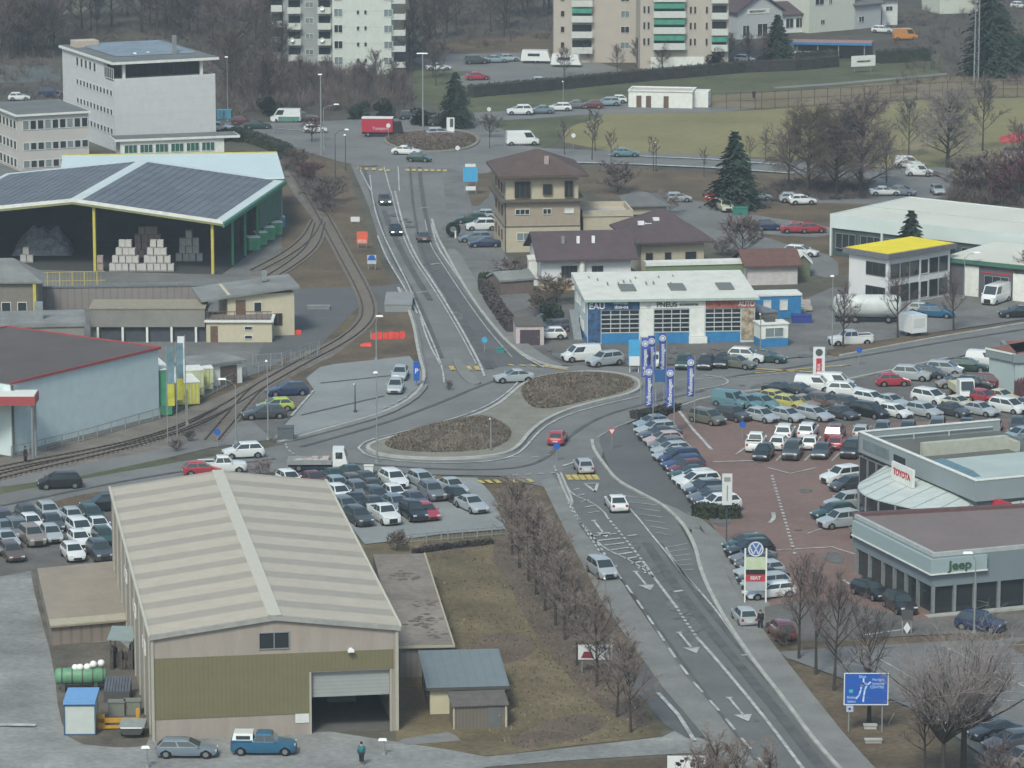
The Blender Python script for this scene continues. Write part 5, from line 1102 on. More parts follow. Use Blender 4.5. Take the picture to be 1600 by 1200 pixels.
for k_ in CT:
    def sm(me):
        me.polygons.foreach_set('use_smooth', [True]*len(me.polygons)); me.set_sharp_from_angle(angle=radians(38)); return me
    parts = []; far = MB(); order = ['P','G','T','R','H','L','D','N']
    for nm, mb, keys in car_meshes(k_):
        parts.append((nm, sm(mb.mesh(nm, [MK[q] for q in keys])), keys[0] == 'P'))
        i = len(far.v); far.v += mb.v; far.f += [tuple(a+i for a in f) for f in mb.f]; far.m += [order.index(keys[m]) for m in mb.m]
    CARS[k_] = (parts, far.mesh(k_.replace(' ', '_'), [MK[q] for q in order]))
def place_car(px, py, yaw, kind, col, label, group, far=False, lit=False, z=.13):
    p = G(px, py, .75); m = paint(col); nm = {'suv':'suv','mpv':'people_carrier','small van':'small_van','pickup':'pickup_truck','estate':'estate_car','saloon':'saloon_car'}.get(kind, kind)
    parts, fm = CARS[kind]; rz = radians(yaw)
    if far:
        t = link(nm, fm, None, (p.x, p.y, z-.02), rz); t.material_slots[0].link = 'OBJECT'; t.material_slots[0].material = m
    else:
        t = link(nm, None, None, (p.x, p.y, z-.02), rz)
        for pn, me, pt in parts:
            o = link(pn, me, t)
            if pt: o.material_slots[0].link = 'OBJECT'; o.material_slots[0].material = m
            if lit and pn == 'headlight': o.material_slots[0].link = 'OBJECT'; o.material_slots[0].material = LIT
    sc_ = random.uniform(.95,1.05); t.scale = (sc_, random.uniform(.97,1.02), random.uniform(.95,1.05))
    return tag(t, label, 'car' if kind not in ('van','small van','pickup') else 'van' if 'van' in kind else 'pickup', group)
ORD = ['first','second','third','fourth','fifth','sixth','seventh','eighth','ninth','tenth','eleventh','twelfth','thirteenth','fourteenth','fifteenth','sixteenth','seventeenth','eighteenth','nineteenth','twentieth']
KN = {'suv': 'SUV', 'mpv': 'people carrier'}
def lot(where, group, yaw, rows, far=False, jit=3, order='left', z=.13):
    random.seed(len(where)+len(rows)); cars = sorted(rows, key=(lambda r: r[0]) if order == 'left' else (lambda r: r[1]))
    for i, r in enumerate(cars):
        nb = cars[i+1] if i+1 < len(cars) else cars[i-1]; kn = KN.get(r[2], r[2])
        o_ = ORD[i] if i < 20 else 'last'
        if i == len(cars)-1: o_ = 'last'
        lab = f"{r[3]} {kn}, {o_} from {'left' if order == 'left' else 'the back'} {where}"
        if len(lab.split()) <= 11: lab = f"{r[3]} {kn} next to {nb[3]} {KN.get(nb[2], nb[2])}, {o_} from {'left' if order == 'left' else 'the back'} {where}"
        lab = ' '.join(lab.split()[:16])
        place_car(r[0], r[1], (r[4] if len(r) > 4 else yaw)+random.uniform(-jit, jit), r[2], r[3], lab, group, far, z=z)
H_, S__, E_, U_, M_, P_k = 'hatchback','saloon','estate','suv','mpv','pickup'
lot('in the lot left of the warehouse', 'cars packed in the lot left of the big warehouse', -69, [(6,811,H_,'purple grey'),(9,826,S__,'blue grey'),(43,801,H_,'dark grey'),(76,798,E_,'silver'),(49,816,H_,'white'),(82,815,S__,'dark grey'),(114,808,H_,'silver'),(144,804,E_,'dark green'),(162,787,U_,'black',200),(50,838,U_,'taupe'),(80,834,H_,'silver'),(124,825,M_,'white'),(154,820,S__,'white'),(10,841,S__,'silver'),(124,842,H_,'white'),(18,861,E_,'brown'),(114,862,H_,'white'),(156,861,U_,'dark grey'),(162,837,H_,'dark green'),(28,827,M_,'grey'),(-8,852,H_,'silver')])
lot('in the outer part of the lot right of warehouse', 'cars in the pale lot right of the big warehouse', -67, [(615,749,U_,'white'),(660,749,E_,'silver'),(675,768,U_,'grey'),(707,758,S__,'silver'),(714,775,H_,'black'),(737,787,S__,'silver'),(617,771,H_,'white'),(648,780,S__,'purple grey'),(666,799,H_,'red'),(646,800,U_,'black'),(600,804,P_k,'white'),(560,807,U_,'dark grey'),(557,782,S__,'black'),(590,774,E_,'dark grey'),(582,760,S__,'dark grey'),(560,765,H_,'grey'),(528,757,H_,'light blue'),(530,770,H_,'white')])
lot('against the roof edge right of the warehouse', 'cars in the pale lot right of the big warehouse', -67, [(541,789,E_,'grey'),(524,745,S__,'dark green'),(553,754,H_,'brown'),(550,738,S__,'dark green'),(572,748,S__,'dark grey'),(619,787,H_,'blue grey'),(584,787,S__,'dark grey'),(452,748,H_,'white'),(490,749,S__,'dark red')])
L3c = [('light blue',H_),('silver',E_),('dark grey',S__),('pale pink',H_),('grey',H_),('silver',H_),('silver',S__),('dark blue',M_),('blue',E_),('dark red',H_),('dark green',S__),('white',E_),('white',M_),('silver',H_),('black',U_),('grey',E_),('dark grey',U_),('white',U_)]
rows = []
for k, (c_, kd) in enumerate(L3c):
    t = k/(len(L3c)-1); t2 = t**.93; rows.append((1018+104*t, 660+128*t2, kd, c_))
lot('in the diagonal row by the slip lane', 'cars in the diagonal row along the slip lane', 202, rows, order='back', jit=2)
rows = [(1166+36*k/7, 848+74*k/7, kd, c_) for k, (c_, kd) in enumerate([('dark green',E_),('black',U_),('grey',S__),('dark grey',H_),('silver',E_),('black',S__),('silver',U_),('white',E_)])]
lot('in the diagonal row behind the brand pylon', 'cars in the diagonal row behind the brand pylon', 203, rows, order='back', jit=2)
lot('in the front row of the red lot', 'cars in the front row of the red paved dealer lot', -46, [(1105,652,M_,'olive grey'),(1145,647,U_,'dark grey'),(1191,649,H_,'silver'),(1231,648,H_,'silver'),(1273,646,E_,'silver'),(1315,644,S__,'dark grey'),(1358,642,M_,'black'),(1399,642,H_,'white'),(1444,641,E_,'silver'),(1488,640,S__,'dark grey'),(1532,639,S__,'silver'),(1575,635,M_,'white'),(1618,634,E_,'grey')])
lot('in the second row of the red lot', 'cars in the second row of the red paved dealer lot', -44, [(1142,627,'small van','teal'),(1168,629,H_,'teal'),(1192,629,E_,'teal'),(1212,621,H_,'yellow'),(1234,629,H_,'yellow'),(1256,627,S__,'taupe'),(1287,628,U_,'brown'),(1325,629,E_,'dark grey'),(1362,623,E_,'white'),(1393,626,S__,'silver'),(1453,621,M_,'white'),(1497,628,S__,'cream'),(1537,620,H_,'red'),(1565,618,S__,'cream')])
lot('in the third row behind the red lot', 'cars in the third row behind the red lot', -30, [(1222,608,S__,'black'),(1250,609,S__,'dark grey'),(1272,602,'small van','white',-10),(1304,598,'small van','white',-12),(1322,610,U_,'white',-15),(1395,594,H_,'red',5),(1424,585,U_,'silver',-18),(1454,582,H_,'dark grey',-18),(1476,576,M_,'silver',-18),(1514,571,E_,'dark green',-15),(1540,562,'small van','white',-15),(1490,597,H_,'taupe',190),(1522,601,U_,'black',-20),(1549,597,U_,'dark red',-20)])
lot('in the middle block of the red lot', 'cars in the middle block of the red lot', 78, [(1181,692,'pickup','white'),(1226,676,U_,'white'),(1218,691,H_,'white'),(1262,673,U_,'white'),(1267,690,H_,'white'),(1305,677,M_,'dark red'),(1308,690,H_,'red'),(1346,673,H_,'silver'),(1193,707,H_,'black',-104),(1238,705,U_,'dark grey',-104),(1284,703,S__,'dark grey',-104),(1331,703,U_,'black',-104)])
lot('behind the dealership roof', 'cars half hidden behind the dealership roof', -100, [(1378,670,H_,'grey'),(1418,670,H_,'dark grey'),(1464,669,U_,'grey'),(1510,667,H_,'black'),(1552,666,S__,'grey'),(1594,678,E_,'light blue',210),(1590,664,H_,'dark grey')])
lot('beside the glass showroom', 'cars beside the glass showroom', 208, [(1315,744,U_,'white'),(1326,756,H_,'dark grey'),(1322,785,U_,'silver'),(1302,799,E_,'dark green'),(1312,813,U_,'silver')])
lot('outside the grey lettered showroom', 'cars outside the grey lettered showroom', -60, [(1361,922,E_,'black'),(1406,943,U_,'black',-75),(1532,973,U_,'dark blue',-30)])
lot('in the lower right car park', 'cars in the lower right visitor car park', 212, [(1506,1124,U_,'black'),(1553,1140,S__,'dark grey'),(1580,1156,E_,'grey'),(1596,1185,H_,'taupe')])
lot('in the garage forecourt row', 'cars on the garage forecourt', -100, [(908,555,'small van','white',200),(945,562,U_,'silver',212),(1022,563,H_,'white'),(1068,566,H_,'dark green'),(1103,566,H_,'black'),(1128,564,H_,'black'),(1152,566,S__,'olive grey',-30),(1166,557,U_,'white',-15),(1198,557,S__,'dark green',-18)])
lot('left of the garage building', 'cars parked left of the garage', 198, [(848,500,S__,'dark blue',190),(864,510,E_,'purple grey',202),(860,521,H_,'white',186)])
lot('in the works yard by the office', 'vehicles in the yard by the yellow roofed office', -15, [(1329,530,P_k,'white',193),(1462,487,E_,'mid blue'),(1443,482,H_,'silver'),(1556,465,'van','white',238),(1590,487,S__,'black',190)], z=.11)
lot('in the yard left of the brown house', 'cars left of the brown roofed house', 185, [(736,341,E_,'dark green'),(753,335,H_,'silver'),(752,352,U_,'white'),(742,370,E_,'blue grey'),(757,378,S__,'dark blue')], z=.09)
lot('beside the railway and pale lot', 'cars beside the railway crossing', 190, [(449,608,E_,'dark blue',196),(430,632,H_,'lime green',190),(412,644,E_,'dark grey',196),(625,582,H_,'silver',-93),(618,603,H_,'silver',-93)], z=.08)
R1 = 'vehicles driving on the roads'
for a in [(601,312,-83,H_,'dark grey','dark grey hatchback driving towards the camera, farther of two on north road',0,1),(618,359,-83,H_,'black','black hatchback with two bright headlights, nearer on the north road',0,1),
 (661,369,97,H_,'dark grey','dark grey hatchback driving away on the right lane of north road'),(803,588,192,S__,'silver','silver saloon turning at the top of the long roundabout'),
 (871,683,82,H_,'red','red hatchback leaving the roundabout beside the pale kerb'),(912,727,98,H_,'silver','silver hatchback on the yellow crossing heading for the roundabout'),
 (963,785,98,S__,'white','white saloon seen from behind on the south road'),(940,888,-72,M_,'silver','silver people carrier facing the camera left of the south road'),
 (1163,962,100,H_,'silver','silver hatchback with red tail lights leaving the dealer lot'),(1221,984,100,U_,'dark red','dark red SUV seen from behind beside the bare trees at the dealer exit'),
 (380,705,194,U_,'white','white SUV driving left on the road by the tracks'),(347,728,8,P_k,'white','white pickup directly above the warehouse roof ridge'),(316,732,8,H_,'red','red hatchback close behind the white pickup'),
 (93,752,192,M_,'black','black people carrier driving left along the west road'),(635,235,-12,S__,'white','white saloon on the upper roundabout'),(655,246,-14,H_,'dark green','dark green hatchback entering the upper roundabout behind white saloon'),
 (292,1168,-1,E_,'blue grey','pale blue grey estate parked at the foot of the warehouse front'),
 (816,220,8,'van','white','white van on the road above the brown roof'),(977,238,4,S__,'teal','teal saloon on the east road before the field'),(1252,392,-22,E_,'white','white estate on the back lane near the market hall'),
 (1202,352,2,H_,'dark blue','dark car on the lane below the willows')]:
    place_car(a[0], a[1], a[2], a[3], a[4], a[5], R1, far=a[1] < 260, lit=len(a) > 6)
lot('in the upper left background', 'cars in the upper left background', 8, [(30,151,H_,'white'),(78,145,U_,'dark blue'),(342,198,S__,'white',-15),(402,195,S__,'dark green'),(378,188,H_,'dark red'),(492,201,H_,'white'),(640,180,H_,'dark grey'),(688,190,U_,'dark grey'),(688,207,E_,'silver'),(660,186,H_,'dark green'),(475,182,E_,'grey')], far=True)
lot('along the field access road', 'cars along the field access road', 184, [(812,173,U_,'white'),(845,171,S__,'blue grey'),(873,167,E_,'white'),(898,163,S__,'grey'),(925,163,H_,'dark red'),(948,159,E_,'light blue'),(962,155,H_,'white')], far=True)
lot('in the car park between the towers', 'cars in the car park between the towers', 10, [(685,104,S__,'white'),(746,119,S__,'red'),(744,94,U_,'dark grey'),(775,92,S__,'light blue'),(796,90,H_,'silver'),(846,127,H_,'silver')], far=True)
lot('in the park by the willows', 'cars parked by the willows', 5, [(1418,255,'small van','white'),(1437,268,'small van','white',-12),(1383,298,S__,'white'),(1411,298,H_,'blue grey',-20),(1465,296,H_,'silver',-85),(1181,306,E_,'light blue',10),(1133,322,U_,'cream',-80),(1135,310,H_,'silver'),(1238,309,H_,'silver'),(1254,312,H_,'white'),(1060,308,H_,'silver'),(1220,405,U_,'silver')], far=True)
lot('at the top right among houses', 'cars at the top right among houses', -25, [(1380,46,E_,'white'),(1414,57,'van','orange',5),(1268,356,H_,'red',10),(1246,356,S__,'red',5),(1164,92,H_,'white'),(1594,8,H_,'white')], far=True)
# ---- special vehicles
def wheels(t, xs, w, r=.45):
    me = MB().tube([(0,-.14,0),(0,.14,0)], r, r, 14, 0).tube([(0,-.16,0),(0,.16,0)], r*.5, r*.5, 10, 1).mesh('wheel', [TYRE, RIM])
    for x in xs:
        for s_ in (-1, 1): link('wheel', me, t, (x, s_*(w-.16), r))
def at(px, py, z=.0, h=.75):
    p = G(px, py, h); return (p.x, p.y, z)
WP = paint('white')
t = thing('flatbed_truck', 'white flatbed lorry with load driving past the warehouse roof', 'truck', at(496,722,.12,1.0), radians(1))
link('cab', MB().hull([(1.6,-1,.6),(3.2,-1,.6),(3.2,1,.6),(1.6,1,.6)],[(1.6,-.95,2.4),(2.75,-.95,2.4),(2.75,.95,2.4),(1.6,.95,2.4)]).mesh('cab', WP), t)
link('windscreen', MB().face([(3.14,-.85,1.35),(3.14,.85,1.35),(2.83,.8,2.25),(2.83,-.8,2.25)]).shift(.035,0,.02).mesh('windscreen', CGL), t)
for s_ in (-1,1): link('side_window', MB().box(1.9,s_*1.0-.02,1.45,2.6,s_*1.0+.02,2.1).mesh('side_window', CGL), t)
link('chassis', MB().box(-3.0,-.5,.5,1.6,.5,.8).mesh('chassis', GRL), t); link('cargo_bed', MB().box(-3.1,-1.05,.82,1.5,1.05,.98).box(-3.1,-1.05,.98,1.5,-.98,1.3).box(-3.1,.98,.98,1.5,1.05,1.3).mesh('cargo_bed', mat('bed_grey', (.22,.23,.24), .6)), t)
ld = MB(); random.seed(4)
for k in range(16): x, y = random.uniform(-2.8,1.2), random.uniform(-.8,.8); ld.box(x-.3,y-.25,.99,x+.3,y+.25,1.1+random.random()*.35)
link('load', ld.mesh('load', mat('load_pale', (.42,.36,.34), .8, .3, 2)), t); wheels(t, (2.3,-1.9), 1.0, .42)
t = thing('blue_pickup', 'blue pickup with white canopy parked below the roller door', 'pickup', at(412,1163,.07), radians(-1)); m = paint('mid blue')
t.name = 'pickup_truck'
for pn, me, pt in CARS['pickup'][0]:
    o = link(pn, me, t)
    if pt: o.material_slots[0].link = 'OBJECT'; o.material_slots[0].material = m
link('canopy', MB().hull([(-2.45,-.85,1.1),(-.78,-.85,1.1),(-.78,.85,1.1),(-2.45,.85,1.1)],[(-2.3,-.7,1.75),(-.8,-.7,1.75),(-.8,.7,1.75),(-2.3,.7,1.75)]).mesh('canopy', WP), t)
for s_ in (-1,1): link('canopy_window', MB().box(-2.1,s_*.79-.02,1.28,-1.0,s_*.79+.02,1.58).mesh('canopy_window', CGL), t)
t = thing('lorry', 'red box lorry with white lettering at the upper roundabout', 'lorry', at(590,199,.12,1.6), radians(-2))
link('box_body', MB().box(-3.0,-1.2,.9,3.0,1.2,3.4).mesh('box_body', mat('lorry_red', (.36,.025,.05), .5, .06)), t); link('roof', MB().box(-3.02,-1.22,3.4,3.02,1.22,3.55).mesh('roof', TRIM_W), t)
link('cab', MB().hull([(3.1,-1.1,.6),(4.9,-1.1,.6),(4.9,1.1,.6),(3.1,1.1,.6)],[(3.1,-1.05,2.7),(4.5,-1.05,2.7),(4.5,1.05,2.7),(3.1,1.05,2.7)]).mesh('cab', GRL), t); wheels(t, (3.9,-1.8), 1.1, .48); link('chassis', MB().box(-3,-.6,.5,3.1,.6,.88).mesh('chassis', GRL), t)
text('Transport', t, (.6,-1.215,1.6), (pi/2,0,0), .75, mat('faded_letter', (.50,.36,.38), .7, 0)); t.scale = (.86,.9,.9)
t = thing('delivery_van', 'large white delivery van with green lower side, upper left', 'van', at(447,182,.05,1.0), radians(176))
for pn, me, pt in CARS['van'][0]:
    o = link(pn, me, t); 
link('side_stripe', MB().box(-2.4,1.0,.35,1.2,1.03,1.05).mesh('side_stripe', mat('van_green', (.08,.20,.16), .6)), t)
for px_, py_, lab in ((838,88,'long white caravan at the left of the upper car park'),(885,94,'long white caravan with angled front beside the hedge')):
    t = thing('caravan', lab, 'caravan', at(px_,py_,.05,1.3), radians(-8), 'white caravans in the upper car park')
    link('body', MB().hull([(-2.9,-1.1,.5),(2.9,-1.1,.5),(2.9,1.1,.5),(-2.9,1.1,.5)],[(-2.6,-1.05,2.5),(2.2,-1.05,2.5),(2.2,1.05,2.5),(-2.6,1.05,2.5)]).mesh('body', WP), t); wheels(t, (0,), 1.0, .35); link('window', MB().box(-1.5,-1.13,1.4,.8,-1.09,1.9).mesh('window', CGL), t)
t = thing('coach_body', 'long silver covered tanker trailer beside the yellow roofed office', 'trailer', at(1355,484,.1,1.6), radians(-3)); t.name = 'tanker_trailer'
link('tank', MB().ring([(0,-4.3),(1.2,-4.1),(1.45,-3.7),(1.45,3.6),(1.2,4.1),(0,4.3)],18).mesh('tank', mat('tank_silver', (.46,.49,.48), .5, .12, .8), True), t, (0,0,2.0)).rotation_euler = (0,pi/2,0)
link('chassis', MB().box(-4,-.6,.5,4,.6,.75).mesh('chassis', GRL), t); wheels(t, (-2.6,-1.5,2.6), 1.2, .45)
t = thing('box_trailer', 'white box trailer parked on the kerb near the garage', 'trailer', at(1425,511,.2,1.2), radians(-62))
link('body', MB().box(-1.6,-1.1,.55,1.6,1.1,2.7).mesh('body', WP), t); link('panel', MB().box(1.6,-.8,1.2,1.63,.8,2.3).mesh('panel', PLT), t); wheels(t, (.2,), 1.0, .36); link('drawbar', MB().tube([(-1.6,0,.5),(-2.8,0,.45)],.07).mesh('drawbar', GRL), t)
t = thing('small_lorry', 'small white lorry cab with cream load behind the silver cars', 'lorry', at(1503,607,.15,1.2), radians(-80))
link('cab', MB().hull([(.8,-.9,.6),(2.3,-.9,.6),(2.3,.9,.6),(.8,.9,.6)],[(.8,-.85,2.4),(1.9,-.85,2.4),(1.9,.85,2.4),(.8,.85,2.4)]).mesh('cab', WP), t); link('windscreen', MB().face([(2.3,-.75,1.35),(2.3,.75,1.35),(1.98,.7,2.25),(1.98,-.7,2.25)]).shift(.04,0,0).mesh('windscreen', CGL), t)
link('cargo_bed', MB().box(-2.4,-.95,.8,.7,.95,1.6).mesh('cargo_bed', mat('load_cream', (.42,.42,.28), .8, .2)), t); wheels(t, (1.6,-1.5), .9, .38)
for px_, py_, c_ in ((1333,833,'black'),(1338,826,'grey')):
    t = thing('motorcycle', f'{c_} motorcycle parked at the corner of the grey showroom', 'motorcycle', at(px_,py_,.15,.5), radians(250), 'motorcycles by the showroom')
    w1 = MB().tube([(0,-.06,0),(0,.06,0)],.31,.31,14).mesh('wheel', TYRE)
    for x in (-.7,.7): link('wheel', w1, t, (x,0,.31))
    link('frame', MB().hull([(-.6,-.12,.45),(.5,-.12,.45),(.5,.12,.45),(-.6,.12,.45)],[(-.75,-.1,.85),(.35,-.1,.95),(.35,.1,.95),(-.75,.1,.85)]).mesh('frame', paint(c_)), t); link('handlebar', MB().tube([(.45,-.35,1.05),(.5,0,1.0),(.45,.35,1.05)],.03).tube([(.7,0,.35),(.48,0,1.0)],.04).mesh('handlebar', STEEL), t)
# ================================================================ people
SKIN = mat('skin', (.42,.26,.19), .7, 0)
def person(px, py, label, coat, legs, yaw=0):
    p = G(px, py); t = link('person', None, None, (p.x, p.y, .13), radians(yaw)); tag(t, label, 'person')
    def skinned(name, chains, m, par):
        me = bpy.data.meshes.new(name); V = []; E = []; R = []; idx = {}
        for ch in chains:
            prev = None
            for x, y, z, r in ch:
                k = (round(x,3), round(y,3), round(z,3))
                if k not in idx: idx[k] = len(V); V.append((x,y,z)); R.append(r)
                if prev is not None and prev != idx[k]: E.append((prev, idx[k]))
                prev = idx[k]
        me.from_pydata(V, E, []); o = link(name, me, par); md = o.modifiers.new('skin', 'SKIN')
        if not me.skin_vertices: me.skin_vertices.new(name='')
        for i, r in enumerate(R): me.skin_vertices[0].data[i].radius = (r, r)
        me.skin_vertices[0].data[0].use_root = True; o.modifiers.new('sub', 'SUBSURF').levels = 1; o.modifiers['sub'].render_levels = 1
        me.materials.append(m); return o
    pel = (0,0,.95,.15)
    body = [[pel,(0,0,1.15,.15),(0,0,1.38,.17),(0,0,1.50,.07),(.01,0,1.58,.07),(.02,0,1.68,.10),(.02,0,1.76,.07)]]
    for s_ in (-1, 1):
        body.append([pel,(0,s_*.10,.88,.10),(.08*s_,s_*.11,.50,.07),(.10*s_-.04,s_*.11,.10,.045),(.10*s_+.10,s_*.12,.04,.045)])
        body.append([(0,0,1.38,.17),(0,s_*.20,1.40,.07),(-.05*s_,s_*.25,1.12,.05),(.05,s_*.27,.90,.04),(.08,s_*.27,.80,.035)])
    skinned('body', body, SKIN, t)
    cl = [[(0,0,.86,.215),(0,0,1.15,.21),(0,0,1.42,.235),(0,0,1.52,.12)]]
    for s_ in (-1, 1): cl.append([(0,0,1.42,.235),(0,s_*.20,1.41,.115),(-.05*s_,s_*.25,1.12,.09),(.05,s_*.27,.92,.08)])
    skinned('coat', cl, coat, t)
    skinned('trousers', [[(0,0,.94,.20),(0,s_*.10,.86,.15),(.08*s_,s_*.11,.50,.115),(.10*s_-.04,s_*.11,.12,.09)] for s_ in (-1,1)], legs, t)
    link('hair', MB().ring([(0,.12),(.07,.10),(.115,.02),(.10,-.06)],10).mesh('hair', BLACK), t, (-.01,0,1.70))
DK = mat('dark_coat', (.02,.022,.028), .9, 0); person(1188,986, 'person in dark clothes walking on the pavement beside the silver hatchback', DK, DK, -70)
TC = mat('teal_coat', (.03,.14,.16), .9, 0); person(565,1196, 'person in a teal jacket standing at the bottom edge by the warehouse', TC, DK, 80)
person(40,725, 'person in dark clothes by the railway left of the teal warehouse corner', DK, DK, 10)
person(1178,156, 'person standing on the dry bank near the field fence', DK, DK, 90)
# ================================================================ trees
BARK = mat('bark_dark', (.050,.043,.038), 1, .2, 2); BARK2 = mat('bark_pale', (.11,.10,.085), 1, .25, 2)
TW_P = mat('twig_purple', (.140,.110,.108), 1, .3, 1.2); TW_B = mat('twig_brown', (.120,.094,.078), 1, .3, 1.2); TW_G = mat('twig_grey', (.22,.19,.185), 1, .3, 1.2); TW_D = mat('twig_dark', (.085,.073,.073), 1, .25, 1.2); TW_R = mat('twig_red', (.10,.045,.050), 1, .3, 1.2)
EV_D = mat('needle_dark', (.022,.036,.028), 1, .3, .8, col2=(.038,.056,.038)); EV_L = mat('needle_light', (.036,.056,.040), 1, .3, .8); HDG = mat('hedge_green', (.026,.036,.022), 1, .3, .9, col2=(.045,.055,.032))
def bare(seed, h, cr, c0, n1=11, n2=6, n3=6, up=.55, tw=.045, vase=False, droop=0, trunk_r=.14, n4=2):
    rnd = random.Random(seed); tb = MB(); cb = MB()
    lean = Vector((rnd.uniform(-.04,.04)*h, rnd.uniform(-.04,.04)*h, 0)); tt = c0 if vase else h*.82
    tp = [Vector((0,0,-.2)), Vector((0,0,h*.2))+lean*.2, Vector((0,0,h*.5))+lean*.5, Vector((0,0,tt))+lean] if not vase else [Vector((0,0,-.2)), Vector((0,0,c0*.6)), Vector((0,0,c0))]
    tb.tube(tp, trunk_r, trunk_r*(.75 if vase else .28), 7)
    def rib(a, b, wd):
        d = b-a; s_ = d.cross(Vector((rnd.gauss(0,1), rnd.gauss(0,1), rnd.gauss(0,1))))
        if s_.length < 1e-5: return
        s_ = s_.normalized()*wd/2; cb.face([a-s_, a+s_, b+s_*.4, b-s_*.4])
    def trunk_at(z):
        if vase: return Vector((0,0,c0))
        for a, b in zip(tp, tp[1:]):
            if z <= b.z: return a.lerp(b, (z-a.z)/(b.z-a.z))
        return tp[-1]
    for i in range(n1):
        z = c0 if vase else c0+(tt-c0)*(i/(n1-1))**.9; p = trunk_at(z); az = i*2.4+rnd.uniform(-.5,.5)
        fr = 1-.55*max(0, (z-c0))/(h-c0) if not vase else 1
        Ln = cr*fr*rnd.uniform(.75,1.1) if not vase else (h-c0)*rnd.uniform(.75,1.05)
        el = up+rnd.uniform(-.15,.25)+(.5*(z-c0)/(h-c0) if not vase else 0)
        if vase: el = rnd.uniform(.55,1.35)
        d = Vector((cos(az)*cos(el), sin(az)*cos(el), sin(el))); pts = [p]
        for k in range(4):
            d = (d+Vector((rnd.gauss(0,.12), rnd.gauss(0,.12), .10-droop*.25*k))).normalized(); pts.append(pts[-1]+d*Ln/3.4)
        tb.tube(pts, trunk_r*.42*fr+.01, .015, 4, cap=False)
        for j in range(n2):
            t = .25+.75*(j+rnd.random())/n2; q = pts[min(3,int(t*4))].lerp(pts[min(4,int(t*4)+1)], t*4-min(3,int(t*4)))
            d2 = (d+Vector((rnd.gauss(0,.7), rnd.gauss(0,.7), rnd.gauss(.25,.4)-droop))).normalized(); l2 = Ln*.42*rnd.uniform(.6,1.2); e = q+d2*l2; rib(q, e, tw*1.6)
            for k in range(n3):
                q3 = q.lerp(e, rnd.uniform(.15,1)); d3 = (d2+Vector((rnd.gauss(0,.6), rnd.gauss(0,.6), rnd.gauss(.2,.4)-droop*1.5))).normalized(); l3 = l2*rnd.uniform(.35,.75); e3 = q3+d3*l3; rib(q3, e3, tw)
                for m_ in range(n4):
                    q4 = q3.lerp(e3, rnd.uniform(.2,1)); d4 = (d3+Vector((rnd.gauss(0,.6), rnd.gauss(0,.6), rnd.gauss(.1,.4)-droop*2))).normalized(); rib(q4, q4+d4*l3*rnd.uniform(.4,.8), tw*.75)
    return tb, cb
def spruce(seed, h, R, shape=1.0):
    rnd = random.Random(seed); tb = MB().tube([(0,0,-.2),(0,0,h*.95)], R*.07+.08, .03, 6); cb = MB(); nl = int(h*3.2)
    for i in range(nl):
        t = i/nl; z = h*.08+h*.92*t; rr = R*(1-t)**shape*rnd.uniform(.8,1.12)+.12; nb = max(6, int(22*(1-t))+5)
        for b in range(nb):
            az = rnd.uniform(0,6.283); L_ = rr*rnd.uniform(.65,1.1); m_ = 0 if rnd.random() < .65 else 1
            for k in range(7):
                s_ = (k+.6)/7; r_ = L_*s_; zz = z-.28*L_*s_*s_+rnd.uniform(-.1,.1); q = .20+.22*(1-s_)*min(1,R/2)+.1*rnd.random(); a2 = az+rnd.uniform(-.15,.15)
                c_ = Vector((cos(a2)*r_, sin(a2)*r_, zz)); u = Vector((cos(a2), sin(a2), -.35))*q*1.3; v = Vector((-sin(a2), cos(a2), rnd.uniform(-.4,.4)))*q
                cb.face([c_-u-v*.6, c_-v*.2+u*.1-Vector((0,0,q*.6)), c_+u, c_+v*.9], m_)
    return tb, cb
def leafball(seed, rx, ry, rz, n, q=.16, lumps=9, m2=True):
    rnd = random.Random(seed); mb = MB(); L_ = [(Vector((rnd.gauss(0,.42)*rx, rnd.gauss(0,.42)*ry, rnd.gauss(0,.38)*rz)), rnd.uniform(.38,.62)) for _ in range(lumps)]
    for i in range(n):
        c_, s_ = L_[i % lumps]; d = Vector((rnd.gauss(0,1), rnd.gauss(0,1), rnd.gauss(0,1))).normalized(); p = c_+Vector((d.x*rx*s_, d.y*ry*s_, d.z*rz*s_))*rnd.uniform(.75,1.05)
        a = Vector((rnd.gauss(0,1), rnd.gauss(0,1), rnd.gauss(0,1))).normalized()*q*rnd.uniform(.6,1.4); b = a.orthogonal().normalized()*q*rnd.uniform(.5,1.1)
        mb.face([p-a, p-b, p+a, p+b], (i % lumps) % 2 if m2 else 0)
    return mb
TREES = {}
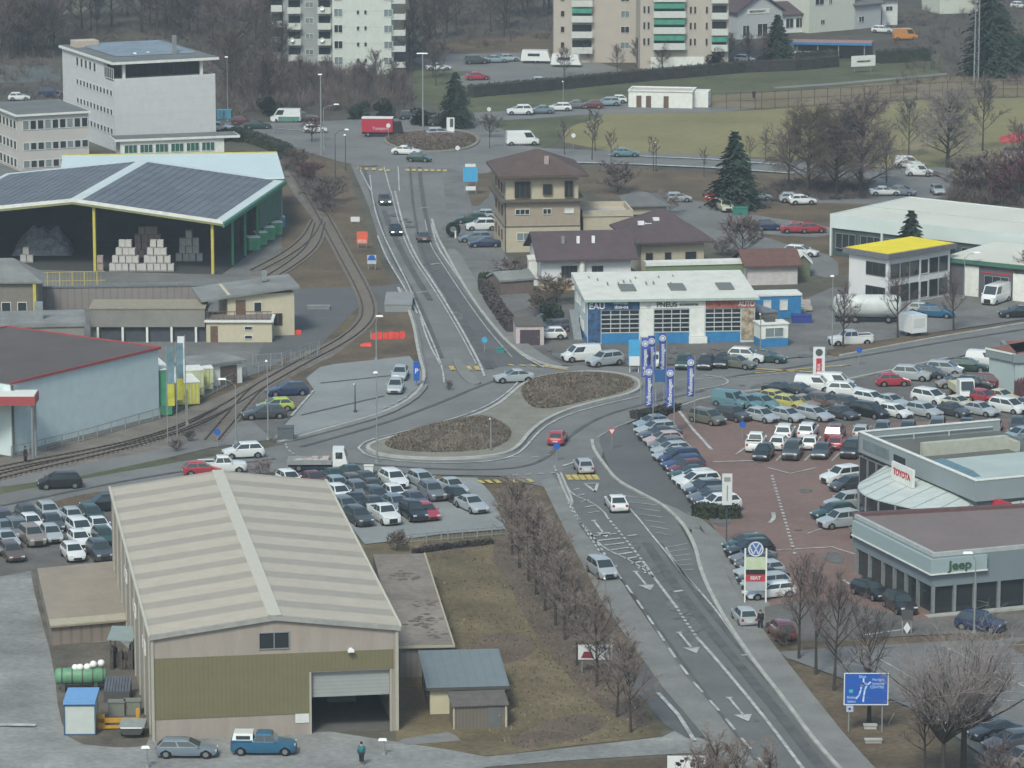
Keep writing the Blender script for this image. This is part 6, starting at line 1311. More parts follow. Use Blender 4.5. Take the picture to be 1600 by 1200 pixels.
def variant(kind, i):
    k = (kind, i)
    if k in TREES: return TREES[k]
    s_ = 100*i+len(kind)*7
    if kind == 'row': tb, cb = bare(s_, 8, 2.5, 1.8, 17, 8, 7, .6, .034, trunk_r=.12, n4=3); ms = (BARK, mat('twig_pinkish', (.185,.150,.135), 1, .3, 1.2))
    elif kind == 'dark': tb, cb = bare(s_, 9, 2.9, 2.8, 16, 8, 7, .6, .034, trunk_r=.18, n4=3); ms = (BARK, TW_P)
    elif kind == 'vase': tb, cb = bare(s_, 8.5, 3, 3.4, 32, 8, 6, .9, .026, vase=True, trunk_r=.2, n4=2); ms = (BARK, TW_G)
    elif kind == 'spread': tb, cb = bare(s_, 8, 3.8, 2.8, 11, 8, 6, .45, .036, trunk_r=.22, n4=3); ms = (BARK, TW_D)
    elif kind == 'wood': tb, cb = bare(s_, 12, 4.8, 2.2, 18, 9, 7, .5, .062, trunk_r=.22, n4=3); ms = (BARK, TW_P)
    elif kind == 'woodb': tb, cb = bare(s_, 13, 4.4, 3.0, 18, 8, 7, .6, .055, trunk_r=.2, n4=3); ms = (BARK, mat('twig_greyish', (.105,.095,.090), 1, .3, 1.2))
    elif kind == 'willow': tb, cb = bare(s_, 13, 6.0, 1.6, 30, 12, 9, .4, .05, droop=.22, trunk_r=.38, n4=4); ms = (BARK, TW_B)
    elif kind == 'young': tb, cb = bare(s_, 6, 1.7, 2.4, 9, 5, 5, .6, .05, trunk_r=.09); ms = (BARK, TW_D)
    elif kind == 'shrub': tb, cb = bare(s_, 2.6, 1.9, .25, 17, 8, 7, .35, .04, trunk_r=.05, n4=3); ms = (BARK, TW_P)
    elif kind == 'redshrub': tb, cb = bare(s_, 3.4, 1.8, 1.0, 13, 6, 6, .4, .05, trunk_r=.07); ms = (BARK, TW_R)
    elif kind == 'spruce': tb, cb = spruce(s_, 10, 3.9, .75); ms = (BARK, EV_D, EV_L)
    elif kind == 'fir': tb, cb = spruce(s_, 12, 5.6, .55); ms = (BARK, EV_D, EV_L)
    elif kind == 'evergreen': tb = MB().tube([(0,0,0),(0,0,1.5)], .15); cb = leafball(s_, 2.0, 2.0, 2.0, 2600, .15); cb.shift(0,0,2.0); ms = (BARK, EV_D, EV_L)
    TREES[k] = (tb.mesh('trunk', ms[0]), cb.mesh('crown', list(ms[1:]))); return TREES[k]
NAMES = {'row':'bare_tree','dark':'bare_tree','vase':'pollarded_tree','spread':'bare_tree','wood':'woodland_tree','woodb':'woodland_tree','willow':'willow_tree','young':'young_tree','shrub':'bare_shrub','redshrub':'red_shrub','spruce':'spruce_tree','fir':'fir_tree','evergreen':'evergreen_tree'}
NB = {'row':8,'dark':9,'vase':8.5,'spread':8,'wood':12,'woodb':13,'willow':13,'young':6,'shrub':2.6,'redshrub':3.4,'spruce':10,'fir':12,'evergreen':4}
tr_n = [0]
def tree(kind, px, py, h, label, group=None, wide=1.0, leafm=None, z=0):
    tr_n[0] += 1; tm, cm = variant(kind, tr_n[0] % 3); p = G(px, py); rnd = random.Random(tr_n[0]*13)
    cat_ = 'shrub' if 'shrub' in kind else 'tree'
    t = thing(NAMES[kind], label, cat_, (p.x, p.y, z), rnd.uniform(0, 6.28), group); s_ = h/NB[kind]; t.scale = (s_*wide, s_*wide, s_)
    link('trunk', tm, t); o = link('crown', cm, t)
    if leafm: o.material_slots[0].link = 'OBJECT'; o.material_slots[0].material = leafm
    return t
for i, (x, y, h) in enumerate([(800,868,7.6),(812,888,8.2),(826,908,8),(838,930,8.4),(851,955,8),(868,978,8.4),(883,1000,7.8),(902,1040,8),(933,1073,8.2),(964,1121,7),(986,1145,7.4)]):
    tree('row', x, y, h, f'bare brown street tree, {ORD[i]} from the back in the roadside row', 'bare trees in a row beside the south road', [1.15,1.3,1.05,1.25,1.2][i % 5])
for i, (x, y) in enumerate([(1110,1310),(1150,1322),(1196,1335),(1085,1338)]): tree('row', x, y, 8, ['second','third','rightmost','leftmost'][i]+' of the bare treetops rising from below the bottom edge', 'treetops at the bottom edge')
for i, (x, y, h) in enumerate([(1248,1031,8.8),(1275,1056,9.4),(1303,1081,9.6)]): tree('dark', x, y, h, f'tall dark bare tree, {ORD[i]} from left along the right pavement', 'dark bare trees on the right verge', .85)
tree('spread', 1358, 1131, 8.6, 'dark spreading bare tree right behind the blue road sign', wide=.9)
tree('vase', 1505, 1216, 9.6, 'big pollarded tree with pale upright switches, lower right', wide=1.25)
tree('vase', 1473, 1236, 9.4, 'pollarded tree left of the biggest one, lower right', wide=1.0)
tree('dark', 1446, 1216, 7.0, 'slim dark bare tree left of the pollarded trees'); tree('dark', 1562, 1290, 6.5, 'low bare tree in front of the visitor cars', wide=1.1)
tree('spread', 1403, 531, 7.6, 'bare street tree on the verge beside the white box trailer', None, .8, TW_B); tree('dark', 1490, 517, 7.0, 'slim bare street tree on the verge in front of the workshop'); tree('dark', 1317, 546, 7.6, 'bare street tree beside the white pickup on the verge'); tree('dark', 1606, 470, 6.5, 'reddish leafed bare tree at the right edge by the workshop', None, 1, TW_R)
# evergreens
for kd, x, y, h, lb, wd in (('spruce',1147,326,11.5,'dark green spruce standing right of the beige house lane',1.05),('spruce',1214,100,9.5,'dark spruce in front of the grey gabled house',1.15),('fir',1548,118,17,'very large dark fir at the top right behind the mast',.9),
 ('spruce',1422,428,8.6,'small dark spruce behind the yellow roofed office',1.1),('fir',712,200,9.5,'broad dark conifer beside the upper roundabout',.85),('evergreen',1114,114,4.2,'round clipped evergreen at the foot of the beige tower',1),('evergreen',925,90,4.5,'rounded evergreen at the left foot of the beige tower',.9),
 ('evergreen',862,512,3.0,'dark evergreen bush behind the cars left of the garage',1.1),('evergreen',372,222,2.4,'round dark bush at the end of the canteen annex',1.0),('evergreen',420,180,3.5,'dark evergreen behind the white delivery van',1.2),('evergreen',660,196,2.6,'low dark evergreen by the tall lamp at the roundabout',1.6),('evergreen',600,184,3.0,'dark evergreen left of the red lorry cab',1.3),('evergreen',1590,100,6,'dark evergreen mass at the top right corner',1.4),('evergreen',560,186,2.6,'low dark evergreen behind the red lorry',1.4)):
    tree(kd, x, y, h, lb, None, wd)
# willows and park trees on the right
for kd, x, y, h, lb, lm in (('willow',1262,303,13,'broad brown willow left of the tall dark trunk',TW_B),('willow',1345,306,14.5,'tallest brown willow with thick dark trunk, upper right',TW_P),('willow',1307,306,12,'brown willow between the two larger willows',TW_B),('woodb',1420,246,9.5,'bare tree on the far side of the willow car park',None),('willow',1480,262,12,'wide bare willow right of the white vans',TW_G),
 ('woodb',1535,236,12,'bare tree with dark trunk by the red stall',None),('wood',1232,292,9,'bare tree left of the willow group',None),('woodb',1385,286,8,'thin bare tree above the parked hatchbacks',TW_B),('wood',1600,300,10,'dark bare tree at the right edge below the red stall',None),('shrub',1510,306,4.5,'purple bare thicket behind the market hall, left part',None),('shrub',1552,306,5.5,'purple bare thicket behind the market hall, right part',None),('shrub',1595,318,5.5,'purple bare thicket at the right edge behind the hall',TW_R)):
    tree(kd, x, y, h, lb, None, 1.0 if kd != 'shrub' else 1.5, lm)
for i, (x, y, h) in enumerate([(925,250,6.5),(882,242,5.5),(955,262,6),(1021,268,5.5),(1196,250,5),(1100,276,4.5),(1172,262,5),(765,232,5),(1455,110,5),(930,236,7)]):
    tree('young', x, y, h, f'young bare street tree, {ORD[i]} in the scattered row along the east road', 'young bare trees along the east road')
for i, (kd, x, y, h, lb, lm, wd) in enumerate([('redshrub',487,222,3.6,'small red leafed tree beside the road lamps',None,1.5),('redshrub',765,216,3.4,'small dark crowned tree above the blue sign',TW_D,1.4),('shrub',513,318,3.4,'purple brown bush beside the railway',TW_P,1.3),('shrub',484,284,2.6,'reddish brush by the railway bend',TW_R,1.5),('shrub',466,262,2.4,'brown brush behind the pale blue roof corner',TW_B,1.6),('evergreen',448,250,2.4,'dark green bush behind the pale blue roof corner',None,1.5),
  ('shrub',1160,398,4.6,'round brown bush at the end of the purple roofed bungalow',TW_P,1.1),('shrub',965,300,3.6,'purple bush behind the house wing',TW_P,1.6),('shrub',800,432,2.0,'brown hedge bush in front of the three storey house',TW_P,1.8),('shrub',870,475,3.0,'brown bramble below the bungalow',TW_B,1.6),('shrub',845,492,2.4,'brown garden bramble beside the single garage',TW_B,1.6),('shrub',1040,335,2.5,'grey bush at the back lane corner',TW_G,1.5),('shrub',1128,400,2.2,'grey garden bush right of the farther bungalow',TW_G,1.5),
  ('shrub',702,610,.9,'tiny dry bush at the traffic island',TW_B,1),('shrub',575,772,1.2,'dry tuft at the lot corner',TW_B,1),('shrub',620,862,1.6,'dry brush at the lot fence corner',TW_B,1.3),('shrub',1222,1012,1.4,'dry bush at the right pavement edge',TW_B,1.5),('shrub',275,705,1.0,'dry bush below the flagpoles, left',TW_D,1.3),('shrub',295,690,1.0,'dry bush below the flagpoles, right',TW_D,1.3),('shrub',410,748,1.6,'pale dry reed bush behind the warehouse ridge',TW_G,1.4)]):
    tree(kd, x, y, h, lb, None, wd, lm)
# woods, upper left and between the towers: single trees with their own trunks
rnd = random.Random(77); wi = 0
def woods(n, x0, x1, y0, y1, hs, where, avoid=()):
    global wi
    pts = []
    for k in range(n):
        for _ in range(40):
            x, y = rnd.uniform(x0,x1), rnd.uniform(y0,y1)
            if all(not (a<x<b and c_<y<d) for a,b,c_,d in avoid) and all(abs(x-q[0])+3*abs(y-q[1]) > (x1-x0)/n*1.2+8 for q in pts): break
        pts.append((x,y))
    pts.sort(key=lambda q: q[0])
    for k, (x, y) in enumerate(pts):
        wi += 1; h = rnd.uniform(*hs)
        tree('wood' if wi % 3 else 'woodb', x, y, h, f'bare purplish woodland tree {where}', f'bare woodland trees {where}', rnd.uniform(.95,1.25), [None,TW_P,TW_D,TW_B][wi % 4])
woods(44, -40, 345, 10, 62, (11,15), 'in the wood behind the office block', avoid=((0,185,0,26),))
woods(20, -30, 90, 66, 96, (9,13), 'at the far left by the water'); woods(28, 330, 445, 20, 165, (9,13), 'between the office and the grey tower')
woods(22, 350, 640, 128, 160, (4,6.5), 'in the thicket below the grey tower'); woods(28, 640, 870, -8, 62, (10,14), 'in the wood between the towers'); woods(30, -40, 640, -60, -10, (12,16), 'along the top edge, left')
woods(20, 640, 1150, -60, -20, (12,15), 'along the top edge, middle'); woods(12, 1150, 1620, -50, -6, (9,13), 'along the top edge, right'); woods(6, 640, 690, 60, 165, (6,9), 'right of the pale green tower'); woods(6, 880, 1100, 96, 122, (4,6), 'in front of the beige tower'); woods(6, 1400, 1620, 10, 110, (6,9), 'around the big fir'); woods(3, 1135, 1200, 92, 106, (5,7), 'between the beige tower and the spruce')
# hedges
def hedge(px, wd, h, label, m=HDG, dens=60, name='hedge'):
    p = [G(x,y) for x,y in px]; o0 = p[0]; core = MB(); lf = MB(); rnd = random.Random(len(px)*7+int(px[0][0]))
    for a, b in zip(p, p[1:]):
        d = (b-a); L_ = d.length; u = d/L_; v = Vector((-u.y,u.x,0)); core.obox((a+b)/2-o0, u, L_/2, wd*.42, 0, h*.92)
        for k in range(int(L_*dens)):
            q = a-o0+u*rnd.uniform(0,L_); side = rnd.random()
            if side < .45: q = q+v*rnd.uniform(-wd/2,wd/2)+Vector((0,0,h*rnd.uniform(.88,1.04)))
            else: q = q+v*(wd/2*rnd.choice((-1,1)))*rnd.uniform(.85,1.05)+Vector((0,0,rnd.uniform(.05,h)))
            s1 = Vector((rnd.gauss(0,1),rnd.gauss(0,1),rnd.gauss(0,1))).normalized()*rnd.uniform(.08,.2); s2 = s1.orthogonal().normalized()*rnd.uniform(.08,.18); lf.face([q-s1,q-s2,q+s1,q+s2])
    t = thing(name, label, 'hedge', (o0.x,o0.y,0)); link('branches', core.mesh('branches', m), t); link('foliage', lf.mesh('foliage', m), t); return t
HB = mat('hedge_brown', (.040,.036,.032), 1, .3, .9)
hedge([(735,152),(870,140),(1000,127),(1160,113),(1240,110),(1306,104)], 2.2, 2.2, 'long dark hedge between the upper car park and the grass', HB, 30)
hedge([(1372,99),(1450,95)], 2.5, 2.6, 'dark hedge right of the white billboard', HDG, 40); hedge([(1245,104),(1306,100)], 2.0, 2.8, 'brown hedge left of the white billboard', HB, 40)
hedge([(752,452),(780,448),(810,446)], 1.6, 2.0, 'clipped dark hedge at the garden corner', HDG, 80); hedge([(756,456),(776,490),(800,522)], 1.4, 1.6, 'brown hedge along the garden by the pavement', mat('hedge_mauve', (.06,.05,.05), 1, .3), 70)
hedge([(1086,806),(1122,811),(1156,810)], 1.6, 1.3, 'clipped green hedge at the end of the diagonal car row', HDG, 130); hedge([(990,656),(1030,650),(1055,642)], 1.5, .9, 'low hedge at the foot of the flagpoles', HB, 90)
hedge([(1590,622),(1640,618)], 2, 2.0, 'dark red brown hedge at the right edge of the lot', TW_R, 60); hedge([(340,222),(372,216),(420,232),(450,245)], 2, 1.8, 'dark hedge beside the pale blue roof', HDG, 50); hedge([(645,866),(700,858),(770,850)], .6, .5, 'low weeds below the lot fence', HB, 40)
p = G(708,372); t = thing('topiary_ring', 'dark ring shaped topiary with white post beside the main road', 'topiary', (p.x,p.y,.0)); mb = MB(); rnd = random.Random(2)
for k in range(2600):
    a = rnd.uniform(0,6.28); b_ = rnd.uniform(0,6.28); q = Vector((cos(a)*(.75+.25*cos(b_)), .28*sin(b_), 1.25+sin(a)*(.75+.25*cos(b_)))); s1 = Vector((rnd.gauss(0,1),rnd.gauss(0,1),rnd.gauss(0,1))).normalized()*.09; s2 = s1.orthogonal().normalized()*.08; mb.face([q-s1,q-s2,q+s1,q+s2])
link('foliage', mb.mesh('foliage', EV_D), t); link('post', MB().tube([(.35,-.5,0),(.35,-.5,1.1)],.14).mesh('post', TRIM_W), t)
# low dry scrub on the two roundabout mounds, weeds along verges
def scatter(name, label, lo, n, hmax, q, m, z0, seed, fall=True, hs=1.0):
    rnd = random.Random(seed); c_ = sum(lo, Vector())/len(lo); mb = MB()
    for k in range(n):
        ie = rnd.randrange(len(lo)); e = lo[ie].lerp(lo[(ie+1) % len(lo)], rnd.random()); t = 1-sqrt(rnd.random()); t = max(.0, min(.95, t-.03)); p = c_+(e-c_)*(1-t); z = z0+(hmax*(1-(1-t)**2) if fall else 0)
        hh = rnd.uniform(.10,.30)*hs; a = rnd.uniform(0,6.28); d = Vector((cos(a),sin(a),0))*rnd.uniform(.05,q); mb.face([Vector((p.x,p.y,z))-d, Vector((p.x,p.y,z))+d, Vector((p.x+rnd.uniform(-.2,.2),p.y+rnd.uniform(-.2,.2),z+hh))], rnd.randrange(3))
    return tag(mb.build(name, m), label, 'ground cover', kind='stuff')
SCM = [mat('dry_stalk', (.13,.105,.082), 1, .3, 2), mat('dark_stalk', (.085,.066,.055), 1, .3, 2), mat('pale_stalk', (.20,.17,.12), 1, .3, 2)]
scatter('dry_scrub', 'dry brown scrub on the near lobe of the long roundabout', beds[0][1], 9000, 1.1, .12, SCM, .28, 1)
scatter('dry_scrub', 'dry brown scrub on the far lobe of the long roundabout', beds[1][1], 9000, 1.0, .12, SCM, .28, 2)
mead = [G(x,y) for x,y in ((620,850),(800,835),(870,930),(985,1080),(1030,1145),(900,1160),(770,1175),(700,1010))]
scatter('meadow_weeds', 'dry weeds scattered over the meadow', chaikin(mead,1,True), 2600, 0, .08, [SCM[0], mat('green_tuft', (.07,.085,.04), 1), SCM[2]], .03, 3, False)
scatter('road_bed_plants', 'low red brown planting on the upper roundabout', chaikin([G(x,y) for x,y in ((600,215),(660,207),(730,210),(748,222),(720,236),(650,238),(610,228))],2,True), 6000, .6, .2, [SCM[0], SCM[1], SCM[0]], .3, 4)

def thicket(label, px, n, hs, m, seed):
    rnd = random.Random(seed); P = [G(x,y) for x,y in px]; x0, x1 = min(p.x for p in P), max(p.x for p in P); y0, y1 = min(p.y for p in P), max(p.y for p in P); mb = MB(); k = 0
    def inside(x, y):
        c_ = False
        for a, b in zip(P, P[1:]+P[:1]):
            if (a.y > y) != (b.y > y) and x < (b.x-a.x)*(y-a.y)/(b.y-a.y)+a.x: c_ = not c_
        return c_
    while k < n:
        cx_, cy_ = rnd.uniform(x0,x1), rnd.uniform(y0,y1)
        if not inside(cx_, cy_): continue
        cr = rnd.uniform(.8,2.2); ch = rnd.uniform(*hs); mi = rnd.randrange(3)
        for j in range(40):
            a = rnd.uniform(0,6.28); r_ = cr*sqrt(rnd.random()); b = Vector((cx_+cos(a)*r_*.35, cy_+sin(a)*r_*.35, ch*rnd.uniform(0,.45))); e = Vector((cx_+cos(a)*r_, cy_+sin(a)*r_, b.z+ch*rnd.uniform(.2,.55))); d = Vector((rnd.gauss(0,1),rnd.gauss(0,1),0)).normalized()*rnd.uniform(.02,.05); mb.face([b-d,b+d,e+d*.3,e-d*.3], mi)
        k += 40
    tag(mb.build('thicket', [TW_P, TW_D, TW_B]), label, 'undergrowth', kind='stuff')
thicket('purplish brown thicket of bare bushes below the grey tower', [(345,190),(345,120),(440,108),(640,122),(640,168),(560,178),(430,172)], 30000, (1.8,3.4), None, 5)
thicket('brown undergrowth of the wood behind the office block', [(-60,160),(-60,20),(440,20),(440,110),(345,120),(345,180)], 26000, (1.0,2.6), None, 6)
thicket('brown undergrowth of the wood between the towers', [(640,100),(640,-20),(870,-20),(870,60),(760,75)], 14000, (1.0,2.4), None, 7)
thicket('purple brown brush under the willows at the right', [(1180,302),(1230,285),(1360,285),(1350,312),(1200,318)], 9000, (.5,1.5), None, 8)
thicket('purple brown brush behind the market hall', [(1480,318),(1490,290),(1640,280),(1640,330)], 12000, (1.2,3.0), None, 9)
thicket('brown brush around the big fir at the top right', [(1400,150),(1380,20),(1640,0),(1640,140),(1500,128)], 12000, (.8,2.6), None, 10)
thicket('brown brush along the railway bend', [(440,262),(452,244),(500,290),(528,330),(512,345),(480,300)], 5000, (.6,1.8), None, 11)
# ================================================================ upper roundabout island
slab('roundabout_island', [(596,218),(620,208),(660,203),(710,203),(745,210),(752,222),(735,234),(690,240),(640,238),(608,230)], GRAVEL, h=.12, sm=2)
mound('planted_mound', [(602,219),(625,210),(660,206),(710,206),(742,212),(746,222),(728,232),(688,237),(642,235),(612,228)], .7, mat('red_brown_soil', (.125,.092,.080), 1, .3, .4, fine=.2), .26)
# ================================================================ lamps, poles, signs
POLE = mat('pole_grey', (.26,.28,.28), .5, .08, metal=.3); POLD = mat('pole_dark', (.06,.065,.065), .6, .1)
def lamp(px, py, h, label, arm=0, m=None, name='street_lamp', r=.09, head=.9, group='street lamps'):
    p = G(px, py); t = thing(name, label, 'street lamp', (p.x, p.y, .05), 0, group)
    link('pole', MB().tube([(0,0,0),(0,0,h)], r, r*.55, 8).mesh('pole', m or POLE), t); link('base', MB().ring([(.0,.25),(.2,.25),(.22,0)],10).mesh('base', m or POLE), t)
    s_ = 1 if arm >= 0 else -1
    if arm: link('arm', MB().tube([(0,0,h-.1),(arm*.35,0,h+.45),(arm,0,h+.65)], r*.55, r*.45, 6).mesh('arm', m or POLE), t)
    x = arm; z = h+.65 if arm else h
    link('lamp_head', MB().hull([(x-.1*s_-head/2,-.16,z-.05),(x-.1*s_+head/2,-.16,z-.05),(x-.1*s_+head/2,.16,z-.05),(x-.1*s_-head/2,.16,z-.05)],[(x-.1*s_-head/2+.08,-.1,z+.12),(x-.1*s_+head/2-.08,-.1,z+.12),(x-.1*s_+head/2-.08,.1,z+.12),(x-.1*s_-head/2+.08,.1,z+.12)]).mesh('lamp_head', LAMPW), t); return t
lamp(502,243,13,'tall lamp mast left of the upper roundabout',0,None,r=.16,head=.7); lamp(506,232,6.5,'arm lamp right of the tall mast by the road',2.2); lamp(524,280,7,'dark curved lamp beside the rails crossing',1.9,POLD,head=.7); lamp(540,266,5.5,'short dark lamp pole next to the dark curved lamp',0,POLD,head=.4)
lamp(661,207,13.2,'tall pale lamp mast behind the upper roundabout',0,None,r=.17,head=1.9); lamp(356,190,11,'tall lamp mast behind the office block',0,head=.6); lamp(369,693,6.3,'curved lamp above the railway crossing',-1.5); lamp(419,688,8.6,'thin pole between the tracks and the lot',0,head=.3)
lamp(588,563,4.6,'lamp on the brown verge behind the pale car park',.5); lamp(589,724,9.6,'lamp in front of the near roundabout lobe',0,head=.5); lamp(1300,548,9.0,'tall lamp on the verge by the white totem',0,head=.5); lamp(1506,468,5.4,'curved lamp at the workshop door',1.6); lamp(1522,991,6.6,'lamp with white head before the grey showroom',-.8)
lamp(946,945,2.4,'short pole beside the roadside trees',0,head=.2); lamp(767,707,3.6,'short pale pole on the near roundabout lobe',0,head=.15); lamp(555,645,3.2,'short dark pole in the pale car park',0,POLD,head=.15); lamp(880,165,4.2,'low lamp beside the field access road',0,head=.3); lamp(185,120,5,'slim lamp behind the office roof',0,head=.3)
lamp(230,1200,1.6,'mushroom lamp at the corner of the big warehouse',0,head=.7); lamp(600,1180,1.2,'white mushroom lamp by the roller door',0,head=.7); lamp(293,665,4,'thin pole behind the flagpoles',0,head=.2); lamp(1188,556,5.0,'thin pole on the garage forecourt',0,head=.2); lamp(1025,268,4.5,'sign pole in front of the playing field',0,POLD,head=.2)
p = G(1525,128); t = thing('floodlight_mast', 'tall pale lattice mast rising out of the picture at top right', 'mast', (p.x,p.y,0))
for sx in (-.4,.4):
    for sy in (-.4,.4): link('leg', MB().tube([(sx,sy,0),(sx*.8,sy*.8,24)],.09,.07,6).mesh('leg', STEEL), t)
br_ = MB()
for k in range(20): z = k*1.2; s_ = 1 if k % 2 else -1; br_.tube([(-.4*s_,-.4,z),(.4*s_,-.4,z+1.2)],.035,.035,4).tube([(-.4,-.4*s_,z),(-.4,.4*s_,z+1.2)],.035,.035,4).tube([(-.4,-.4,z),(.4,-.4,z)],.03,.03,4)
link('bracing', br_.mesh('bracing', STEEL), t)
# ---- blue flags of the car brand lot
FBL = mat('flag_blue', (.05,.085,.33), .7, .12, 1.5); 
def flag(px, py, h, wd, fh, side, label, m, roundel=True, txt=None, group='blue flags by the dealer lot', m2=None):
    p = G(px, py); t = thing('flagpole', label, 'flag', (p.x,p.y,.1), 0, group)
    link('pole', MB().tube([(0,0,0),(0,0,h)],.06,.045,8).mesh('pole', POLE), t); x0, x1 = (side*.07, side*(wd+.07)); mb = MB(); n = 8
    for k in range(n):
        za, zb_ = h-.15-fh*k/n, h-.15-fh*(k+1)/n; ya, yb = .07*sin(k*1.3+px), .07*sin((k+1)*1.3+px)
        lo = [(min(x0,x1),yb-.02,zb_),(max(x0,x1),yb*1.6-.02,zb_),(max(x0,x1),yb*1.6+.0,zb_),(min(x0,x1),yb+.0,zb_)]; hi = [(min(x0,x1),ya-.02,za),(max(x0,x1),ya*1.6-.02,za),(max(x0,x1),ya*1.6,za),(min(x0,x1),ya,za)]
        mb.hull(lo, hi, 1 if (m2 and k >= n*.55) else 0)
    c_ = link('cloth', mb.mesh('cloth', [m, m2 or m]), t)
    if roundel:
        link('emblem', MB().ring([(0,.02),(.36,.02),(.36,0)],18).mesh('emblem', LETW), c_, ((x0+x1)/2,-.12,h-.75)).rotation_euler = (pi/2,0,0)
        link('emblem_ring', MB().ring([(.19,.03),(.26,.03),(.26,.02)],18).mesh('emblem_ring', FBL), c_, ((x0+x1)/2,-.13,h-.75)).rotation_euler = (pi/2,0,0)
    if txt: o = text(txt, c_, ((x0+x1)/2,-.17,h-.15-fh*.62), (pi/2,-pi/2,0), .62, LETW)
    return t
for i, (x, y, sd) in enumerate([(1001,632,1),(1024,628,-1),(1041,623,-1),(1020,680,-1),(1053,682,-1),(1085,664,-1)]):
    flag(x, y, 7.6, .78, 4.4, sd, 'blue flag with white roundel, '+['far row, left','far row, middle','far row, right','near row, left','near row, middle','near row, right'][i], FBL, True, 'Volkswagen')
FY = mat('flag_yellow', (.42,.40,.06), .7, .15, 1.5); FW = mat('flag_white', (.50,.52,.53), .7, .1, 1.5); FGB = mat('flag_slate', (.12,.20,.24), .7, .2, 1.5)
flag(262,694,10.6,.75,6.4,1,'slate and yellow flag, leftmost of three by the railway',FGB,False,None,'tall flags by the railway',FY); flag(277,684,10.4,.7,6.2,1,'slate and yellow flag, middle of three by the railway',FGB,False,None,'tall flags by the railway',FY); flag(291,669,10.2,.75,5.0,-1,'white flag, rightmost of three by the railway',FW,False,None,'tall flags by the railway')
# ---- signs
def sign(px, py, w, zb, zt, m, label, name='sign', cat_='sign', legs=2, dp=.08, pm=None, yaw=0, txt=None, ts=.4, tm=None, group=None):
    p = G(px, py); t = thing(name, label, cat_, (p.x,p.y,.05), yaw, group); link('panel', MB().box(-w/2,-dp,zb,w/2,0,zt).mesh('panel', m), t)
    for x in ((0,) if legs == 1 else (-w*.38, w*.38)): link('post', MB().tube([(x,.07,0),(x,.07,zt-.1)],.06,.06,6).mesh('post', pm or POLE), t)
    if txt: text(txt, t, (0,-dp-.01,(zb+zt)/2), (pi/2,0,0), ts, tm or LETW)
    return t
SBL = mat('sign_blue', (.02,.09,.38), .5, .04); SLB = mat('sign_light_blue', (.06,.30,.52), .5, .1)
t = sign(1352,1146,3.5,2.35,4.95,SBL,'large blue direction sign with white route diagram on the right verge','direction_sign','road sign',2,.1)
link('border', MB().box(-1.78,-.115,2.32,1.78,-.10,2.40).box(-1.78,-.115,4.9,1.78,-.10,4.98).box(-1.78,-.115,2.4,-1.70,-.10,4.9).box(1.70,-.115,2.4,1.78,-.10,4.9).mesh('border', LETW), t)
dm = MB()
def seg(pts, w_=.13):
    pts = [Vector((a,b,0)) for a,b in pts]
    for a, b in zip(pts, pts[1:]):
        d = (b-a).normalized(); n_ = Vector((-d.y,d.x,0))*w_/2; q = [a-n_-d*.03, b-n_+d*.03, b+n_+d*.03, a+n_-d*.03]; dm.face([(v.x,-.104,v.y) for v in q])
seg([(-.80,2.85),(-.55,3.15),(-.42,3.6),(-.38,3.95),(-.22,4.12)]); seg([(-.22,2.62),(-.18,3.1),(-.10,3.6),(.05,3.95),(.33,4.22)]); seg([(-.22,4.12),(-.05,4.12),(.05,3.95)]); seg([(-.38,3.85),(-.22,4.15),(-.22,4.5)])
link('route_diagram', dm.mesh('route_diagram', mat('sign_pale_blue', (.45,.58,.80), .6, 0)), t)
for s_, x, z, q in (('Sion',-.3,4.66,.34),('Martigny',.95,4.42,.27),('Lausanne',.95,4.10,.27),('CENTRE',.85,3.80,.30),('Riddes',-1.15,2.95,.28),('Saillon',-1.15,2.62,.26)): text(s_, t, (x,-.105,z), (pi/2,0,0), q, mat('sign_letter_blue', (.30,.42,.70), .6, 0))
link('route_badge', MB().box(-1.35,-.12,3.35,-1.05,-.101,3.6).mesh('route_badge', mat('badge_green', (.06,.42,.38), .6, 0)), t); link('small_plate', MB().box(-1.55,-.1,1.75,-1.0,-.02,2.28).mesh('small_plate', mat('plate_pale_blue', (.35,.40,.55), .6, 0)), t); link('plate_dot', MB().box(-1.38,-.12,1.92,-1.2,-.101,2.1).mesh('plate_dot', BLACK), t)
t = sign(930,1051,2.9,1.1,2.4,LETW,'white billboard with dark red car picture under the roadside trees','billboard','billboard')
link('picture', MB().hull([(-1.2,-.10,1.25),(-.1,-.10,1.25),(-.1,-.084,1.25),(-1.2,-.084,1.25)],[(-.95,-.10,1.8),(-.35,-.10,1.8),(-.35,-.084,1.8),(-.95,-.084,1.8)]).mesh('picture', mat('poster_red', (.20,.03,.05), .6, 0)), t)
pm_ = MB(); random.seed(6)
for k in range(14): x = random.uniform(.2,1.25); z = random.uniform(1.25,2.2); pm_.hull([(x,-.10,z),(x+.22,-.10,z+.05),(x+.22,-.084,z+.05),(x,-.084,z)],[(x+.05,-.10,z+.22),(x+.2,-.10,z+.25),(x+.2,-.084,z+.25),(x+.05,-.084,z+.22)])
link('artwork', pm_.mesh('artwork', mat('poster_slate', (.12,.14,.22), .6, .3)), t)
t = sign(1073,1228,3.0,1.0,2.35,LETW,'white billboard with black shapes cut by the bottom edge','billboard','billboard')
pm_ = MB()
for k in range(12): x = random.uniform(-.9,1.1); z = random.uniform(1.5,2.15); pm_.hull([(x,-.10,z-.1),(x+.26,-.10,z-.05),(x+.26,-.084,z-.05),(x,-.084,z-.1)],[(x-.05,-.10,z+.14),(x+.3,-.10,z+.12),(x+.3,-.084,z+.12),(x-.05,-.084,z+.14)])
link('artwork', pm_.mesh('artwork', BLACK), t)
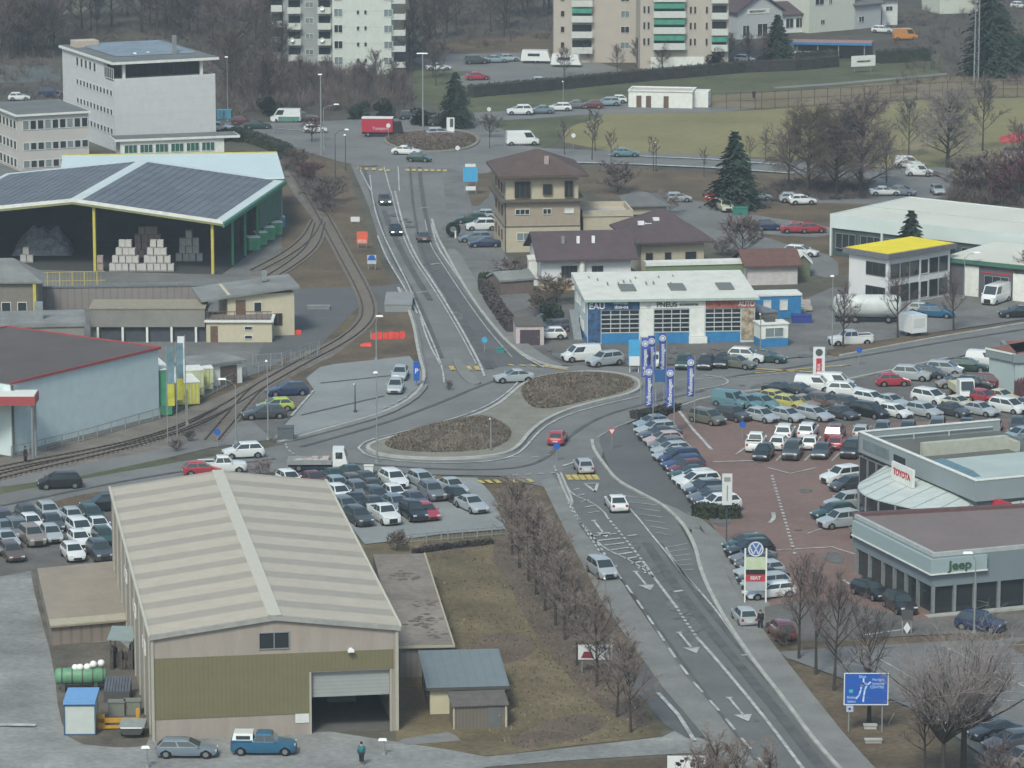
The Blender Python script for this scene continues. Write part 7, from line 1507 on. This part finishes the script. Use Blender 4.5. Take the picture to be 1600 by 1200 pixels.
t = sign(1135,856,.95,4.2,7.2,mat('pylon_white', (.52,.53,.53), .6, .05),'tall white dealer pylon on one dark pole beside the diagonal row','brand_pylon','pylon',1,.3,POLD); link('logo', MB().box(-.3,-.33,6.5,.3,-.301,6.9).mesh('logo', mat('logo_grey', (.22,.24,.22), .6, 0)), t); link('stripe', MB().box(-.03,-.33,4.6,.05,-.301,6.1).mesh('stripe', mat('logo_teal', (.10,.20,.20), .6, 0)), t)
p = G(1180,943); t = thing('brand_pylon', 'brand pylon with blue roundel, cream and red panels between two white legs', 'pylon', (p.x,p.y,.1))
for x in (-.95,.95): link('leg', MB().box(x-.07,-.07,0,x+.07,.07,5.0).mesh('leg', TRIM_W), t)
for nm, z0, z1, m in (('cream_panel',3.05,4.2,mat('panel_cream', (.42,.48,.34), .6)),('dark_panel',2.6,3.05,BLACK),('red_panel',1.95,2.6,mat('panel_red', (.38,.04,.06), .6)),('grey_panel',1.1,1.95,mat('panel_grey', (.30,.31,.34), .6))): link(nm, MB().box(-.87,-.08,z0+.01,.87,.08,z1).mesh(nm, m), t)
text('SEAT', t, (0,-.09,2.28), (pi/2,0,0), .42, LETW)
e = link('roundel', MB().ring([(0,.0),(.70,.0),(.70,.14),(0,.14)],24).mesh('roundel', mat('roundel_blue', (.07,.13,.32), .5)), t, (0,.07,4.95)); e.rotation_euler = (pi/2,0,0)
lg = MB()
for r0, r1 in ((.58,.68),):
    lg.ring([(r0,.16),(r1,.16)],24)
def bar2(a, b, w_=.085):
    a = Vector((*a,.16)); b = Vector((*b,.16)); d = (b-a).normalized(); n_ = Vector((-d.y,d.x,0))*w_/2; lg.face([a-n_,b-n_,b+n_,a+n_])
for q in (((-.30,.52),(-.02,.05)),((.30,.52),(.02,.05)),((-.54,.25),(-.24,-.48)),((-.24,-.48),(0,0)),((0,0),(.24,-.48)),((.24,-.48),(.54,.25))): bar2(*q)
link('emblem', lg.mesh('emblem', LETW), e)
t = sign(1279,596,1.35,.6,4.0,LETW,'white totem with red lettering column and dark roundel by the road','brand_pylon','pylon',2,.25); link('red_strip', MB().box(-.32,-.28,.7,.32,-.251,2.7).mesh('red_strip', LETR), t); link('dark_roundel', MB().ring([(0,.03),(.42,.03),(.42,0)],18).mesh('dark_roundel', FRAME_D), t, (0,-.25,3.4)).rotation_euler = (pi/2,0,0)
text('KIA', t, (0,-.29,1.7), (pi/2,-pi/2,0), .5, LETW)
t = sign(991,583,1.35,.9,3.9,SLB,'light blue station totem on white legs in front of the garage','price_totem','totem',2,.3,TRIM_W); link('price_panel', MB().box(-.6,-.33,.9,.6,-.301,2.0).mesh('price_panel', LETW), t)
sign(1031,633,1.2,2.6,4.0,mat('sign_deep_blue', (.03,.10,.25), .5),'small blue board on two grey legs behind the flags','sign','sign')
sign(651,604,.7,.7,2.9,SBL,'blue totem with white top beside the two silver hatchbacks','parking_totem','totem',1,.3,None,0,'P',.8)
t = sign(735,305,2.2,2.0,4.2,SLB,'light blue sign board with white plates before the brown roofed house','road_sign','road sign',2,.08); link('white_plate', MB().box(-.8,-.1,4.25,.8,0,4.7).mesh('white_plate', LETW), t); link('white_plate', MB().box(-.7,-.1,.7,.8,0,1.3).mesh('white_plate', LETW), t)
t = sign(704,213,1.3,.8,3.1,LETW,'white board with dark picture on the upper roundabout','notice_board','board'); link('picture', MB().box(-.1,-.1,1.5,.45,-.081,2.9).mesh('picture', FRAME_D), t)
t = sign(566,388,1.5,.6,2.3,mat('sign_orange_red', (.60,.11,.06), .6),'orange red sign board on the verge left of the north road','sign','sign'); link('plate', MB().box(-.6,-.1,.75,.6,-.081,1.2).mesh('plate', mat('plate_pink', (.6,.3,.25), .6)), t)
t = sign(581,422,1.2,.8,2.0,mat('sign_pale', (.40,.44,.48), .6),'blue and white sign near the orange red board','sign','sign'); link('blue_triangle', MB().hull([(-.6,-.1,1.3),(.6,-.1,1.3),(.6,-.081,1.3),(-.6,-.081,1.3)],[(-.3,-.1,1.98),(.3,-.1,1.98),(.3,-.081,1.98),(-.3,-.081,1.98)]).mesh('blue_triangle', SBL), t)
sign(555,350,1.3,.3,1.0,LETW,'low white board in the grass above the orange red sign','sign','sign')
def roundsign(px, py, h, col, label, tri=False):
    p = G(px, py); t = thing('road_sign', label, 'road sign', (p.x,p.y,.1)); link('post', MB().tube([(0,0,0),(0,0,h)],.04).mesh('post', POLE), t)
    if tri:
        link('plate', MB().face([(-.45,-.06,h),(0,-.06,h-.8),(.45,-.06,h)]).face([(.45,-.04,h),(0,-.04,h-.8),(-.45,-.04,h)]).mesh('plate', LETR), t); link('inner_plate', MB().face([(-.28,-.07,h-.1),(0,-.07,h-.6),(.28,-.07,h-.1)]).mesh('inner_plate', LETW), t)
    else: link('plate', MB().ring([(0,.03),(.36,.03),(.36,0),(0,0)],16).mesh('plate', col), t, (0,-.06,h-.36)).rotation_euler = (pi/2,0,0)
    return t
roundsign(956,704,2.3,None,'yield sign on the slip lane beside the island',True); roundsign(870,722,2.0,SBL,'blue keep right sign at the tip of the crossing island'); roundsign(757,552,1.9,SLB,'blue round sign in the dark lane of the north road'); roundsign(104,0,2,SBL,'blue round sign far in the wood')if False else None
roundsign(340,700,2.0,SBL,'blue round sign by the railway crossing'); roundsign(1342,572,2.2,SBL,'dark blue sign at the verge by the east road'); roundsign(607,222,3.0,LETW,'white round sign in front of the red lorry'); roundsign(427,212,3.0,LETW,'white round sign beside the upper left road'); roundsign(1160,688,2.0,SBL,'blue disabled parking sign before the white pickup'); roundsign(896,234,2.6,LETW,'white round sign above the brown roof'); roundsign(764,192,2.6,LETW,'white round sign at the access road'); roundsign(715,250,2.2,LETW,'white round sign at the right of the upper roundabout')
t = sign(1417,992,1.0,1.3,2.2,FRAME_D,'dark red framed board above a white diamond sign before the showroom','sign','sign'); link('diamond_plate', MB().hull([(-.02,-.1,.1),(.02,-.1,.1),(.02,-.08,.1),(-.02,-.08,.1)],[(-.32,-.1,.6),(.32,-.1,.6),(.32,-.08,.6),(-.32,-.08,.6)]).hull([(-.32,-.1,.6),(.32,-.1,.6),(.32,-.08,.6),(-.32,-.08,.6)],[(-.02,-.1,1.1),(.02,-.1,1.1),(.02,-.08,1.1),(-.02,-.08,1.1)]).mesh('diamond_plate', LETW), t)
t = sign(1110,316,1.6,.3,1.2,LETR,'red and white stand on the back lane before the spruce','stand','stand'); link('white_band', MB().box(-.78,-.1,.6,.78,-.081,.85).mesh('white_band', LETW), t)
# ---- boxes, barriers, fences
def boxthing(name, label, cat_, px, py, dims, m, yaw=0, z=.05, top=None, topm=None):
    p = G(px, py); w_, d_, h_ = dims; t = thing(name, label, cat_, (p.x,p.y,z), yaw)
    link('body', MB().box(-w_/2,0,0,w_/2,d_,h_).mesh('body', m), t); link('lid', MB().box(-w_/2-.06,-.06,h_,w_/2+.06,d_+.06,h_+.08).mesh('lid', topm or m), t); return t
boxthing('platform', 'long low grey concrete platform beside the north road', 'platform', 622, 488, (3.4,9,.9), mat('platform_grey', (.22,.23,.23), .9, .1, .5)); boxthing('cabinet', 'dark grey recycling cabinet beside the parked cars', 'cabinet', 446, 691, (1.7,1.2,1.5), mat('cabinet_grey', (.085,.10,.11), .7, .1)); boxthing('cabinet', 'small white cabinet on the verge behind the middle lot', 'cabinet', 576, 744, (.9,.5,1.0), TRIM_W)
boxthing('skip', 'teal skip by the spruce on the back lane', 'skip', 1157, 337, (2.2,1.5,1.0), mat('skip_teal', (.03,.16,.13), .7, .15)); boxthing('skip', 'blue skip in front of the wood pile right of the blue cabin', 'skip', 1253, 506, (2.4,1.6,.9), mat('skip_blue', (.03,.05,.22), .7, .15)); boxthing('stone_bench', 'pale stone bench, farther one below the blue road sign', 'bench', 1360, 1142, (1.0,.5,.35), KERB); boxthing('stone_bench', 'pale stone bench, nearer one below the blue road sign', 'bench', 1365, 1164, (1.3,.5,.3), KERB)
boxthing('planter', 'green planter pair on the road island', 'planter', 782, 552, (.9,.5,.5), mat('planter_green', (.03,.20,.18), .7)); boxthing('trough', 'grey concrete trough in the works yard', 'trough', 498, 484, (2.8,1.0,.35), mat('trough_grey', (.20,.21,.22), .9)); boxthing('skip', 'blue skip beside the office block', 'skip', 350, 186, (2.4,1.5,1.4), mat('skip_light_blue', (.06,.26,.38), .7))

def fence(px, h, label, m, post_every=2.5, rails=(.3,.95), mesh=False, name='fence', maxp=90):
    p = [G(x,y) for x,y in px]; o0 = p[0]; t = thing(name, label, 'fence', (o0.x,o0.y,.02)); rb = MB(); n = 0
    for a, b in zip(p, p[1:]):
        d = b-a; L_ = d.length; u = d/L_; k = 0
        while k*post_every <= L_ and n < maxp:
            q = a-o0+u*k*post_every; link('post', MB().box(q.x-.05,q.y-.05,0,q.x+.05,q.y+.05,h).mesh('post', m), t); k += 1; n += 1
        for r_ in rails: rb.obox((a+b)/2-o0, u, L_/2, .03, h*r_-.03, h*r_+.03)
        if mesh:
            for j in range(int(L_/.45)): q = a-o0+u*j*.45; rb.box(q.x-.012,q.y-.012,h*.1,q.x+.012,q.y+.012,h*.98)
    link('rails', rb.mesh('rails', m), t); return t
fence([(1112,172),(1190,170),(1330,162),(1480,154),(1640,150)], 3.0, 'row of dark net posts behind the playing field', BARK, 2.6, (.5,.97))
fence([(55,454),(165,452)], 2.4, 'yellow railing left of the hall yard', YEL, 1.6, (.05,.5,.98), True); fence([(130,461),(318,457)], 1.4, 'grey mesh fence on top of the retaining wall', STEEL, 2.0, (.1,.98), True); fence([(18,716),(130,690),(250,655),(340,612),(385,590),(500,556)], 1.3, 'long grey mesh fence along the railway', POLE, 2.5, (.1,.95), True)
fence([(620,852),(700,845),(800,836)], 1.0, 'low grey fence at the edge of the middle lot', POLE, 1.5, (.2,.9), True); fence([(395,575),(440,572),(500,552)], 1.6, 'grey mesh fence behind the rail bend', POLE, 2.2, (.1,.95), True); fence([(1092,900),(1130,985),(1190,1060)], .01, 'x', POLE) if False else None
t = thing('safety_net', 'red safety netting on the brown verge by the rails', 'safety fence', tuple(G(580,531)), 0); rn = MB()
for k in range(6): a = G(580+k*9,531-k*.3)-G(580,531); rn.box(a.x,a.y,0,a.x+.62,a.y+.03,.85+.1*(k % 2))
link('net', rn.mesh('net', mat('net_red', (.62,.06,.05), .8, .1)), t); link('post', MB().box(-.1,0,0,0,.1,1.1).mesh('post', STEEL), t)
t = thing('safety_net', 'short red barrier net at the foot of the station house', 'safety fence', tuple(G(448,523)), 0); link('net', MB().box(0,0,0,1.8,.05,.6).mesh('net', MATS['net_red']), t)
t = thing('safety_net', 'low crumpled red net left of the larger red netting', 'safety fence', tuple(G(562,542)), 0); link('net', MB().hull([(0,0,0),(1.5,0,0),(1.5,1.5,0),(0,1.5,0)],[(.2,.2,.25),(1.3,.3,.3),(1.2,1.2,.35),(.3,1.2,.2)]).mesh('net', MATS['net_red']), t)
# containers and trailer by the flags
def container(px, py, L_, W_, H_c, m, label, yaw=0, m2=None):
    p = G(px, py); t = thing('container', label, 'container', (p.x,p.y,.05), yaw); mb = MB().box(0,0,.15,L_,W_,H_c)
    link('body', mb.mesh('body', m), t); rb = MB()
    for k in range(int(L_/.4)): rb.box(k*.4+.1,-.04,.25,k*.4+.22,-.003,H_c-.1)
    link('ribs', rb.mesh('ribs', m2 or m), t); link('lid', MB().box(-.04,-.06,H_c,L_+.04,W_+.04,H_c+.1).mesh('lid', TRIM_W), t); return t
container(247,652,1.6,7,5.2,mat('container_green', (.06,.24,.14), .6, .15),'tall green container at the corner of the teal warehouse',.3); container(298,612,2.6,3.5,2.5,mat('container_cream', (.45,.48,.30), .6, .15),'cream and yellow container beside the flags',.2,FY); container(268,636,3.2,5,2.6,FY,'yellow container stack between the flags and the tracks',.25,mat('container_cream', (0,0,0))); container(283,622,2.6,3,3.0,mat('container_cream', (0,0,0)),'pale container behind the yellow one',.25)
for i, x in enumerate((385,396,408,420)): container(x+4,394-i*8,1.6,1.6,1.9,mat('crate_green', (.07,.26,.14), .7, .2),f'green crate stack, {ORD[i]} from left beside the open hall',.3)
container(428,358,1.6,1.5,1.6,SLB,'light blue crate at the back of the green crates',.2)
# ---- yard gear beside the warehouse
p = G(100,1150); t = thing('site_cabin', 'white cabin with bright blue roof in the left yard', 'cabin', (p.x,p.y,.06), radians(1)); link('wall', MB().box(.1,.05,.1,2.45,4,2.55).mesh('wall', mat('cabin_pale', (.42,.46,.44), .6, .05)), t); link('roof', MB().box(0,-.1,2.55,2.55,4.1,2.8).mesh('roof', mat('cabin_roof_blue', (.14,.30,.55), .5, .06)), t)
link('frame', MB().box(.0,-.02,.0,.1,.05,2.55).box(2.45,-.02,0,2.55,.05,2.55).box(.1,-.02,.0,2.45,.05,.1).box(.1,-.02,2.4,2.45,.04,2.549).mesh('frame', mat('frame_navy', (.04,.09,.16), .6)), t)
p = G(84,1064,.9); t = thing('tank', 'green horizontal tank with dark bands in the left yard', 'tank', (p.x,p.y,.06), radians(3)); link('shell', MB().ring([(0,-2.2),(.55,-2.1),(.68,-1.9),(.68,1.9),(.55,2.1),(0,2.2)],18).mesh('shell', mat('tank_green', (.11,.25,.15), .5, .15, 1), True), t, (2.25,0,1.25)).rotation_euler = (0,pi/2,0)
for k in range(5): link('band', MB().ring([(.69,-.05),(.72,-.05),(.72,.05),(.69,.05)],18).mesh('band', FRAME_D), t, (.7+k*.85,0,1.25)).rotation_euler = (0,pi/2,0)
for x in (.8,3.5): link('cradle', MB().box(x-.15,-.6,0,x+.15,.6,.75).mesh('cradle', FRAME_D), t)
for i, (x, z) in enumerate(((2.2,1.98),(2.8,2.02),(3.3,2.25),(3.95,2.35),(1.8,1.95))):
    b_ = link('float_ball', leafball(i+5,.01,.01,.01,1).mesh('tmp', LAMPW) if False else MB().ring([(0,-.3),(.2,-.24),(.3,-.08),(.3,.08),(.2,.24),(0,.3)],12).mesh('float_ball', LAMPW, True), None, (p.x+x, p.y+.1, z+.06)); tag(b_, f'white bag like ball lying on the green tank, {ORD[i]} of five', 'ball', 'white balls on the green tank')
p = G(168,1048); t = thing('shelter', 'small shelter with grey blue sheet roof against the warehouse', 'shelter', (p.x+.1,p.y,.06), radians(-4)); link('roof', MB().hull([(-.1,0,2.6),(2.1,0,2.5),(2.1,2.6,3.1),(-.1,2.6,3.1)],[(-.1,0,2.68),(2.1,0,2.58),(2.1,2.6,3.18),(-.1,2.6,3.18)]).mesh('roof', mat('shelter_sheet', (.20,.25,.25), .7, .1)), t)
for x in (.1,1.9):
    for y in (.2,2.4): link('post', MB().box(x,y,0,x+.12,y+.12,2.55).mesh('post', FRAME_D), t)
pl = MB(); random.seed(12)
for k in range(26): x, y = random.uniform(.1,1.8), random.uniform(.0,2); pl.box(x,y,0,x+random.uniform(.1,.4),y+random.uniform(.2,.9),random.uniform(.4,1.9))
tag(pl.build('scrap_pile', mat('scrap_dark', (.05,.045,.045), .9, .5, 3, col2=(.12,.10,.09))), 'dark heap of stacked timber and scrap under the shelter', 'pile').location = (p.x+.1, p.y, .06)
p = G(162,1098); pl = MB()
for k in range(9): x = k*.24; pl.hull([(x,0,0),(x+.2,0,0),(x+.2,2.6,0),(x,2.6,0)],[(x,0,.8),(x+.2,0,.8),(x+.2,2.6,1.5),(x,2.6,1.5)])
t = thing('metal_rack', 'dark grey ribbed metal rack behind the yellow beam', 'rack', (p.x,p.y,.06), .02); link('ribs', pl.mesh('ribs', mat('rack_grey', (.09,.10,.12), .5, .2)), t); link('frame', MB().box(0,-.1,0,2.1,0-.003,.9).mesh('frame', FRAME_D), t)
p = G(152,1140); t = thing('lifting_beam', 'yellow lifting frame lying in the left yard', 'lifting frame', (p.x,p.y,.06), radians(3)); YB = mat('machine_yellow', (.46,.26,.03), .6, .12)
link('beam', MB().box(0,0,.5,3.5,.2,.85).box(0,0,0,.6,.5,1.1).mesh('beam', YB), t); link('lower_beam', MB().box(.6,-.3,.1,2.4,-.1,.32).mesh('lower_beam', YB), t); link('hook_arm', MB().box(3.1,-.05,.85,3.4,.25,1.6).mesh('hook_arm', YB), t)
p = G(186,1156); t = thing('trailer', 'small grey covered trailer in front of the yellow frame', 'trailer', (p.x,p.y,.06), 0); link('tub', MB().hull([(.3,0,.35),(1.7,0,.35),(1.7,2.2,.35),(.3,2.2,.35)],[(0,-.1,.95),(2.0,-.1,.95),(2.0,2.3,.95),(0,2.3,.95)]).mesh('tub', FRAME_D), t); link('cover', MB().box(0,-.12,.95,2.02,2.35,1.05).mesh('cover', mat('cover_grey', (.24,.27,.26), .7)), t); link('front_bar', MB().box(.15,-.16,.9,1.85,-.125,1.0).mesh('front_bar', LAMPW), t)
for s_ in (0.1,1.75): link('wheel', MB().tube([(s_,1,.28),(s_+.15,1,.28)],.28,.28,12).mesh('wheel', TYRE), t)
for i, (x, y, lb) in enumerate(((170,1120,'open grey bin left behind the yellow beam'),(195,1118,'closed grey bin right behind the yellow beam'))):
    boxthing('bin', lb, 'bin', x+12, y, (1.3,.9,1.1), mat('bin_grey', (.17,.18,.16), .8, .1), .03)
for i, (x, y) in enumerate(((248,484),(262,478),(240,494))): pass
wp = MB(); random.seed(21)
p = G(1262,492)
for k in range(5): y = k*1.6; x = (k % 2)*.9; wp.box(x-2.0,y,.2,x-.2,y+1.1,.55+.1*k)
t = tag(wp.build('board_stack', mat('board_pale', (.34,.31,.28), .8, .25, 1)), 'stacks of pale boards right of the blue cabin', 'stack'); t.location = (p.x, p.y, .08)
# window style display in front of hall: plastic kiosk etc at lower slots
p = G(1480,1000)
# ================================================================ pale winter air
hz = MB().box(-900,-200,-1.0,900,3000,93.0).build('haze', bpy.data.materials.new('haze')); tag(hz, kind='stuff')
hm = bpy.data.materials['haze']; hm.use_nodes = True; n = hm.node_tree.nodes; n.clear(); out_ = n.new('ShaderNodeOutputMaterial'); pv = n.new('ShaderNodeVolumePrincipled')
pv.inputs['Color'].default_value = (.74,.85,.93,1); pv.inputs['Density'].default_value = .00023; pv.inputs['Anisotropy'].default_value = .2
hm.node_tree.links.new(pv.outputs[0], out_.inputs['Volume'])
